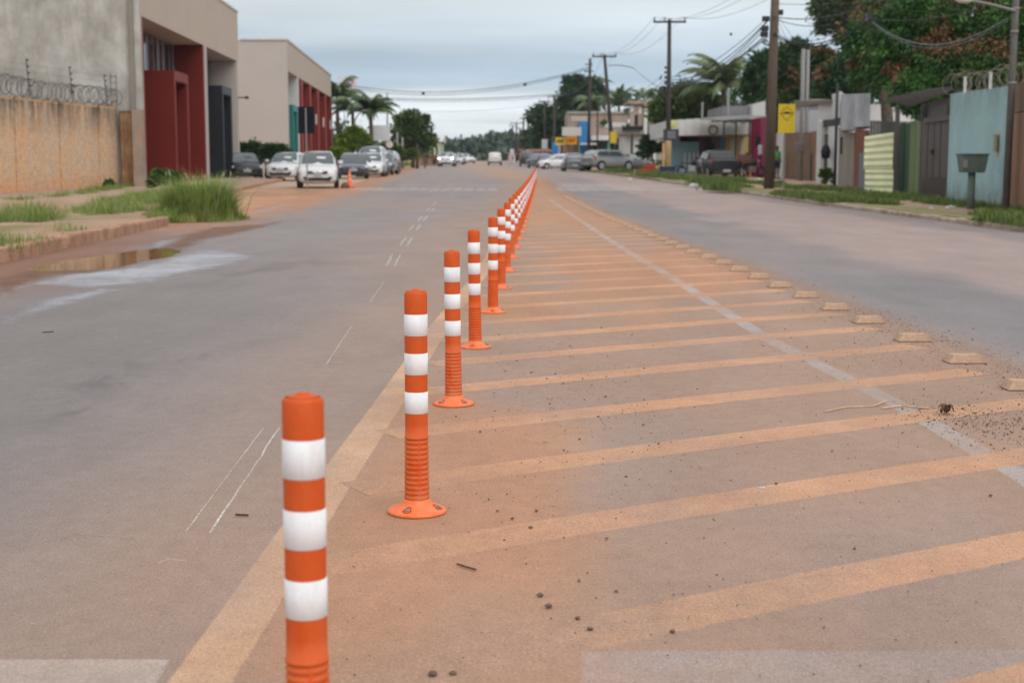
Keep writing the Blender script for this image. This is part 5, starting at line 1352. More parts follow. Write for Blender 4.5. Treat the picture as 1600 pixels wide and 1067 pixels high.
for i, (px, lab) in enumerate(((383, 'dark shrub seen in the gap right of the grey hall'), (398, 'dark shrub between the gap shrub and the round ones'), (414, 'round dark shrub left of the silver hatchback'), (428, 'round dark shrub nearest behind the silver hatchback'), (440, 'last dark shrub of the row, by the hall end wall'))):
    tree('dark_shrub', lab, 'shrub', 90, px, [(px, 244, 12 if i > 1 else 9, 0, 16 if i > 1 else 20)], 2600, .16, DARK + MANGO[:1], trunk=.05, seed=20 + i, group='shrubs along the parking lot', asp=.35, inner=.6)
tree('roadside_bush', 'bush under the white billboard by the far left verge', 'bush', 132, 625, [(618, 240, 14, 0, 10), (640, 243, 14, 0, 8), (600, 238, 12, 0, 9)], 3500, .25, MID, trunk=.05, seed=30)
# palms
def palm(name, label, D, px, pyc, hpx, nf, Lf, seed, pal=MID, trunk=.16, droop=1.0, up=.5, wind=0.0, group=None):
    x0 = PX(px, D); z0 = gz(D); zc = PZ(pyc, D)
    t = thing(name, label, 'palm', (x0, D, z0), 0, group); H = zc - z0
    MB().tube([(0, 0, -.1), (.05, 0, H * .5), (0, 0, H)], [trunk * 1.2, trunk, trunk * .8], 8).build('trunk', M_bark, t, smooth=True)
    rng = np.random.default_rng(seed); pal = np.array(pal)
    for f in range(nf):
        az = 2 * math.pi * f / nf + rng.uniform(-.25, .25); el = rng.uniform(-.1, 1.25) * up + .1
        dx, dy = math.cos(az), math.sin(az); V, C = [], []; ln = Lf * rng.uniform(.85, 1.1)
        pos = Vector((0, 0, H)); e = el + .3; S = 16; pts = []
        for s in range(S + 1):
            pts.append(pos.copy()); pos = pos + Vector((dx * math.cos(e) + wind * s / S, dy * math.cos(e), math.sin(e))) * (ln / S); e -= droop * (1.9 / S) * (.4 + s / S)
        c0 = pal[rng.integers(len(pal))]
        for s in range(1, S + 1):
            p = np.array(pts[s]); tdir = np.array((pts[s] - pts[s - 1]).normalized()); side = np.cross(tdir, (0, 0, 1)); side /= np.linalg.norm(side) + 1e-9
            ll = ln * .24 * math.sin(math.pi * min(.97, .12 + s / S * .9)) + .1
            for sg in (-1, 1):
                for j in (0, .5):
                    q = p - tdir * j * ln / S
                    dr = side * sg * .8 + tdir * .55 + np.array((0, 0, -.55 - .3 * rng.random())); dr /= np.linalg.norm(dr)
                    w = tdir * ln * .022
                    V += [q - w, q + w, q + dr * ll * .6 + w * .7, q + dr * ll]; c = c0 * rng.uniform(.7, 1.25); C += [c] * 4
        w = .02 * Lf / 3
        o = npmesh('frond', np.array(V), np.arange(len(V)).reshape(-1, 4), M_leaf, t, {'tint': ('FLOAT_COLOR', np.array(C))})
    return t
PALM = [(.07, .10, .035), (.09, .125, .04), (.05, .08, .03), (.12, .14, .06)]
palm('coconut_palm', 'wind blown coconut palm above the corner shop', 108, 1128, 134, 0, 26, 3.7, 1, [(.12, .16, .06), (.16, .20, .08), (.09, .13, .05), (.20, .22, .11)], .17, 1.15, .95, -.25)
DP = [(.09, .145, .065), (.12, .18, .08), (.15, .20, .09)]
palm('royal_palm', 'dark palm close beside the farther hall', 142, 528, 150, 0, 16, 3.6, 2, DP, .2, 1.2, .7)
palm('royal_palm', 'dark palm in the middle of the three behind the hall', 138, 552, 172, 0, 16, 3.3, 3, DP, .18, 1.2, .7)
palm('royal_palm', 'yellowish green palm right of the two dark palms', 132, 580, 176, 0, 20, 3.1, 4, [(.09, .13, .03), (.05, .09, .03), (.04, .075, .03)], .2, 1.25, .8)
palm('distant_palm', 'dark palm rising behind the tall dark tree at right', 190, 918, 142, 0, 14, 4.4, 5, DP, .25, 1.2, .6)
palm('distant_palm', 'grey green palm left of the leaning pole', 170, 930, 165, 0, 14, 3.6, 6, DP, .2, 1.2, .6)
palm('distant_palm', 'spiky palm right of the leaning pole', 165, 966, 165, 0, 16, 2.8, 7, DP, .18, .8, .9)
palm('distant_palm', 'small palm above the unfinished house', 165, 1004, 152, 0, 12, 2.2, 8, DP, .12, 1.2, .7)
# far forest: one mass beyond the houses
rng = np.random.default_rng(12)
lob = []
for k in range(170):
    D = rng.uniform(340, 620); px = rng.uniform(560, 905)
    py = float(np.interp(px, [560, 660, 690, 720, 750, 775, 800, 820, 850, 900], [236, 232, 228, 222, 216, 209, 211, 216, 214, 212])) + rng.uniform(0, 20)
    r = rng.uniform(9, 16) / FPX * D * .9; c = P(px, py + 8, D); lob.append(((c.x, c.y, max(c.z, gz(D) + r * .5)), (r, r, r * .8)))
for k in range(60):
    D = rng.uniform(300, 420); px = rng.uniform(655, 850); r = rng.uniform(6, 11) / FPX * D; c = P(px, rng.uniform(234, 246), D); lob.append(((c.x, c.y, max(c.z, gz(D) + r * .5)), (r, r, r * .8)))
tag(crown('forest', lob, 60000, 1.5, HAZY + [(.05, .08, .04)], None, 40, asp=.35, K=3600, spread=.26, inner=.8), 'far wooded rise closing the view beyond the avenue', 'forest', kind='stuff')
lob = []
for k in range(140):
    D = rng.uniform(130, 260); px = rng.uniform(1000, 1900); r = rng.uniform(2.5, 4.5); lob.append(((PX(px, D), D, gz(D) + rng.uniform(1.5, 4.5)), r))
for k in range(90):
    D = rng.uniform(150, 300); px = rng.uniform(-300, 560); r = rng.uniform(2.5, 4.5); lob.append(((PX(px, D), D, gz(D) + rng.uniform(1, 3.5)), r))
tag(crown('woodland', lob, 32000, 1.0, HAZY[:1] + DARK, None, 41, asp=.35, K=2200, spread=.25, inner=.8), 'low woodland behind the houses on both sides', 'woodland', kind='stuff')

# grass
def grass(name, P3, H, label, seed=0, pal=None, w=.006, lean=.5, bl=40, spread=.09, cat='grass', kind='stuff', parent=None, out=None):
    rng = np.random.default_rng(seed); n0 = len(P3); P3 = np.repeat(np.asarray(P3, float), bl, 0); H = np.repeat(np.asarray(H, float), bl); n = len(P3)
    p = P3.copy(); p[:, :2] += rng.normal(0, 1, (n, 2)) * spread * (.5 + H[:, None])
    h = H * rng.uniform(.45, 1.15, n); az = rng.uniform(0, 6.283, n)
    if out is not None: az = np.arctan2(p[:, 1] - out[1], p[:, 0] - out[0]) + rng.normal(0, .9, n)
    ln = h * lean * rng.uniform(.2, 1.3, n)
    dx = np.stack([np.cos(az), np.sin(az), np.zeros(n)], 1); sd = np.stack([-np.sin(az), np.cos(az), np.zeros(n)], 1) * (w * rng.uniform(.7, 1.5, n))[:, None]
    up = np.array([[0, 0, 1.0]])
    a = p; b = p + up * (h * .6)[:, None] + dx * (ln * .35)[:, None]; c = p + up * h[:, None] * .95 + dx * ln[:, None]
    V = np.stack([a - sd, a + sd, b + sd * .8, b - sd * .8, c], 1).reshape(-1, 3)
    i = np.arange(n)[:, None] * 5
    F = np.concatenate([i + np.array([[0, 1, 2]]), i + np.array([[0, 2, 3]]), i + np.array([[3, 2, 4]])])
    pal = np.array(pal or [(.13, .21, .035), (.18, .27, .05), (.10, .17, .03), (.25, .27, .09)])
    col = pal[np.repeat(rng.integers(0, len(pal), n0), bl)] * .5 + pal[rng.integers(0, len(pal), n)] * .5; col = col * rng.uniform(.75, 1.2, (n, 1))
    o = npmesh(name, V, F, M_blade, parent, {'tint': ('FLOAT_COLOR', np.repeat(col, 5, 0))})
    if parent is None: tag(o, label, cat, kind=kind)
    return o
def scatter_px(polys, n, dz, hfun, seed):
    rng = np.random.default_rng(seed); out, hs = [], []
    for poly, k in polys:
        q = np.array([tuple(G(px, py, dz))[:2] for px, py in poly]); x0, y0 = q.min(0); x1, y1 = q.max(0); c = 0; tries = 0
        while c < k and tries < 60000:
            tries += 1; x, y = rng.uniform(x0, x1), rng.uniform(y0, y1); ins = False
            for i in range(len(q)):
                (ax, ay), (bx, by) = q[i], q[(i + 1) % len(q)]
                if (ay > y) != (by > y) and x < (bx - ax) * (y - ay) / (by - ay) + ax: ins = not ins
            if ins: out.append((x, y, gz(y) + dz - .02)); hs.append(hfun(rng)); c += 1
    return out, hs
wc = thing('weed_clump', 'tall bright green weed clump at the end of the left kerb', 'weeds', (0, 0, 0))
_r = np.random.default_rng(8); c0 = G(306, 346)
p_, h_ = [], []
for k in range(330):
    u = _r.normal(0, .30); v = _r.normal(0, .45); q = math.hypot(u / .52, v / .95)
    if q > 2.1: continue
    x, y = c0.x + u + .10 * v, c0.y + .45 + v; p_.append((x, y, gz(y) + .01)); h_.append(max(.10, (.12 + .80 * math.exp(-1.5 * q * q)) * _r.uniform(.55, 1.25)))
GP = [(.22, .32, .06), (.28, .37, .09), (.17, .26, .05), (.40, .42, .17), (.33, .40, .13)]
grass('blades', p_, h_, None, 1, w=.008, lean=.8, bl=52, spread=.13, parent=wc, pal=GP, out=(c0.x, c0.y + .4))
fl = MB(); rr = random.Random(4)
for k in range(26):
    x, y, z = p_[rr.randrange(len(p_))]; h = rr.uniform(.7, 1.0); dx = rr.uniform(-.3, .3)
    fl.tube([(x, y, z), (x + dx * .5, y, z + h * .6), (x + dx, y, z + h)], .003, 3)
    fl.lathe([(.004, -.04), (.012, 0), (.004, .05)], 5, (x + dx, y, z + h))
fl.build('seed_heads', simple('seed_head', (.42, .34, .24), rough=.9), wc)['kind'] = 'stuff'
p_, h_ = scatter_px([([(100, 335), (150, 338), (230, 330), (285, 330), (290, 305), (240, 300), (180, 310), (130, 322)], 330), ([(-30, 350), (40, 352), (92, 342), (80, 330), (0, 335), (-40, 335)], 130),
                     ([(0, 392), (25, 390), (15, 380), (-10, 382)], 4), ([(36, 385), (50, 384), (48, 378), (38, 378)], 2), ([(60, 380), (75, 379), (72, 375), (60, 375)], 1), ([(122, 364), (136, 364), (134, 359), (122, 359)], 2), ([(88, 368), (100, 367), (100, 360), (90, 362)], 1),
                     ([(235, 345), (270, 342), (268, 334), (240, 338)], 20), ([(10, 316), (170, 300), (190, 296), (180, 292), (10, 310)], 70), ([(165, 299), (205, 294), (200, 288), (165, 294)], 30)], 0, .14, lambda r: r.uniform(.07, .24) if r.random() < .85 else r.uniform(.25, .42), 2)
kk = [i for i, (x, y, z) in enumerate(p_) if vnoise(x * 1.7, y * .9, 5) > .36]; p_ = [p_[i] for i in kk]; h_ = [h_[i] for i in kk]
grass('grass', p_, h_, 'bright grass tufts on the left verge below the ochre wall', 2, bl=46, w=.0045, spread=.15, lean=.8, pal=[(.17, .25, .045), (.22, .31, .065), (.13, .20, .04), (.32, .33, .13)])
tree('weed_bush', 'dark green leafy weed bush in front of the red portal', 'bush', 50.5, 258, [(247, 281, 14, 0, 13), (268, 282, 14, 0, 12), (258, 276, 10, 0, 9), (240, 288, 7, 0, 6)], 3800, .11, MANGO + MID[:1], trunk=.02, seed=31, asp=.35, inner=.4, dep=.6)
tree('weed_bush', 'small dark weed at the foot of the rusty gate', 'bush', 54, 171, [(171, 291, 8, 0, 8)], 900, .1, MANGO, trunk=.02, seed=32, asp=.35, inner=.4)
# right side grass
def along(x0, x1, y0, y1, n, hs, seed):
    rng = np.random.default_rng(seed); out, h = [], []
    for k in range(n):
        y = y0 + (y1 - y0) * rng.random() ** 1.2; x = interp(RIGHT, y) + rng.uniform(x0, x1)
        if vnoise(x * .9, y * .35, 99) > .42: out.append((x, y, gz(y) + .10)); h.append(rng.uniform(*hs))
    return out, h
a1, b1_ = along(.05, 1.15, 24, 62, 1300, (.08, .24), 5); a2, b2_ = along(2.1, 3.8, 30, 68, 900, (.10, .24), 6); a3, b3_ = along(-.05, .3, 22, 50, 220, (.05, .14), 7)
a4, b4_ = along(.2, 1.6, 62, 110, 420, (.15, .5), 8)
grass('grass', a1 + a2 + a3 + a4, b1_ + b2_ + b3_ + b4_, 'green grass strips along the kerb and walls on the right', 9, bl=34, w=.008, spread=.13, pal=[(.10, .17, .03), (.14, .21, .04), (.08, .14, .03), (.20, .19, .08)])
for i, (px, py, r, h, lab) in enumerate(((1105, 289, 16, .55, 'grass clump by the kerb in front of the pickup'), (1128, 297, 18, .4, 'low grass clump on the kerb right of the pickup clump'), (966, 266, 14, 1.0, 'green weed clump below the yellow sign pole'), (1000, 262, 16, 1.1, 'green weed clump left of the blue bin'), (1012, 272, 10, .6, 'low grass on the kerb left of the blue bin'), (1145, 286, 12, .4, 'grass clump under the rear of the pickup'))):
    D = G(px, py, .1).y; rng = np.random.default_rng(60 + i); pp = [(PX(px + rng.normal(0, r * .5), D), D + rng.normal(0, .7), gz(D) + .08) for _ in range(22)]
    grass('grass_clump', pp, rng.uniform(h * .6, h, 22), lab, 60 + i, bl=60, w=.012, spread=.2, kind=None, pal=[(.09, .16, .03), (.13, .20, .04), (.16, .18, .06)])
tree('potted_shrub', 'small green shrub at the door of the white house', 'shrub', Dp - 2, 1290, [(1290, 272, 7, 0, 8), (1293, 280, 7, 0, 6)], 900, .13, MID + LIME[:1], trunk=.03, seed=33, inner=.4)
p_ = [(float(x), float(y), gz(y) - .02) for x, y in zip(rng.uniform(-19, -9.8, 900) - .0, rng.uniform(110, 190, 900))]
p_ = [(min(x, interp(LEFT, y) - 1.2), y, z) for x, y, z in p_]
grass('grass', p_, [rng.uniform(.15, .6) for _ in p_], 'green verge grass far off on the left side', 70, bl=22, w=.03, spread=.4)
# ------------------------------------------------------------------ vehicles
M_tyre = simple('tyre_rubber', (.02, .02, .02), (.035, .03, .028), rough=.85)
M_rim = plain('alloy_rim', (.38, .38, .39), .35, .5, .6)
M_cglass = plain('car_glass', (.055, .07, .075), .04, 1.0)
M_cdark = plain('car_dark_glass', (.012, .014, .016), .05, .8)
M_trim = plain('black_trim', (.02, .02, .022), .55, .4)
M_lens = plain('headlight_lens', (.55, .57, .58), .1, .8)
M_lit = plain('lit_headlight', (.9, .9, .9), .2, .5, 0, (1, .98, .92), 9)
M_tail = plain('tail_lens', (.30, .012, .015), .15, .7)
M_plate = plain('number_plate', (.55, .55, .55), .5)
M_num = plain('plate_print', (.05, .05, .07), .6)
PAINT = {}
def paint(n, c, met=.0):
    if n not in PAINT: PAINT[n] = plain(n, c, .32, .5, met, coat=.7)
    return PAINT[n]
KINDS = {  # stations: t, half width factor, z low, z belt ; cabin: t windscreen base, t roof front, t roof rear, t rear base
    'hatch': dict(st=[(0, .74, .30, .60), (.012, .83, .24, .70), (.05, .93, .19, .80), (.12, .98, .18, .88), (.25, 1, .18, .95), (.5, 1, .18, .97), (.8, 1, .18, 1.0), (.93, .97, .2, 1.0), (.985, .90, .26, .92), (1, .84, .32, .78)], cab=(.23, .40, .86, .975)),
    'suv': dict(st=[(0, .76, .36, .72), (.012, .85, .30, .84), (.05, .94, .25, .93), (.12, .98, .24, .99), (.24, 1, .24, 1.04), (.5, 1, .24, 1.06), (.8, 1, .24, 1.09), (.94, .97, .26, 1.08), (.985, .92, .32, 1.0), (1, .86, .4, .85)], cab=(.22, .37, .86, .97)),
    'sedan': dict(st=[(0, .74, .30, .60), (.012, .83, .24, .70), (.05, .93, .19, .78), (.12, .98, .18, .84), (.25, 1, .18, .92), (.5, 1, .18, .94), (.8, 1, .18, .98), (.93, .97, .2, 1.0), (.985, .90, .26, .93), (1, .84, .32, .78)], cab=(.25, .42, .70, .85)),
    'pickup': dict(st=[(0, .76, .36, .68), (.012, .85, .30, .78), (.05, .94, .25, .88), (.12, .98, .24, .94), (.25, 1, .24, 1.0), (.5, 1, .24, 1.02), (.8, 1, .26, 1.03), (.95, .98, .3, 1.03), (.99, .95, .36, 1.0), (1, .92, .42, .95)], cab=(.22, .36, .70, .80)),
}
def car(label, cat, D, pxc, L_, W_, H_, kind, body, rz=0, front=True, lit=False, glass=None, group=None, zoff=0, name='parked_car', low=None):
    """local frame: the car's nose points to -y"""
    x = PX(pxc, D); t = thing(name, label, cat, (x, D, gz(D) + zoff), rz, group); K = KINDS[kind]; hw = W_ / 2
    glass = glass or M_cglass; sc = H_ / 1.5
    # lower body
    V, F = [], []
    ring = [(0, 0, 0), (.80, 0, 0), (.97, 0, .09), (1.0, .38, 0), (.985, .72, 0), (.95, 1, -.07), (.86, 1, -.005), (.45, 1, .025), (0, 1, .035)]
    st = K['st']; nr = (len(ring) - 1) * 2
    for (tt, wf, zl, zb) in st:
        zl *= sc; zb *= sc; y = -L_ / 2 + tt * L_
        full = [(r[0], r[1], r[2]) for r in ring] + [(-r[0], r[1], r[2]) for r in ring[-2:0:-1]]
        for (fx, fz, add) in full: V.append((fx * wf * hw, y + (.03 * L_ * (1 - abs(fx)) * (-1 if tt < .06 else (1 if tt > .98 else 0)) * .5), zl + (zb - zl) * fz + add))
    for i in range(len(st) - 1):
        for k in range(nr): F.append((i * nr + k, i * nr + (k + 1) % nr, (i + 1) * nr + (k + 1) % nr, (i + 1) * nr + k))
    F += [tuple(range(nr - 1, -1, -1)), tuple(range((len(st) - 1) * nr, len(st) * nr))]
    MB().add(V, F).build('body', body, t, smooth=True, sub=1)
    zb = lambda tt: float(np.interp(tt, [s[0] for s in st], [s[3] for s in st])) * sc
    c0, c1, c2, c3 = K['cab']; Y = lambda tt: -L_ / 2 + tt * L_
    bw, tw = hw * .93, hw * (.70 if kind != 'pickup' else .78)
    zt = H_; zr = H_ - .05
    # cabin: pillars and roof as one skin
    cs = [(c0, bw * .92, zb(c0) - .03, bw * .92, zb(c0) + .0), (c0 + (c1 - c0) * .5, bw, zb(c0) - .03, (bw + tw) / 2, (zb(c0) + zr) / 2 + .05), (c1, bw, zb(c1) - .05, tw, zr), ((c1 + c2) / 2, bw, zb(.5) - .05, tw, zt), (c2, bw, zb(c2) - .05, tw, zr), (c2 + (c3 - c2) * .55, bw * .98, zb(c3) - .05, (bw + tw * 1.3) / 2.3, (zb(c3) + zr) / 2 + .10), (c3, bw * .92, zb(c3) - .06, bw * .88, zb(c3) + .02)]
    V, F = [], []
    for (tt, w0, z0, w1, z1) in cs:
        y = Y(tt); V += [(-w0, y, z0), (-w1, y, z1 - .03), (-w1 * .86, y, z1 + .005), (0, y, z1 + .03), (w1 * .86, y, z1 + .005), (w1, y, z1 - .03), (w0, y, z0)]
    for i in range(len(cs) - 1):
        for k in range(6): F.append((i * 7 + k, i * 7 + k + 1, i * 7 + k + 8, i * 7 + k + 7))
    F += [tuple(range(7)), tuple(range(len(cs) * 7 - 1, len(cs) * 7 - 8, -1))]
    MB().add(V, F).build('cabin', body, t, smooth=False, bevel=.02)
    def quad(name, q, mat, n=None, off=.016, par=t):
        q = [Vector(v) for v in q]; nn = (q[1] - q[0]).cross(q[2] - q[0]).normalized()
        if n is not None and nn.dot(Vector(n)) < 0: nn = -nn
        a = [v + nn * off for v in q]; b = [v + nn * (off - .02) for v in q]
        m = len(q); return MB().add(a + b, [tuple(range(m)), tuple(range(2 * m - 1, m - 1, -1))] + [(i, (i + 1) % m, m + (i + 1) % m, m + i) for i in range(m)]).build(name, mat, par)
    f = .06
    zc0, zc3 = zb(c0) + .035, zb(c3) + .06
    quad('windscreen', [(-bw * .86, Y(c0 + .012), zc0), (bw * .86, Y(c0 + .012), zc0), ((bw + tw) / 2 * .92, Y((c0 + c1) / 2), (zb(c0) + zr) / 2 + .075), (tw * .90, Y(c1 - .012), zr - .0), (-tw * .90, Y(c1 - .012), zr - .0), (-(bw + tw) / 2 * .92, Y((c0 + c1) / 2), (zb(c0) + zr) / 2 + .075)], glass, (0, -1, .5), .022)
    quad('rear_window', [(-bw * .80, Y(c3 - .012), zc3 + .0), (bw * .80, Y(c3 - .012), zc3 + .0), (tw * .86, Y(c2 + .014), zr - .05), (-tw * .86, Y(c2 + .014), zr - .05)], glass, (0, 1, .3), .045)
    ym = Y((c1 + c2) / 2 + .0)
    for s in (-1, 1):
        zl1, zl2 = zb(c1) + .02, zb(c2) + .02
        quad('side_window', [(s * bw * .985, Y(c0 + .055), zl1 - .02), (s * bw * .985, ym - .03, zl1), (s * tw * 1.03, ym - .03, zr - .06), (s * tw * 1.03, Y(c1 + .01), zr - .07)], glass, (s, 0, .3), .012)
        quad('side_window', [(s * bw * .985, ym + .03, zl1), (s * bw * .985, Y(c2 + (c3 - c2) * .35), zl2), (s * tw * 1.03, Y(c2 - .02), zr - .07), (s * tw * 1.03, ym + .03, zr - .06)], glass, (s, 0, .3), .012)
    # wheels
    r = .30 * sc if kind in ('hatch', 'sedan') else .34 * sc
    for s in (-1, 1):
        for tt in (.175, .82):
            w = MB().disc_x(s * (hw - .085), Y(tt), r, r, .20, 22).build('wheel', M_tyre, t, bevel=.02)
            MB().disc_x(s * (hw + .012), Y(tt), r, r * .66, .03, 14).build('rim', M_rim, w)
            m = MB(); n = 14; vs = []
            for k in range(n + 1):
                a = math.pi * k / n; 
                for rr_ in (r * 1.02, r * 1.2): vs.append((s * (hw * 1.0 + .004), Y(tt) + rr_ * math.cos(a), r + rr_ * math.sin(a)))
            m.add(vs + [(v[0] - s * .06, v[1], v[2]) for v in vs], [(2 * k, 2 * k + 1, 2 * k + 3, 2 * k + 2) for k in range(n)] + [(2 * k + 1, 2 * k + 1 + 2 * n + 2, 2 * k + 3 + 2 * n + 2, 2 * k + 3) for k in range(n)])
            m.build('wheel_arch', M_trim, t)
    # nose
    zf = zb(.03); yf = Y(0)
    gz0 = .40 * sc
    for s in (-1, 1):
        hl = MB(); xs0, xs1 = s * hw * .48, s * hw * .93
        hl.add([(xs0, yf - .00, zf - .15), (xs1, yf + .18, zf - .10), (xs1, yf + .20, zf + .03), (xs0, yf + .05, zf - .03), (xs0, yf + .2, zf - .15), (xs1, yf + .4, zf - .1), (xs1, yf + .4, zf + .0), (xs0, yf + .2, zf - .05)],
               [(0, 1, 2, 3), (4, 7, 6, 5), (0, 4, 5, 1), (1, 5, 6, 2), (2, 6, 7, 3), (3, 7, 4, 0)])
        ho = hl.build('headlight', M_lit if lit else M_lens, t, bevel=.012)
        MB().box(s * hw * .60 - .08, s * hw * .60 + .08, yf - .012, yf + .10, gz0 - .02, gz0 + .07).build('fog_lamp', M_trim, t, bevel=.01)
        tl = MB().add([(s * hw * .70, Y(1) - .03, zb(.97) - .26), (s * hw * .97, Y(1) - .14, zb(.97) - .28), (s * hw * .97, Y(1) - .16, zb(.97) + .02), (s * hw * .74, Y(1) - .05, zb(.97) - .0), (s * hw * .7, Y(1) - .25, zb(.97) - .26), (s * hw * .90, Y(1) - .3, zb(.97) - .28), (s * hw * .90, Y(1) - .3, zb(.97) + .0), (s * hw * .74, Y(1) - .25, zb(.97) - .0)],
                      [(0, 1, 2, 3), (4, 7, 6, 5), (0, 4, 5, 1), (1, 5, 6, 2), (2, 6, 7, 3), (3, 7, 4, 0)]).build('tail_light', M_tail, t)
        mi = MB().cbox((s * (hw + .10), Y(c0 + .06), zb(c0) + .12), (.20, .10, .14)).build('mirror', body if kind != 'pickup' else M_trim, t, bevel=.03)
    g = MB().add([(-hw * .46, yf - .035, zf - .17), (hw * .46, yf - .035, zf - .17), (hw * .50, yf + .0, zf - .05), (-hw * .50, yf + .0, zf - .05), (-hw * .46, yf + .1, zf - .17), (hw * .46, yf + .1, zf - .17), (hw * .50, yf + .1, zf - .05), (-hw * .50, yf + .1, zf - .05)],
                 [(0, 1, 2, 3), (4, 7, 6, 5), (0, 4, 5, 1), (1, 5, 6, 2), (2, 6, 7, 3), (3, 7, 4, 0)]).build('grille', M_trim, t)
    MB().lathe([(.001, -.012), (.045, -.010), (.05, 0), (.045, .010), (.001, .012)], 16).build('badge', M_rim, g)
    bd = g.children[0]; bd.rotation_euler = (math.pi / 2, 0, 0); bd.location = (0, yf - .03, zf - .11)
    MB().box(-hw * .62, hw * .62, yf - .03, yf + .12, gz0 - .11, gz0 + .03).build('lower_intake', M_trim, t, bevel=.02)
    p = MB().box(-.20, .20, yf - .062, yf - .045, gz0 + .05, gz0 + .18).build('number_plate', M_plate, t)
    m = MB()
    for k in range(7): m.box(-.16 + k * .047, -.16 + k * .047 + .03, yf - .066, yf - .0625, gz0 + .08, gz0 + .14)
    tag(m.build('plate_characters', M_num, p), kind='stuff')
    # tail
    ye = Y(1); zr_ = .55 * sc if kind != 'pickup' else .48 * sc
    MB().box(-hw * .84, hw * .84, ye - .10, ye + .035, .26 * sc, .42 * sc).build('rear_bumper', low or M_trim, t, bevel=.025)
    p = MB().box(-.20, .20, ye + .036, ye + .052, zr_ - .12, zr_ + .01).build('number_plate', M_plate, t)
    m = MB()
    for k in range(7): m.box(-.16 + k * .047, -.16 + k * .047 + .03, ye + .0525, ye + .056, zr_ - .09, zr_ - .03)
    tag(m.build('plate_characters', M_num, p), kind='stuff')
    return t
WHITE = paint('white_paint', (.66, .67, .67)); SILV = paint('silver_paint', (.58, .59, .60), .1); BLACKP = plain('black_paint', (.014, .015, .018), .45, .35, coat=.15); GREYP = paint('grey_paint', (.12, .125, .135), .3); MIDG = paint('mid_grey_paint', (.27, .275, .28), .4)
GL = 'cars parked on the left apron'; GR = 'cars parked along the right kerb'
car('silver white hatchback parked nearest on the dirt apron behind the sign post', 'car', 61, 497, 3.7, 1.70, 1.52, 'hatch', paint('offwhite_paint', (.58, .58, .57)), .12, group=GL)
car('silver hatchback parked behind the nearest one, facing the road', 'car', 77, 451, 3.9, 1.72, 1.50, 'hatch', SILV, -.08, group=GL)
car('black hatchback half hidden by the grey hall corner', 'car', 80, 381, 3.9, 1.75, 1.48, 'hatch', BLACKP, .28, group=GL)
car('dark sedan parked behind the orange cone', 'car', 84, 551, 4.2, 1.75, 1.46, 'sedan', paint('deep_grey_paint', (.05, .052, .075), .2), .13, group=GL)
car('white sedan behind the dark one by the roadside', 'car', 91, 581, 4.3, 1.75, 1.48, 'sedan', WHITE, .02, group=GL)
car('tall white van-like car in the middle of the parked row', 'car', 99, 582, 4.6, 1.85, 1.95, 'suv', WHITE, -.04, group=GL)
car('grey car behind the tall white one', 'car', 100, 599, 4.2, 1.75, 1.5, 'sedan', GREYP, -.05, group=GL)
car('farthest silver car of the left parked row', 'car', 109, 604, 4.3, 1.75, 1.65, 'suv', SILV, -.04, group=GL)
car('oncoming white suv with lit headlights on the far left lane', 'car', 166, 699, 4.4, 1.80, 1.62, 'suv', WHITE, -.05, lit=True, name='moving_car')
car('white car following the oncoming suv', 'car', 196, 715, 4.2, 1.75, 1.5, 'sedan', SILV, -.05, name='moving_car')
car('distant white car right of the oncoming ones', 'car', 225, 727, 4.3, 1.8, 1.5, 'sedan', WHITE, .5, name='moving_car')
car('white pickup driving away on the far right lane', 'car', 186, 773, 4.6, 1.75, 1.65, 'pickup', paint('cream_paint_car', (.55, .54, .50)), math.pi + .03, name='moving_car')
pk = car('black pickup with tinted glass parked on the earth in front of the shop', 'pickup', G(1125, 281, .0).y + 2.0, 1121, 4.4, 1.80, 1.60, 'pickup', BLACKP, math.pi + .10, glass=M_cdark, name='parked_pickup', zoff=.02)
car('silver suv parked nose up on the earth verge behind the yellow sign pole', 'car', 114, 950, 4.3, 1.8, 1.62, 'suv', MIDG, math.pi - .95, group=GR, zoff=.12)
car('dark grey hatchback seen from behind beside the silver suv', 'car', 120, 895, 3.9, 1.7, 1.50, 'hatch', GREYP, math.pi + .05, group=GR, low=GREYP)
car('white hatchback pulled in askew left of the dark grey one', 'car', 136, 872, 3.9, 1.7, 1.42, 'hatch', WHITE, math.pi + 1.75, group=GR)
car('grey car with its back to the camera in the far right row', 'car', 148, 844, 4.2, 1.75, 1.5, 'suv', paint('blue_grey_paint', (.13, .14, .17), .3), math.pi + .3, group=GR)
car('farthest dark car of the right row', 'car', 168, 824, 4.3, 1.8, 1.75, 'suv', paint('dull_black_paint', (.03, .032, .03)), math.pi, group=GR)
car('dark car nose mostly hidden behind the silver suv', 'car', 118, 982, 4.2, 1.75, 1.35, 'sedan', GREYP, math.pi - 1.2, group=GR, zoff=.1)

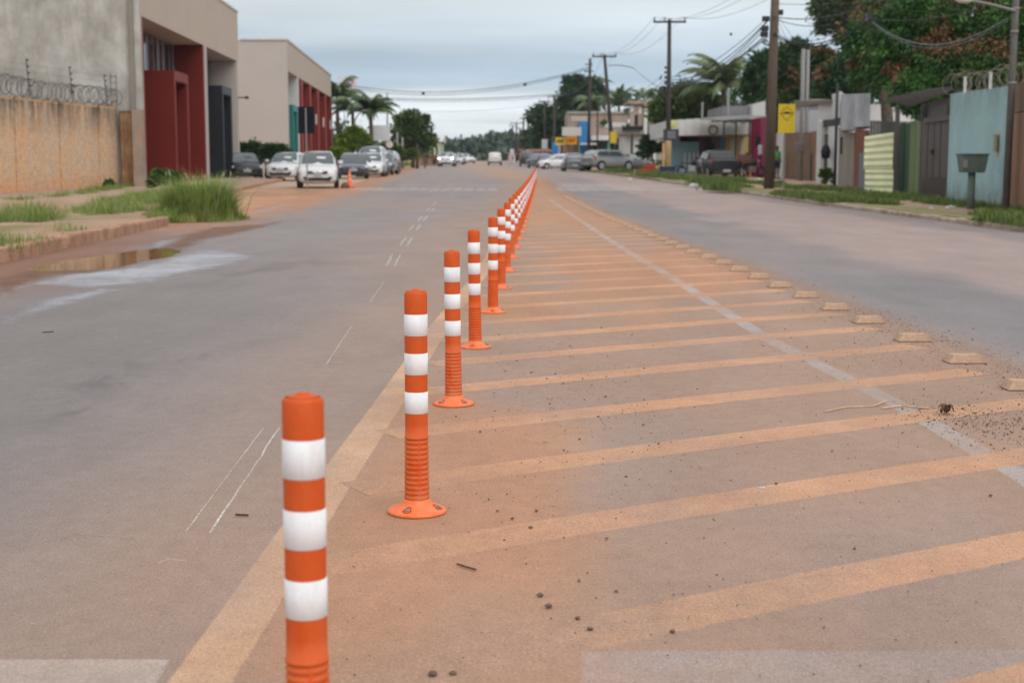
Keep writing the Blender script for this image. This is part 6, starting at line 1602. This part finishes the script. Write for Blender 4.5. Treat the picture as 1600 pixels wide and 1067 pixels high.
def motorcycle(label, D, px, rz, col, zoff=.12):
    t = thing('motorcycle', label, 'motorcycle', (PX(px, D), D, gz(D) + zoff), rz)
    for y in (-.65, .62):
        ringp = [(0, y + .27 * math.cos(a * math.pi / 10), .30 + .27 * math.sin(a * math.pi / 10)) for a in range(21)]
        w = MB().tube(ringp, .045, 6).build('wheel', M_tyre, t)
        MB().disc_x(0, y, .30, .06, .1, 10).build('hub', M_rim, w)
    MB().tube([(0, -.65, .3), (0, -.45, .75), (0, -.35, 1.0)], .035, 6).build('fork', M_rim, t)
    MB().tube([(-.32, -.25, 1.08), (0, -.35, 1.0), (.32, -.25, 1.08)], .018, 6).build('handlebar', M_trim, t)
    MB().lathe([(.02, -.2), (.13, -.12), (.15, 0), (.12, .14), (.02, .2)], 10, (0, -.12, .82)).build('fuel_tank', col, t, smooth=True)
    MB().box(-.12, .12, .05, .72, .74, .82).build('seat', M_trim, t, bevel=.03)
    MB().box(-.13, .13, -.22, .22, .30, .62).build('engine', M_rim, t, bevel=.04)
    MB().tube([(.12, .1, .35), (.14, .5, .35), (.15, .85, .42)], .035, 8).build('exhaust', M_rim, t)
    MB().box(-.05, .05, .5, .95, .60, .66).build('rear_mudguard', M_trim, t, bevel=.01)
    MB().lathe([(.02, -.05), (.08, -.03), (.085, .03), (.02, .05)], 10, (0, -.47, .92)).build('headlight', M_lens, t)
    return t
motorcycle('black motorcycle parked left of the black pickup', 82, 1082, 1.2, M_trim)
motorcycle('motorcycle parked by the magenta wall right of the pickup', 80, 1175, 2.1, M_trim)
# board stand, bin, litter
bs = thing('board_stand', 'brown board on orange trestle legs right of the pickup', 'stand', (PX(1163, 80), 80, gz(80) + .1))
MB().box(-.40, .40, -.03, .03, .55, 1.30).build('board', simple('brown_board', (.14, .07, .05), rough=.8), bs)
for x in (-.38, .30): MB().tube([(x, -.15, 0), (x + .04, 0, .58)], .06, 6).build('leg', plain('orange_leg', (.55, .22, .05), .6) if x < 0 else bpy.data.materials['orange_leg'], bs)
bn = thing('blue_bin', 'dark blue plastic bin at the foot of the yellow posts', 'bin', (PX(1042, 84), 83.6, gz(84) + .1))
MB().prism([(-.46, -.25), (.44, -.25), (.44, .25), (-.46, .25)], .08, .50).build('tub', plain('navy_plastic', (.02, .035, .085), .5), bn, bevel=.04)
MB().box(-.50, .48, -.28, .28, .50, .60).build('rim', bpy.data.materials['navy_plastic'], bn, bevel=.02)
rd = thing('red_crates', 'low red crate pile in the weeds left of the blue bin', 'crates', (PX(1017, 92), 92, gz(92) + .1))
for k, (a, b_) in enumerate(((-.5, 0), (.3, 0), (-.1, .36))): MB().box(a - .36, a + .36, -.25, .25, b_, b_ + .34).build('crate', plain('red_crate', (.35, .05, .03), .6) if k == 0 else bpy.data.materials['red_crate'], rd, bevel=.02)

# traffic cone and kerb rubble
cn = thing('traffic_cone', 'orange traffic cone standing at the edge of the asphalt', 'traffic cone', (PX(546, 60.5), 60.5, gz(60.5)))
MB().prism([(-.2, -.2), (.2, -.2), (.2, .2), (-.2, .2)], 0, .04).build('base', M_or, cn, bevel=.01)
MB().lathe([(.15, .04), (.13, .06), (.085, .35), (.035, .72), (.03, .74)], 20).build('cone', plain('cone_orange', (.85, .14, .05), .5), cn, smooth=True)
for z0, z1 in ((.30, .40), (.50, .57)):
    r = lambda z: float(np.interp(z, [.06, .35, .72], [.13, .085, .035])) + .003
    MB().lathe([(r(z0), z0), (r(z1), z1)], 20, cap=False).build('band', plain('faded_band', (.80, .35, .25), .6) if z0 < .4 else bpy.data.materials['faded_band'], cn, smooth=True)
st_ = thing('rock', 'dark rock propping the foot of the traffic cone', 'rock', (PX(539, 60), 60, gz(60)))
MB().lathe([(.16, 0), (.2, .08), (.14, .2), (.02, .25)], 6).build('rock', M_stone, st_)
for i, (px, py, r, lb) in enumerate(((1083, 290, .16, 'white plastic litter on the kerb in front of the pickup'), (984, 280, .13, 'pale lump of rubble on the kerb left of the bin'), (1185, 281, .12, 'white bag at the foot of the magenta wall'), (1253, 277, .25, 'white broken slab lying by the brown wall'), (1240, 273, .25, 'dark broken board beside the white slab'), (1486, 325, .10, 'white litter on the grass in front of the turquoise wall'), (1455, 326, .06, 'small pale litter left of the white one'))):
    g = G(px, py, .12); rr = random.Random(i)
    vs = [(g.x + r * rr.uniform(.5, 1.1) * math.cos(k * .785) * 1.3, g.y + r * rr.uniform(.5, 1) * math.sin(k * .785), g.z + zz) for zz in (-.05, r * .35) for k in range(8)]
    MB().add(vs + [(g.x, g.y, g.z + r * .6)], [(k, (k + 1) % 8, 8 + (k + 1) % 8, 8 + k) for k in range(8)] + [(8 + k, 8 + (k + 1) % 8, 16) for k in range(8)]).build('litter', M_whitew if i != 4 else M_gate2)
    tag(bpy.data.objects['litter' if i == 0 else 'litter.%03d' % i], lb, 'litter')

# ------------------------------------------------------------------ poles, signs, lines
M_wood = simple('pole_wood', (.13, .09, .068), (.085, .06, .048), scale=3, rough=.85, sc=(3, 3, .3), bump=.01)
M_concp = simple('pole_concrete', (.12, .11, .10), (.09, .08, .075), scale=3, rough=.9)
M_wdark = plain('creosote_pole', (.055, .045, .042), .8, .2)
def pole(label, D, px, pyt, r0, r1, mat, lean=0, arm=None, armz=None, kit=True, group=None, yellow=False, pxb=None, name='utility_pole', armoff=0):
    x0 = PX(pxb if pxb is not None else px, D); zt = PZ(pyt, D) if pyt is not None else 12.0; z0 = gz(D); xt = PX(px, D) - x0
    t = thing(name, label, 'pole', (x0, D, z0), 0, group); H = zt - z0
    MB().tube([(0, 0, -.2), (xt * .5, 0, H * .5), (xt, 0, H)], [r0, (r0 + r1) / 2, r1], 12).build('shaft', mat, t, smooth=True)
    if yellow: MB().tube([(0, 0, .0), (xt * .24, 0, H * .24)], [r0 + .012, r0 + .008], 12).build('painted_foot', simple('yellow_band', (.42, .30, .13), (.30, .20, .10), scale=4, rough=.8) if 'yellow_band' not in bpy.data.materials else bpy.data.materials['yellow_band'], t, smooth=True)
    if arm:
        z = H - .15; MB().cbox((xt + armoff, -.1, z), (arm, .10, .12)).build('crossarm', mat, t)
        for f in (-.46, -.15, .46) if arm > 1 else (-.4, .4):
            MB().lathe([(.02, 0), (.05, .05), (.035, .09), (.06, .13), (.03, .19)], 8, (xt + armoff + arm * f, -.1, z + .06)).build('insulator', M_ins, t)
    if kit:
        for k in range(4):
            z = H * .60 + k * .28; MB().lathe([(.03, 0), (.07, .04), (.07, .12), (.03, .16)], 8, (xt * .7 - r1 - .10, -.05, z)).build('spool', M_ins, t)
        MB().cbox((xt * .65 - r1 - .16, 0, H * .56), (.22, .22, .42)).build('junction_box', M_ins, t, bevel=.03)
    return t
pole('tall brown wooden pole nearest on the right verge', 54, 1206, -60, .20, .15, M_wood, pxb=1202, arm=None, kit=False)
pa = bpy.data.objects['utility_pole']
for k, (dx, z) in enumerate(((-.25, PZ(30, 54)), (.25, PZ(20, 54)), (-.28, PZ(45, 54)), (-.3, PZ(54, 54)))):
    z -= pa.location.z; MB().cbox((dx, 0, z), (.28, .14, .20)).build('junction_box', M_ins, pa, bevel=.03)
pole('slender dark pole with a crossarm above the dark shop sign', 86, 1043, 31, .17, .11, M_wdark, arm=1.95, yellow=True, pxb=1044)
pole('leaning dark pole with the yellow sign on its foot', 116, 943, 86, .19, .12, M_wdark, arm=1.95, yellow=False, pxb=960)
pole('upright grey pole with double crossarm left of the leaning pole', 138, 921, 92, .17, .12, M_wdark, arm=None, pxb=919)
t = bpy.data.objects['utility_pole.003']
for py, w in ((121, 1.75), (112, .9), (101, .7)):
    MB().cbox((.0, -.1, PZ(py, 138) - t.location.z), (w, .1, .11)).build('crossarm', M_wdark, t)
pole('thin grey pole in front of the brick building', 140, 933, 170, .09, .07, M_wdark, kit=False, name='thin_pole')
FARP = [(866, 150, 170, 1.6), (851, 158, 190, 1.7), (842, 168, 205, 1.5), (825, 177, 230, 1.4), (818, 184, 250, 1.2), (807, 192, 265, 2.4), (801, 196, 290, 1.6), (812, 200, 300, 1.2)]
labs = ['grey pole right in front of the dark spreading tree', 'pole with crossarm at the left of the dark spreading tree', 'thin pole just left of the dark tree', 'pole above the pale tree', 'thin far pole left of the pale tree', 'dark far pole with a wide crossarm', 'far pole left of the wide crossarm', 'farthest tiny pole of the right row']
for (px, py, D, arm), lb in zip(FARP, labs): pole(lb, D, px, py, .19, .14, M_wdark, arm=arm, kit=False, group='poles receding along the right side')
pole('concrete pole at the right edge against the brown wall', 31.6, 1577, -70, .085, .07, M_concp, kit=False, name='concrete_pole', pxb=1574)
cp = bpy.data.objects['concrete_pole']; cz0 = cp.location.z
for py in (14, 50, 130): MB().lathe([(.085, -.02), (.095, 0), (.085, .02)], 10, (.03, 0, PZ(py, 31.6) - cz0)).build('collar', M_steelp, cp)
arm = MB().tube([(.03, -.05, PZ(18, 31.6) - cz0), (PX(1540, 31) - cp.location.x, -.5, PZ(8, 31.2) - cz0), (PX(1500, 30.5) - cp.location.x, -1.0, PZ(-1, 30.6) - cz0)], .028, 6).build('lamp_arm', M_steelp, cp)
MB().lathe([(.02, -.2), (.09, -.1), (.10, .1), (.03, .22)], 10, (0, 0, 0)).build('lamp_head', M_whitew, arm, smooth=True)
lh = arm.children[0]; lh.rotation_euler = (0, math.pi / 2, 0); lh.location = (PX(1497, 30.5) - cp.location.x, -1.05, PZ(-2, 30.5) - cz0)
for px, D, py, r, lb in ((1251, 70, 77, .11, 'left one of the twin grey poles behind the yellow sign'), (1258.5, 72, 78, .09, 'right one of the twin grey poles behind the yellow sign'), (1305, 56, 130, .06, 'dark slim post in front of the white house'), (1136, 98, 140, .10, 'short grey post rising above the awning'), (1096, 104, 160, .08, 'thin post in the bushy tree behind the shop')):
    t = pole(lb, D, px, py, r, r * .9, M_steelp if px < 1300 else M_postd, kit=False, name='grey_post')
t = bpy.data.objects['grey_post']; MB().cbox((-.1, -.12, 1.75), (.5, .12, .45)).build('meter_box', M_alu, t, bevel=.02)
pole('slim grey pole far left above the white billboard', 150, 606, 145, .10, .08, M_steelp, kit=False, name='grey_post')
for k, (px, py, D, lb) in enumerate(((621, 207, 138, 'left short post in front of the leafy tree'), (629, 215, 138, 'right short post in front of the leafy tree'), (652, 226, 142, 'dark stubby post on the far left verge'), (664, 225, 150, 'thin post beside the far left verge'))):
    pole(lb, D, px, py, .11 if k != 2 else .16, .1 if k != 2 else .14, M_steelp if k != 2 else M_wdark, kit=False, name='short_post')
# street lamp with curved arm (left, far)
t = thing('street_lamp', 'curved arm street lamp in front of the left palms', 'street lamp', (PX(555, 125), 125, gz(125)))
z = lambda py: PZ(py, 125) - gz(125); xx = lambda px: PX(px, 125) - PX(555, 125)
MB().tube([(0, 0, 0), (0, 0, z(190)), (xx(560), 0, z(180)), (xx(568), 0, z(174))], [.08, .07, .06, .05], 8).build('column', M_steelp, t); MB().cbox((xx(571), 0, z(173)), (.5, .16, .10)).build('lamp_head', M_steelp, t, bevel=.02)
# yellow speed hump warning sign
M_ysign = plain('yellow_sign_face', (.62, .44, .015), .5, .4)
D = 51.5
t, x0, x1, z0, z1 = board('warning_sign', 'yellow board with a speed hump diamond on a grey post', 1214.5, 1240.5, 163, 208, D, M_ysign, th=.02, posts=(.42,), pw=.028)
cx, cz = (x0 + x1) / 2 + .0, L(z0, z1, .68)
r = .235
def dline(mb, a, b_, w=.009): 
    a, b_ = Vector(a), Vector(b_); d = (b_ - a).normalized(); n = Vector((-d.y, d.x)) * w
    q = [a + n, b_ + n, b_ - n, a - n]; mb.add([(p.x, -.006, p.y) for p in q] + [(p.x, -.001, p.y) for p in q], [(0, 1, 2, 3), (0, 4, 5, 1), (1, 5, 6, 2), (2, 6, 7, 3), (3, 7, 4, 0)])
m = MB(); D4 = [(cx, cz + r), (cx + r, cz), (cx, cz - r * 1.15), (cx - r, cz)]
for k in range(4): dline(m, D4[k], D4[(k + 1) % 4])
m.build('diamond_outline', M_blk, t)
hump = [(-.19, -.015), (-.10, .0), (-.05, .045), (-.02, .035), (.02, .05), (.06, .035), (.11, .0), (.19, -.015), (.19, -.04), (-.19, -.04)]
MB().add([(cx + a, -.006, cz + .02 + b_) for a, b_ in hump] + [(cx + a, -.001, cz + .02 + b_) for a, b_ in hump], [tuple(range(10))] + [(i, (i + 1) % 10, 10 + (i + 1) % 10, 10 + i) for i in range(10)]).build('hump_symbol', M_blk, t)
# its twin on the left, seen from behind
D = 55.5; t = thing('road_sign', 'dark back of a rectangular road sign on a slim post, left side', 'sign', (PX(480, D), D, gz(D)))
zb_ = gz(D); x0, x1, z0, z1 = PX(467, D) - t.location.x, PX(492, D) - t.location.x, PZ(209, D) - zb_, PZ(167, D) - zb_
MB().box(x0, x1, 0, .02, z0, z1).build('panel', plain('sign_back', (.012, .013, .017), .8, .05), t); MB().tube([(0, -.03, 0), (-.02, -.03, z1 - .05)], .028, 8).build('post', M_steelp, t)
t, x0, x1, z0, z1 = board('bus_stop_sign', 'small yellow plate strapped to the leaning pole', 953, 963, 206, 224, 115, M_ysign, th=.05)
t, x0, x1, z0, z1 = board('shop_sign', 'dark grey shop sign with pale print on a pole', 1036, 1060, 202, 220, 84.5, plain('slate_sign', (.045, .05, .06), .5), th=.12)
for k in range(3):
    for j in range(3): MB().box(L(x0, x1, .28 + j * .18), L(x0, x1, .28 + j * .18 + .13), -.012, -.002, L(z0, z1, .22 + k * .22), L(z0, z1, .22 + k * .22 + .12)).build('print_block', plain('pale_print', (.30, .29, .33), .6) if (k, j) == (0, 0) else bpy.data.materials['pale_print'], t)
yp = tag(MB().tube([(PX(1036.5, 83.5), 83.5, gz(83) + .1), (PX(1036.5, 83.5), 83.5, PZ(224, 83.5))], .075, 8).build('yellow_post', simple('ochre_post', (.55, .35, .12), (.48, .30, .12), rough=.7)), 'ochre yellow post under the dark shop sign', 'post')
tag(MB().tube([(PX(1031, 82.5), 82.5, gz(82)), (PX(1031, 82.5), 82.5, PZ(272, 82.5))], .04, 6).build('stub_post', M_blk), 'tiny dark stub at the kerb left of the ochre post', 'post')
# billboards left
t, x0, x1, z0, z1 = board('billboard', 'white billboard with pink script high above the palms', 530, 560, 119, 141, 150, plain('billboard_white', (.62, .60, .64), .6), posts=(.3, .7))
pts = [(L(x0, x1, .15 + .7 * k / 40), -.03, L(z0, z1, .42 + .10 * math.sin(k * .95) + .06 * math.sin(k * .41) + (.12 if k > 34 else 0))) for k in range(41)]
MB().tube(pts, .05, 4).build('pink_script', plain('pink_print', (.62, .16, .34), .6), t)
board('billboard', 'blank white billboard low beside the right palm', 582, 610, 196, 220, 140, plain('blank_white_board', (.60, .61, .63), .6), posts=(.12, .88))
t = thing('round_sign', 'round white traffic sign at the far left verge', 'sign', (PX(609, 128), 128, gz(128)))
zz = PZ(226, 128) - gz(128); MB().tube([(0, .06, 0), (0, .06, zz)], .04, 6).build('post', M_steelp, t)
o = MB().lathe([(.001, 0), (.33, 0), (.33, .03), (.001, .03)], 20).build('disc', plain('white_disc', (.65, .65, .65), .5), t); o.rotation_euler = (math.pi / 2, 0, 0); o.location = (0, 0, zz)
o = MB().lathe([(.24, -.005), (.33, -.005), (.33, .0), (.24, .0)], 20, cap=False).build('rim', plain('faded_red_rim', (.45, .30, .30), .6), t); o.rotation_euler = (math.pi / 2, 0, 0); o.location = (0, -.035, zz)
MB().cbox((0, -.04, zz), (.08, .01, .24)).build('symbol', M_blk, t)
for px, py, D, w, lb in ((800, 238, 235, .6, 'small white board far off among the poles'), (851, 228, 160, .9, 'narrow white board on a far pole'), (797, 250, 210, .5, 'tiny pink and white board by the far right verge')):
    board('small_board', lb, px - w * 5, px + w * 5, py - 5 - (5 if w > .8 else 0), py + 5, D, M_plate if px != 797 else plain('pinkish_board', (.6, .4, .4), .6), posts=(.5,))
# bin on a post (letter box) in front of the turquoise wall
D = G(1519, 327, .12).y; t = thing('post_bin', 'grey green tapered bin on a round post before the turquoise wall', 'bin', (PX(1519, D), D, gz(D) + .1)); zb_ = t.location.z
M_bin = simple('grey_green_bin', (.115, .155, .13), (.09, .12, .10), scale=4, rough=.6)
w1_, w2_ = .31, .25; z0, z1 = PZ(270, D) - zb_, PZ(242, D) - zb_
V = [(-w2_, -.17, z0), (w2_, -.17, z0), (w2_, .17, z0), (-w2_, .17, z0), (-w1_, -.21, z1), (w1_, -.21, z1), (w1_, .21, z1), (-w1_, .21, z1)]
MB().add(V, [(0, 3, 2, 1), (4, 5, 6, 7), (0, 1, 5, 4), (1, 2, 6, 5), (2, 3, 7, 6), (3, 0, 4, 7)]).build('box', M_bin, t, bevel=.015)
MB().cbox((0, 0, z1 + .012), (2 * w1_ + .03, .46, .022)).build('lid', M_bin, t)
MB().cbox((-.22, -.195, z1 - .2), (.10, .012, .18)).build('sticker', M_steelp, t)
MB().tube([(0, 0, -.1), (0, 0, z0 - .003)], [.09, .085], 14).build('post', M_bin, t, smooth=True)

# person in a green shirt
def skin_body(name, verts, edges, radii, mat, parent, root=0, sub=2):
    me = bpy.data.meshes.new(name); me.from_pydata(verts, edges, []); o = bpy.data.objects.new(name, me); COL.objects.link(o); o.parent = parent
    m = o.modifiers.new('skin', 'SKIN'); m.use_smooth_shade = True
    for i, r in enumerate(radii): me.skin_vertices[0].data[i].radius = (r, r) if not hasattr(r, '__len__') else r
    me.skin_vertices[0].data[root].use_root = True
    s = o.modifiers.new('sub', 'SUBSURF'); s.levels = sub; s.render_levels = sub
    me.materials.append(mat); return o
D = 76; pe = thing('person', 'person in green shirt and dark blue shorts standing between pole and yellow sign', 'person', (PX(1214, D), D, gz(D) + .12), .5)
M_skin = plain('brown_skin', (.16, .085, .055), .6, .3)
V = [(0, 0, .93), (0, .0, 1.12), (0, .02, 1.34), (0, .01, 1.46), (0, -.01, 1.56), (0, -.01, 1.64), (.17, .02, 1.38), (.22, .03, 1.12), (.20, -.08, .90), (-.17, .02, 1.38), (-.23, .02, 1.14), (-.16, -.14, 1.0),
     (.10, 0, .84), (.11, -.01, .48), (.11, .03, .08), (.12, -.12, .03), (-.10, 0, .84), (-.12, -.06, .48), (-.12, .0, .08), (-.13, -.14, .03), (.20, -.12, .82), (-.10, -.22, 1.0)]
E = [(0, 1), (1, 2), (2, 3), (3, 4), (4, 5), (2, 6), (6, 7), (7, 8), (8, 20), (2, 9), (9, 10), (10, 11), (11, 21), (0, 12), (12, 13), (13, 14), (14, 15), (0, 16), (16, 17), (17, 18), (18, 19)]
R = [(.15, .11), (.14, .10), (.16, .11), .055, (.078, .09), (.06, .07), .055, .042, .032, .055, .042, .032, .088, .058, .04, (.04, .028), .088, .058, .04, (.04, .028), .03, .03]
bd = skin_body('body', V, E, R, M_skin, pe)
skin_body('shirt', [(0, 0, .90), (0, 0, 1.12), (0, .02, 1.34), (0, .01, 1.43), (.18, .02, 1.38), (.22, .03, 1.2), (-.18, .02, 1.38), (-.23, .02, 1.2)], [(0, 1), (1, 2), (2, 3), (2, 4), (4, 5), (2, 6), (6, 7)], [(.175, .13), (.165, .125), (.18, .13), .07, .075, .065, .075, .065], plain('green_cloth', (.08, .30, .10), .9, .2), pe)
skin_body('shorts', [(0, 0, .95), (.11, 0, .82), (.12, -.03, .52), (-.11, 0, .82), (-.125, -.05, .52)], [(0, 1), (1, 2), (0, 3), (3, 4)], [(.17, .125), .105, .09, .105, .09], plain('navy_cloth', (.015, .03, .07), .9, .2), pe)
MB().lathe([(.085, -.02), (.092, .03), (.075, .09), (.02, .115)], 14, (0, .005, 1.62)).build('hair', M_blk, pe, smooth=True)
for s in (-1, 1):
    MB().lathe([(.002, -.03), (.016, -.012), (.016, .012), (.002, .03)], 8, (s * .082, 0, 1.58)).build('ear', M_skin, pe, smooth=True)
    MB().lathe([(.001, -.008), (.008, 0), (.001, .008)], 8, (s * .03, -.088, 1.59)).build('eye', M_whitew, pe)
    MB().box(s * .115 - .045, s * .115 + .045, -.17, .07, 0, .05).build('sandal', M_blk, pe, bevel=.015)
MB().add([(-.012, -.09, 1.555), (.012, -.09, 1.555), (0, -.092, 1.60), (0, -.115, 1.56)], [(0, 1, 3), (1, 2, 3), (2, 0, 3), (0, 2, 1)]).build('nose', M_skin, pe)
MB().cbox((0, -.09, 1.53), (.05, .012, .01)).build('mouth', plain('lip', (.12, .04, .035), .6), pe)
D = 79; pe2 = thing('person', 'person in dark clothes seated behind the brown board stand', 'person', (PX(1167, D + 2), D + 2, gz(D) + .12), -.3)
V2 = [(0, 0, .60), (0, .03, .8), (0, .04, 1.0), (0, .02, 1.12), (0, 0, 1.22), (0, 0, 1.30), (.17, .03, 1.04), (.20, 0, .82), (.14, -.2, .72), (-.17, .03, 1.04), (-.20, 0, .82), (-.14, -.2, .72), (.10, -.12, .56), (.12, -.48, .54), (.12, -.48, .1), (.12, -.6, .04), (-.10, -.12, .56), (-.12, -.48, .54), (-.12, -.48, .1), (-.12, -.6, .04), (.12, -.28, .70), (-.12, -.28, .70)]
skin_body('body', V2, E, R, M_skin, pe2)
skin_body('jacket', [(0, 0, .58), (0, .03, .8), (0, .04, 1.0), (0, .02, 1.09), (.18, .03, 1.04), (.21, 0, .84), (-.18, .03, 1.04), (-.21, 0, .84)], [(0, 1), (1, 2), (2, 3), (2, 4), (4, 5), (2, 6), (6, 7)], [(.175, .13), (.165, .125), (.18, .13), .07, .075, .065, .075, .065], M_trim, pe2)
MB().lathe([(.085, -.02), (.092, .03), (.075, .09), (.02, .115)], 14, (0, .01, 1.28)).build('hair', M_blk, pe2, smooth=True)
MB().box(-.2, .2, -.16, .2, .40, .46).build('stool_seat', M_gate2, None)
so = bpy.data.objects['stool_seat']; stl = thing('stool', 'dark stool under the seated person', 'stool', pe2.location, -.3); so.parent = stl; so.name = 'seat'
for x in (-.16, .16):
    for y in (-.12, .16): MB().tube([(x, y, 0), (x, y, .40)], .018, 5).build('leg', M_gate2, stl)

# ------------------------------------------------------------------ overhead lines
M_cable = plain('black_cable', (.03, .03, .033), .6, .3); M_cableg = plain('grey_cable', (.16, .16, .17), .6, .3)
CN = {}
def nth(label, group):
    k = CN.get(group, 0); CN[group] = k + 1
    return label + ', ' + (['topmost of its bundle', 'second from the top', 'third from the top', 'fourth from the top', 'fifth from the top', 'sixth from the top', 'lowest of its bundle'][k] if k < 7 else 'number %d' % k)
def cable(A, B, sag, r, label, group, mat=None, name='power_cable', n=22):
    a, b_ = P(*A), P(*B); pts = []
    for k in range(n + 1):
        t = k / n; p = a.lerp(b_, t); p.z -= sag * 4 * t * (1 - t); pts.append(p)
    return tag(MB().tube(pts, r, 4).build(name, mat or M_cable), label, 'cable', group)
gp = 'cables between the near pole and the crossarm pole'
for k, (ya, yb, sg, r) in enumerate(((27, 121, .55, .016), (32, 124, .7, .022), (33, 127, .85, .026), (40, 131, .8, .02), (52, 133, .6, .026), (56, 137, .5, .02), (58, 142, .5, .014))):
    cable((1200, ya, 54), (1043, yb, 86), sg, r, nth('dark cable sagging between the brown pole and crossarm pole', gp), gp)
gp = 'cables beyond the crossarm pole'
for k, (ya, yb, sg, r) in enumerate(((122, 165, .5, .02), (128, 172, .6, .022), (135, 178, .6, .018), (112, 160, .4, .014))):
    cable((1042, ya, 86), (956, yb, 116), sg, r, nth('dark cable running on from the crossarm pole to the leaning pole', gp), gp)
for px, D2 in ((1022, 86), (1036, 86), (1066, 86)):
    cable((px, 27, 86), (px * 1.0 + 210 + (px - 1043) * .6, -60, 54), .8, .010, {1022: 'left', 1036: 'middle', 1066: 'right'}[px] + ' thin high line rising from the crossarm out of the picture', 'thin high lines from the crossarm', M_cableg)
    cable((px, 27, 86), (927 + (px - 1022) * .75, 82, 116), .9, .011, {1022: 'left', 1036: 'middle', 1066: 'right'}[px] + ' thin high line between the two crossarms', 'thin high lines between the crossarms', M_cableg)
for px, pe_ in ((927, 908), (943, 921), (960, 934)): cable((px, 82, 116), (pe_, 120, 138), .5, .013, {927: 'left', 943: 'middle', 960: 'right'}[px] + ' thin line from the leaning pole to the grey pole behind', 'thin lines behind the leaning pole', M_cableg)
prev = (921, 120, 138)
for (px, py, D, arm_), lname in zip(FARP[:6], labs):
    for o_ in (-1, 1): cable((prev[0] + o_ * 6, prev[1], prev[2]), (px + o_ * 5, py - 1, D), .6, .016, ('left' if o_ < 0 else 'right') + ' far line reaching the ' + lname, 'far lines along the receding poles', M_cableg, n=10)
    prev = (px, py, D)
gp = 'cables crossing the avenue'
for ya, yb, sg, D0_, r in ((118, 104, 2.0, 140, .03), (121, 106, 2.1, 140, .022), (146, 143, .7, 150, .035), (148, 146, .75, 150, .02), (160, 153, 1.2, 160, .012)):
    cable((470, ya, D0_), (925, yb, 138), sg, r, nth('long cable sagging across the whole avenue', gp), gp, n=40)
for px in (662, 820):
    _t = (px - 470) / 455; _a, _b = P(470, 118, 140), P(925, 104, 138); _t = (PX(px, 139) - _a.x) / (_b.x - _a.x); p = _a.lerp(_b, _t); p.z -= 8.0 * _t * (1 - _t) + .12; tag(MB().cbox(p, (.30, .22, .30)).build('cable_closure', M_ins, bevel=.05), ['dark splice box hanging on the crossing cable, left one', 'dark splice box hanging on the crossing cable, right one'][px > 700], 'cable box')
p1 = cable((952, 103, 116), (990, 107, 108), -.1, .03, 'thin arm line leaving the leaning pole to the right', 'service drops', name='service_cable')
cable((990, 107, 108), (1042, 145, 86), .1, .02, 'service cable dropping from the arm toward the crossarm pole', 'service drops', name='service_cable')
gp = 'cables from the near pole to the right'
for A, B, sg, r in (((1206, 26, 54), (1400, -8, 45), .35, .018), ((1206, 28, 54), (1400, -2, 45), .55, .014), ((1206, 52, 54), (1362, 28, 47), .60, .022), ((1206, 54, 54), (1362, 30, 47), .64, .016), ((1206, 50, 54), (1290, 60, 50), .2, .01), ((1206, 6, 54), (1420, -2, 44), .1, .01)):
    cable(A, B, sg, r, nth('dark cable leading from the tall brown pole toward the mango trees', gp), gp)
for k, (px, py) in enumerate(((1222, 72), (1232, 70), (1248, 70))): cable((1212, 20, 54), (px, py, 58), .05, .008, ['left', 'middle', 'right'][k] + ' loose drop wire hanging beside the tall brown pole', 'loose drop wires at the brown pole', name='drop_wire')
cable((1362, 33, 43), (1574, 30, 31.5), .62, .013, 'thick pale cable sagging in front of the mango trees', 'cables before the mango trees', M_cableg)
cable((1362, 35, 43), (1574, 34, 31.5), .66, .008, 'thinner pale cable just under the thick sagging one', 'cables before the mango trees', M_cableg)
cable((1362, 31, 43), (1540, 14, 34), .12, .010, 'thin dark cable almost level before the mango trees', 'cables before the mango trees')
tag(MB().cbox(P(1358, 27, 43), (.16, .16, .22)).build('cable_closure', M_ins), 'black splice box where cables meet before the mango trees', 'cable box')
tag(MB().tube([P(1360, 30, 43), P(1360, 90, 43.2)], .012, 4).build('drop_wire', M_cable), 'dark wire hanging down from the splice box before the trees', 'cable')
tag(MB().cbox(P(1142, 54, 68), (.10, .1, .12)).build('cable_closure', M_ins), 'tiny dark marker on the cable left of the brown pole', 'cable box')

# ------------------------------------------------------------------ air between here and the far trees
hz = bpy.data.materials.new('thin_haze'); hz.use_nodes = True
hn, hl = hz.node_tree.nodes, hz.node_tree.links; hn.clear()
ho = hn.new('ShaderNodeOutputMaterial'); hv = hn.new('ShaderNodeVolumePrincipled')
hv.inputs['Density'].default_value = .00016; hv.inputs['Color'].default_value = (.86, .92, 1.0, 1); hv.inputs['Anisotropy'].default_value = .2
hl.new(hv.outputs[0], ho.inputs['Volume'])
MB().box(-5200, 5200, -60, 3400, -1.2, 30).build('haze', hz)
tag(bpy.data.objects['haze'], 'thin pale damp air over the whole avenue and its surroundings', 'haze', kind='stuff')
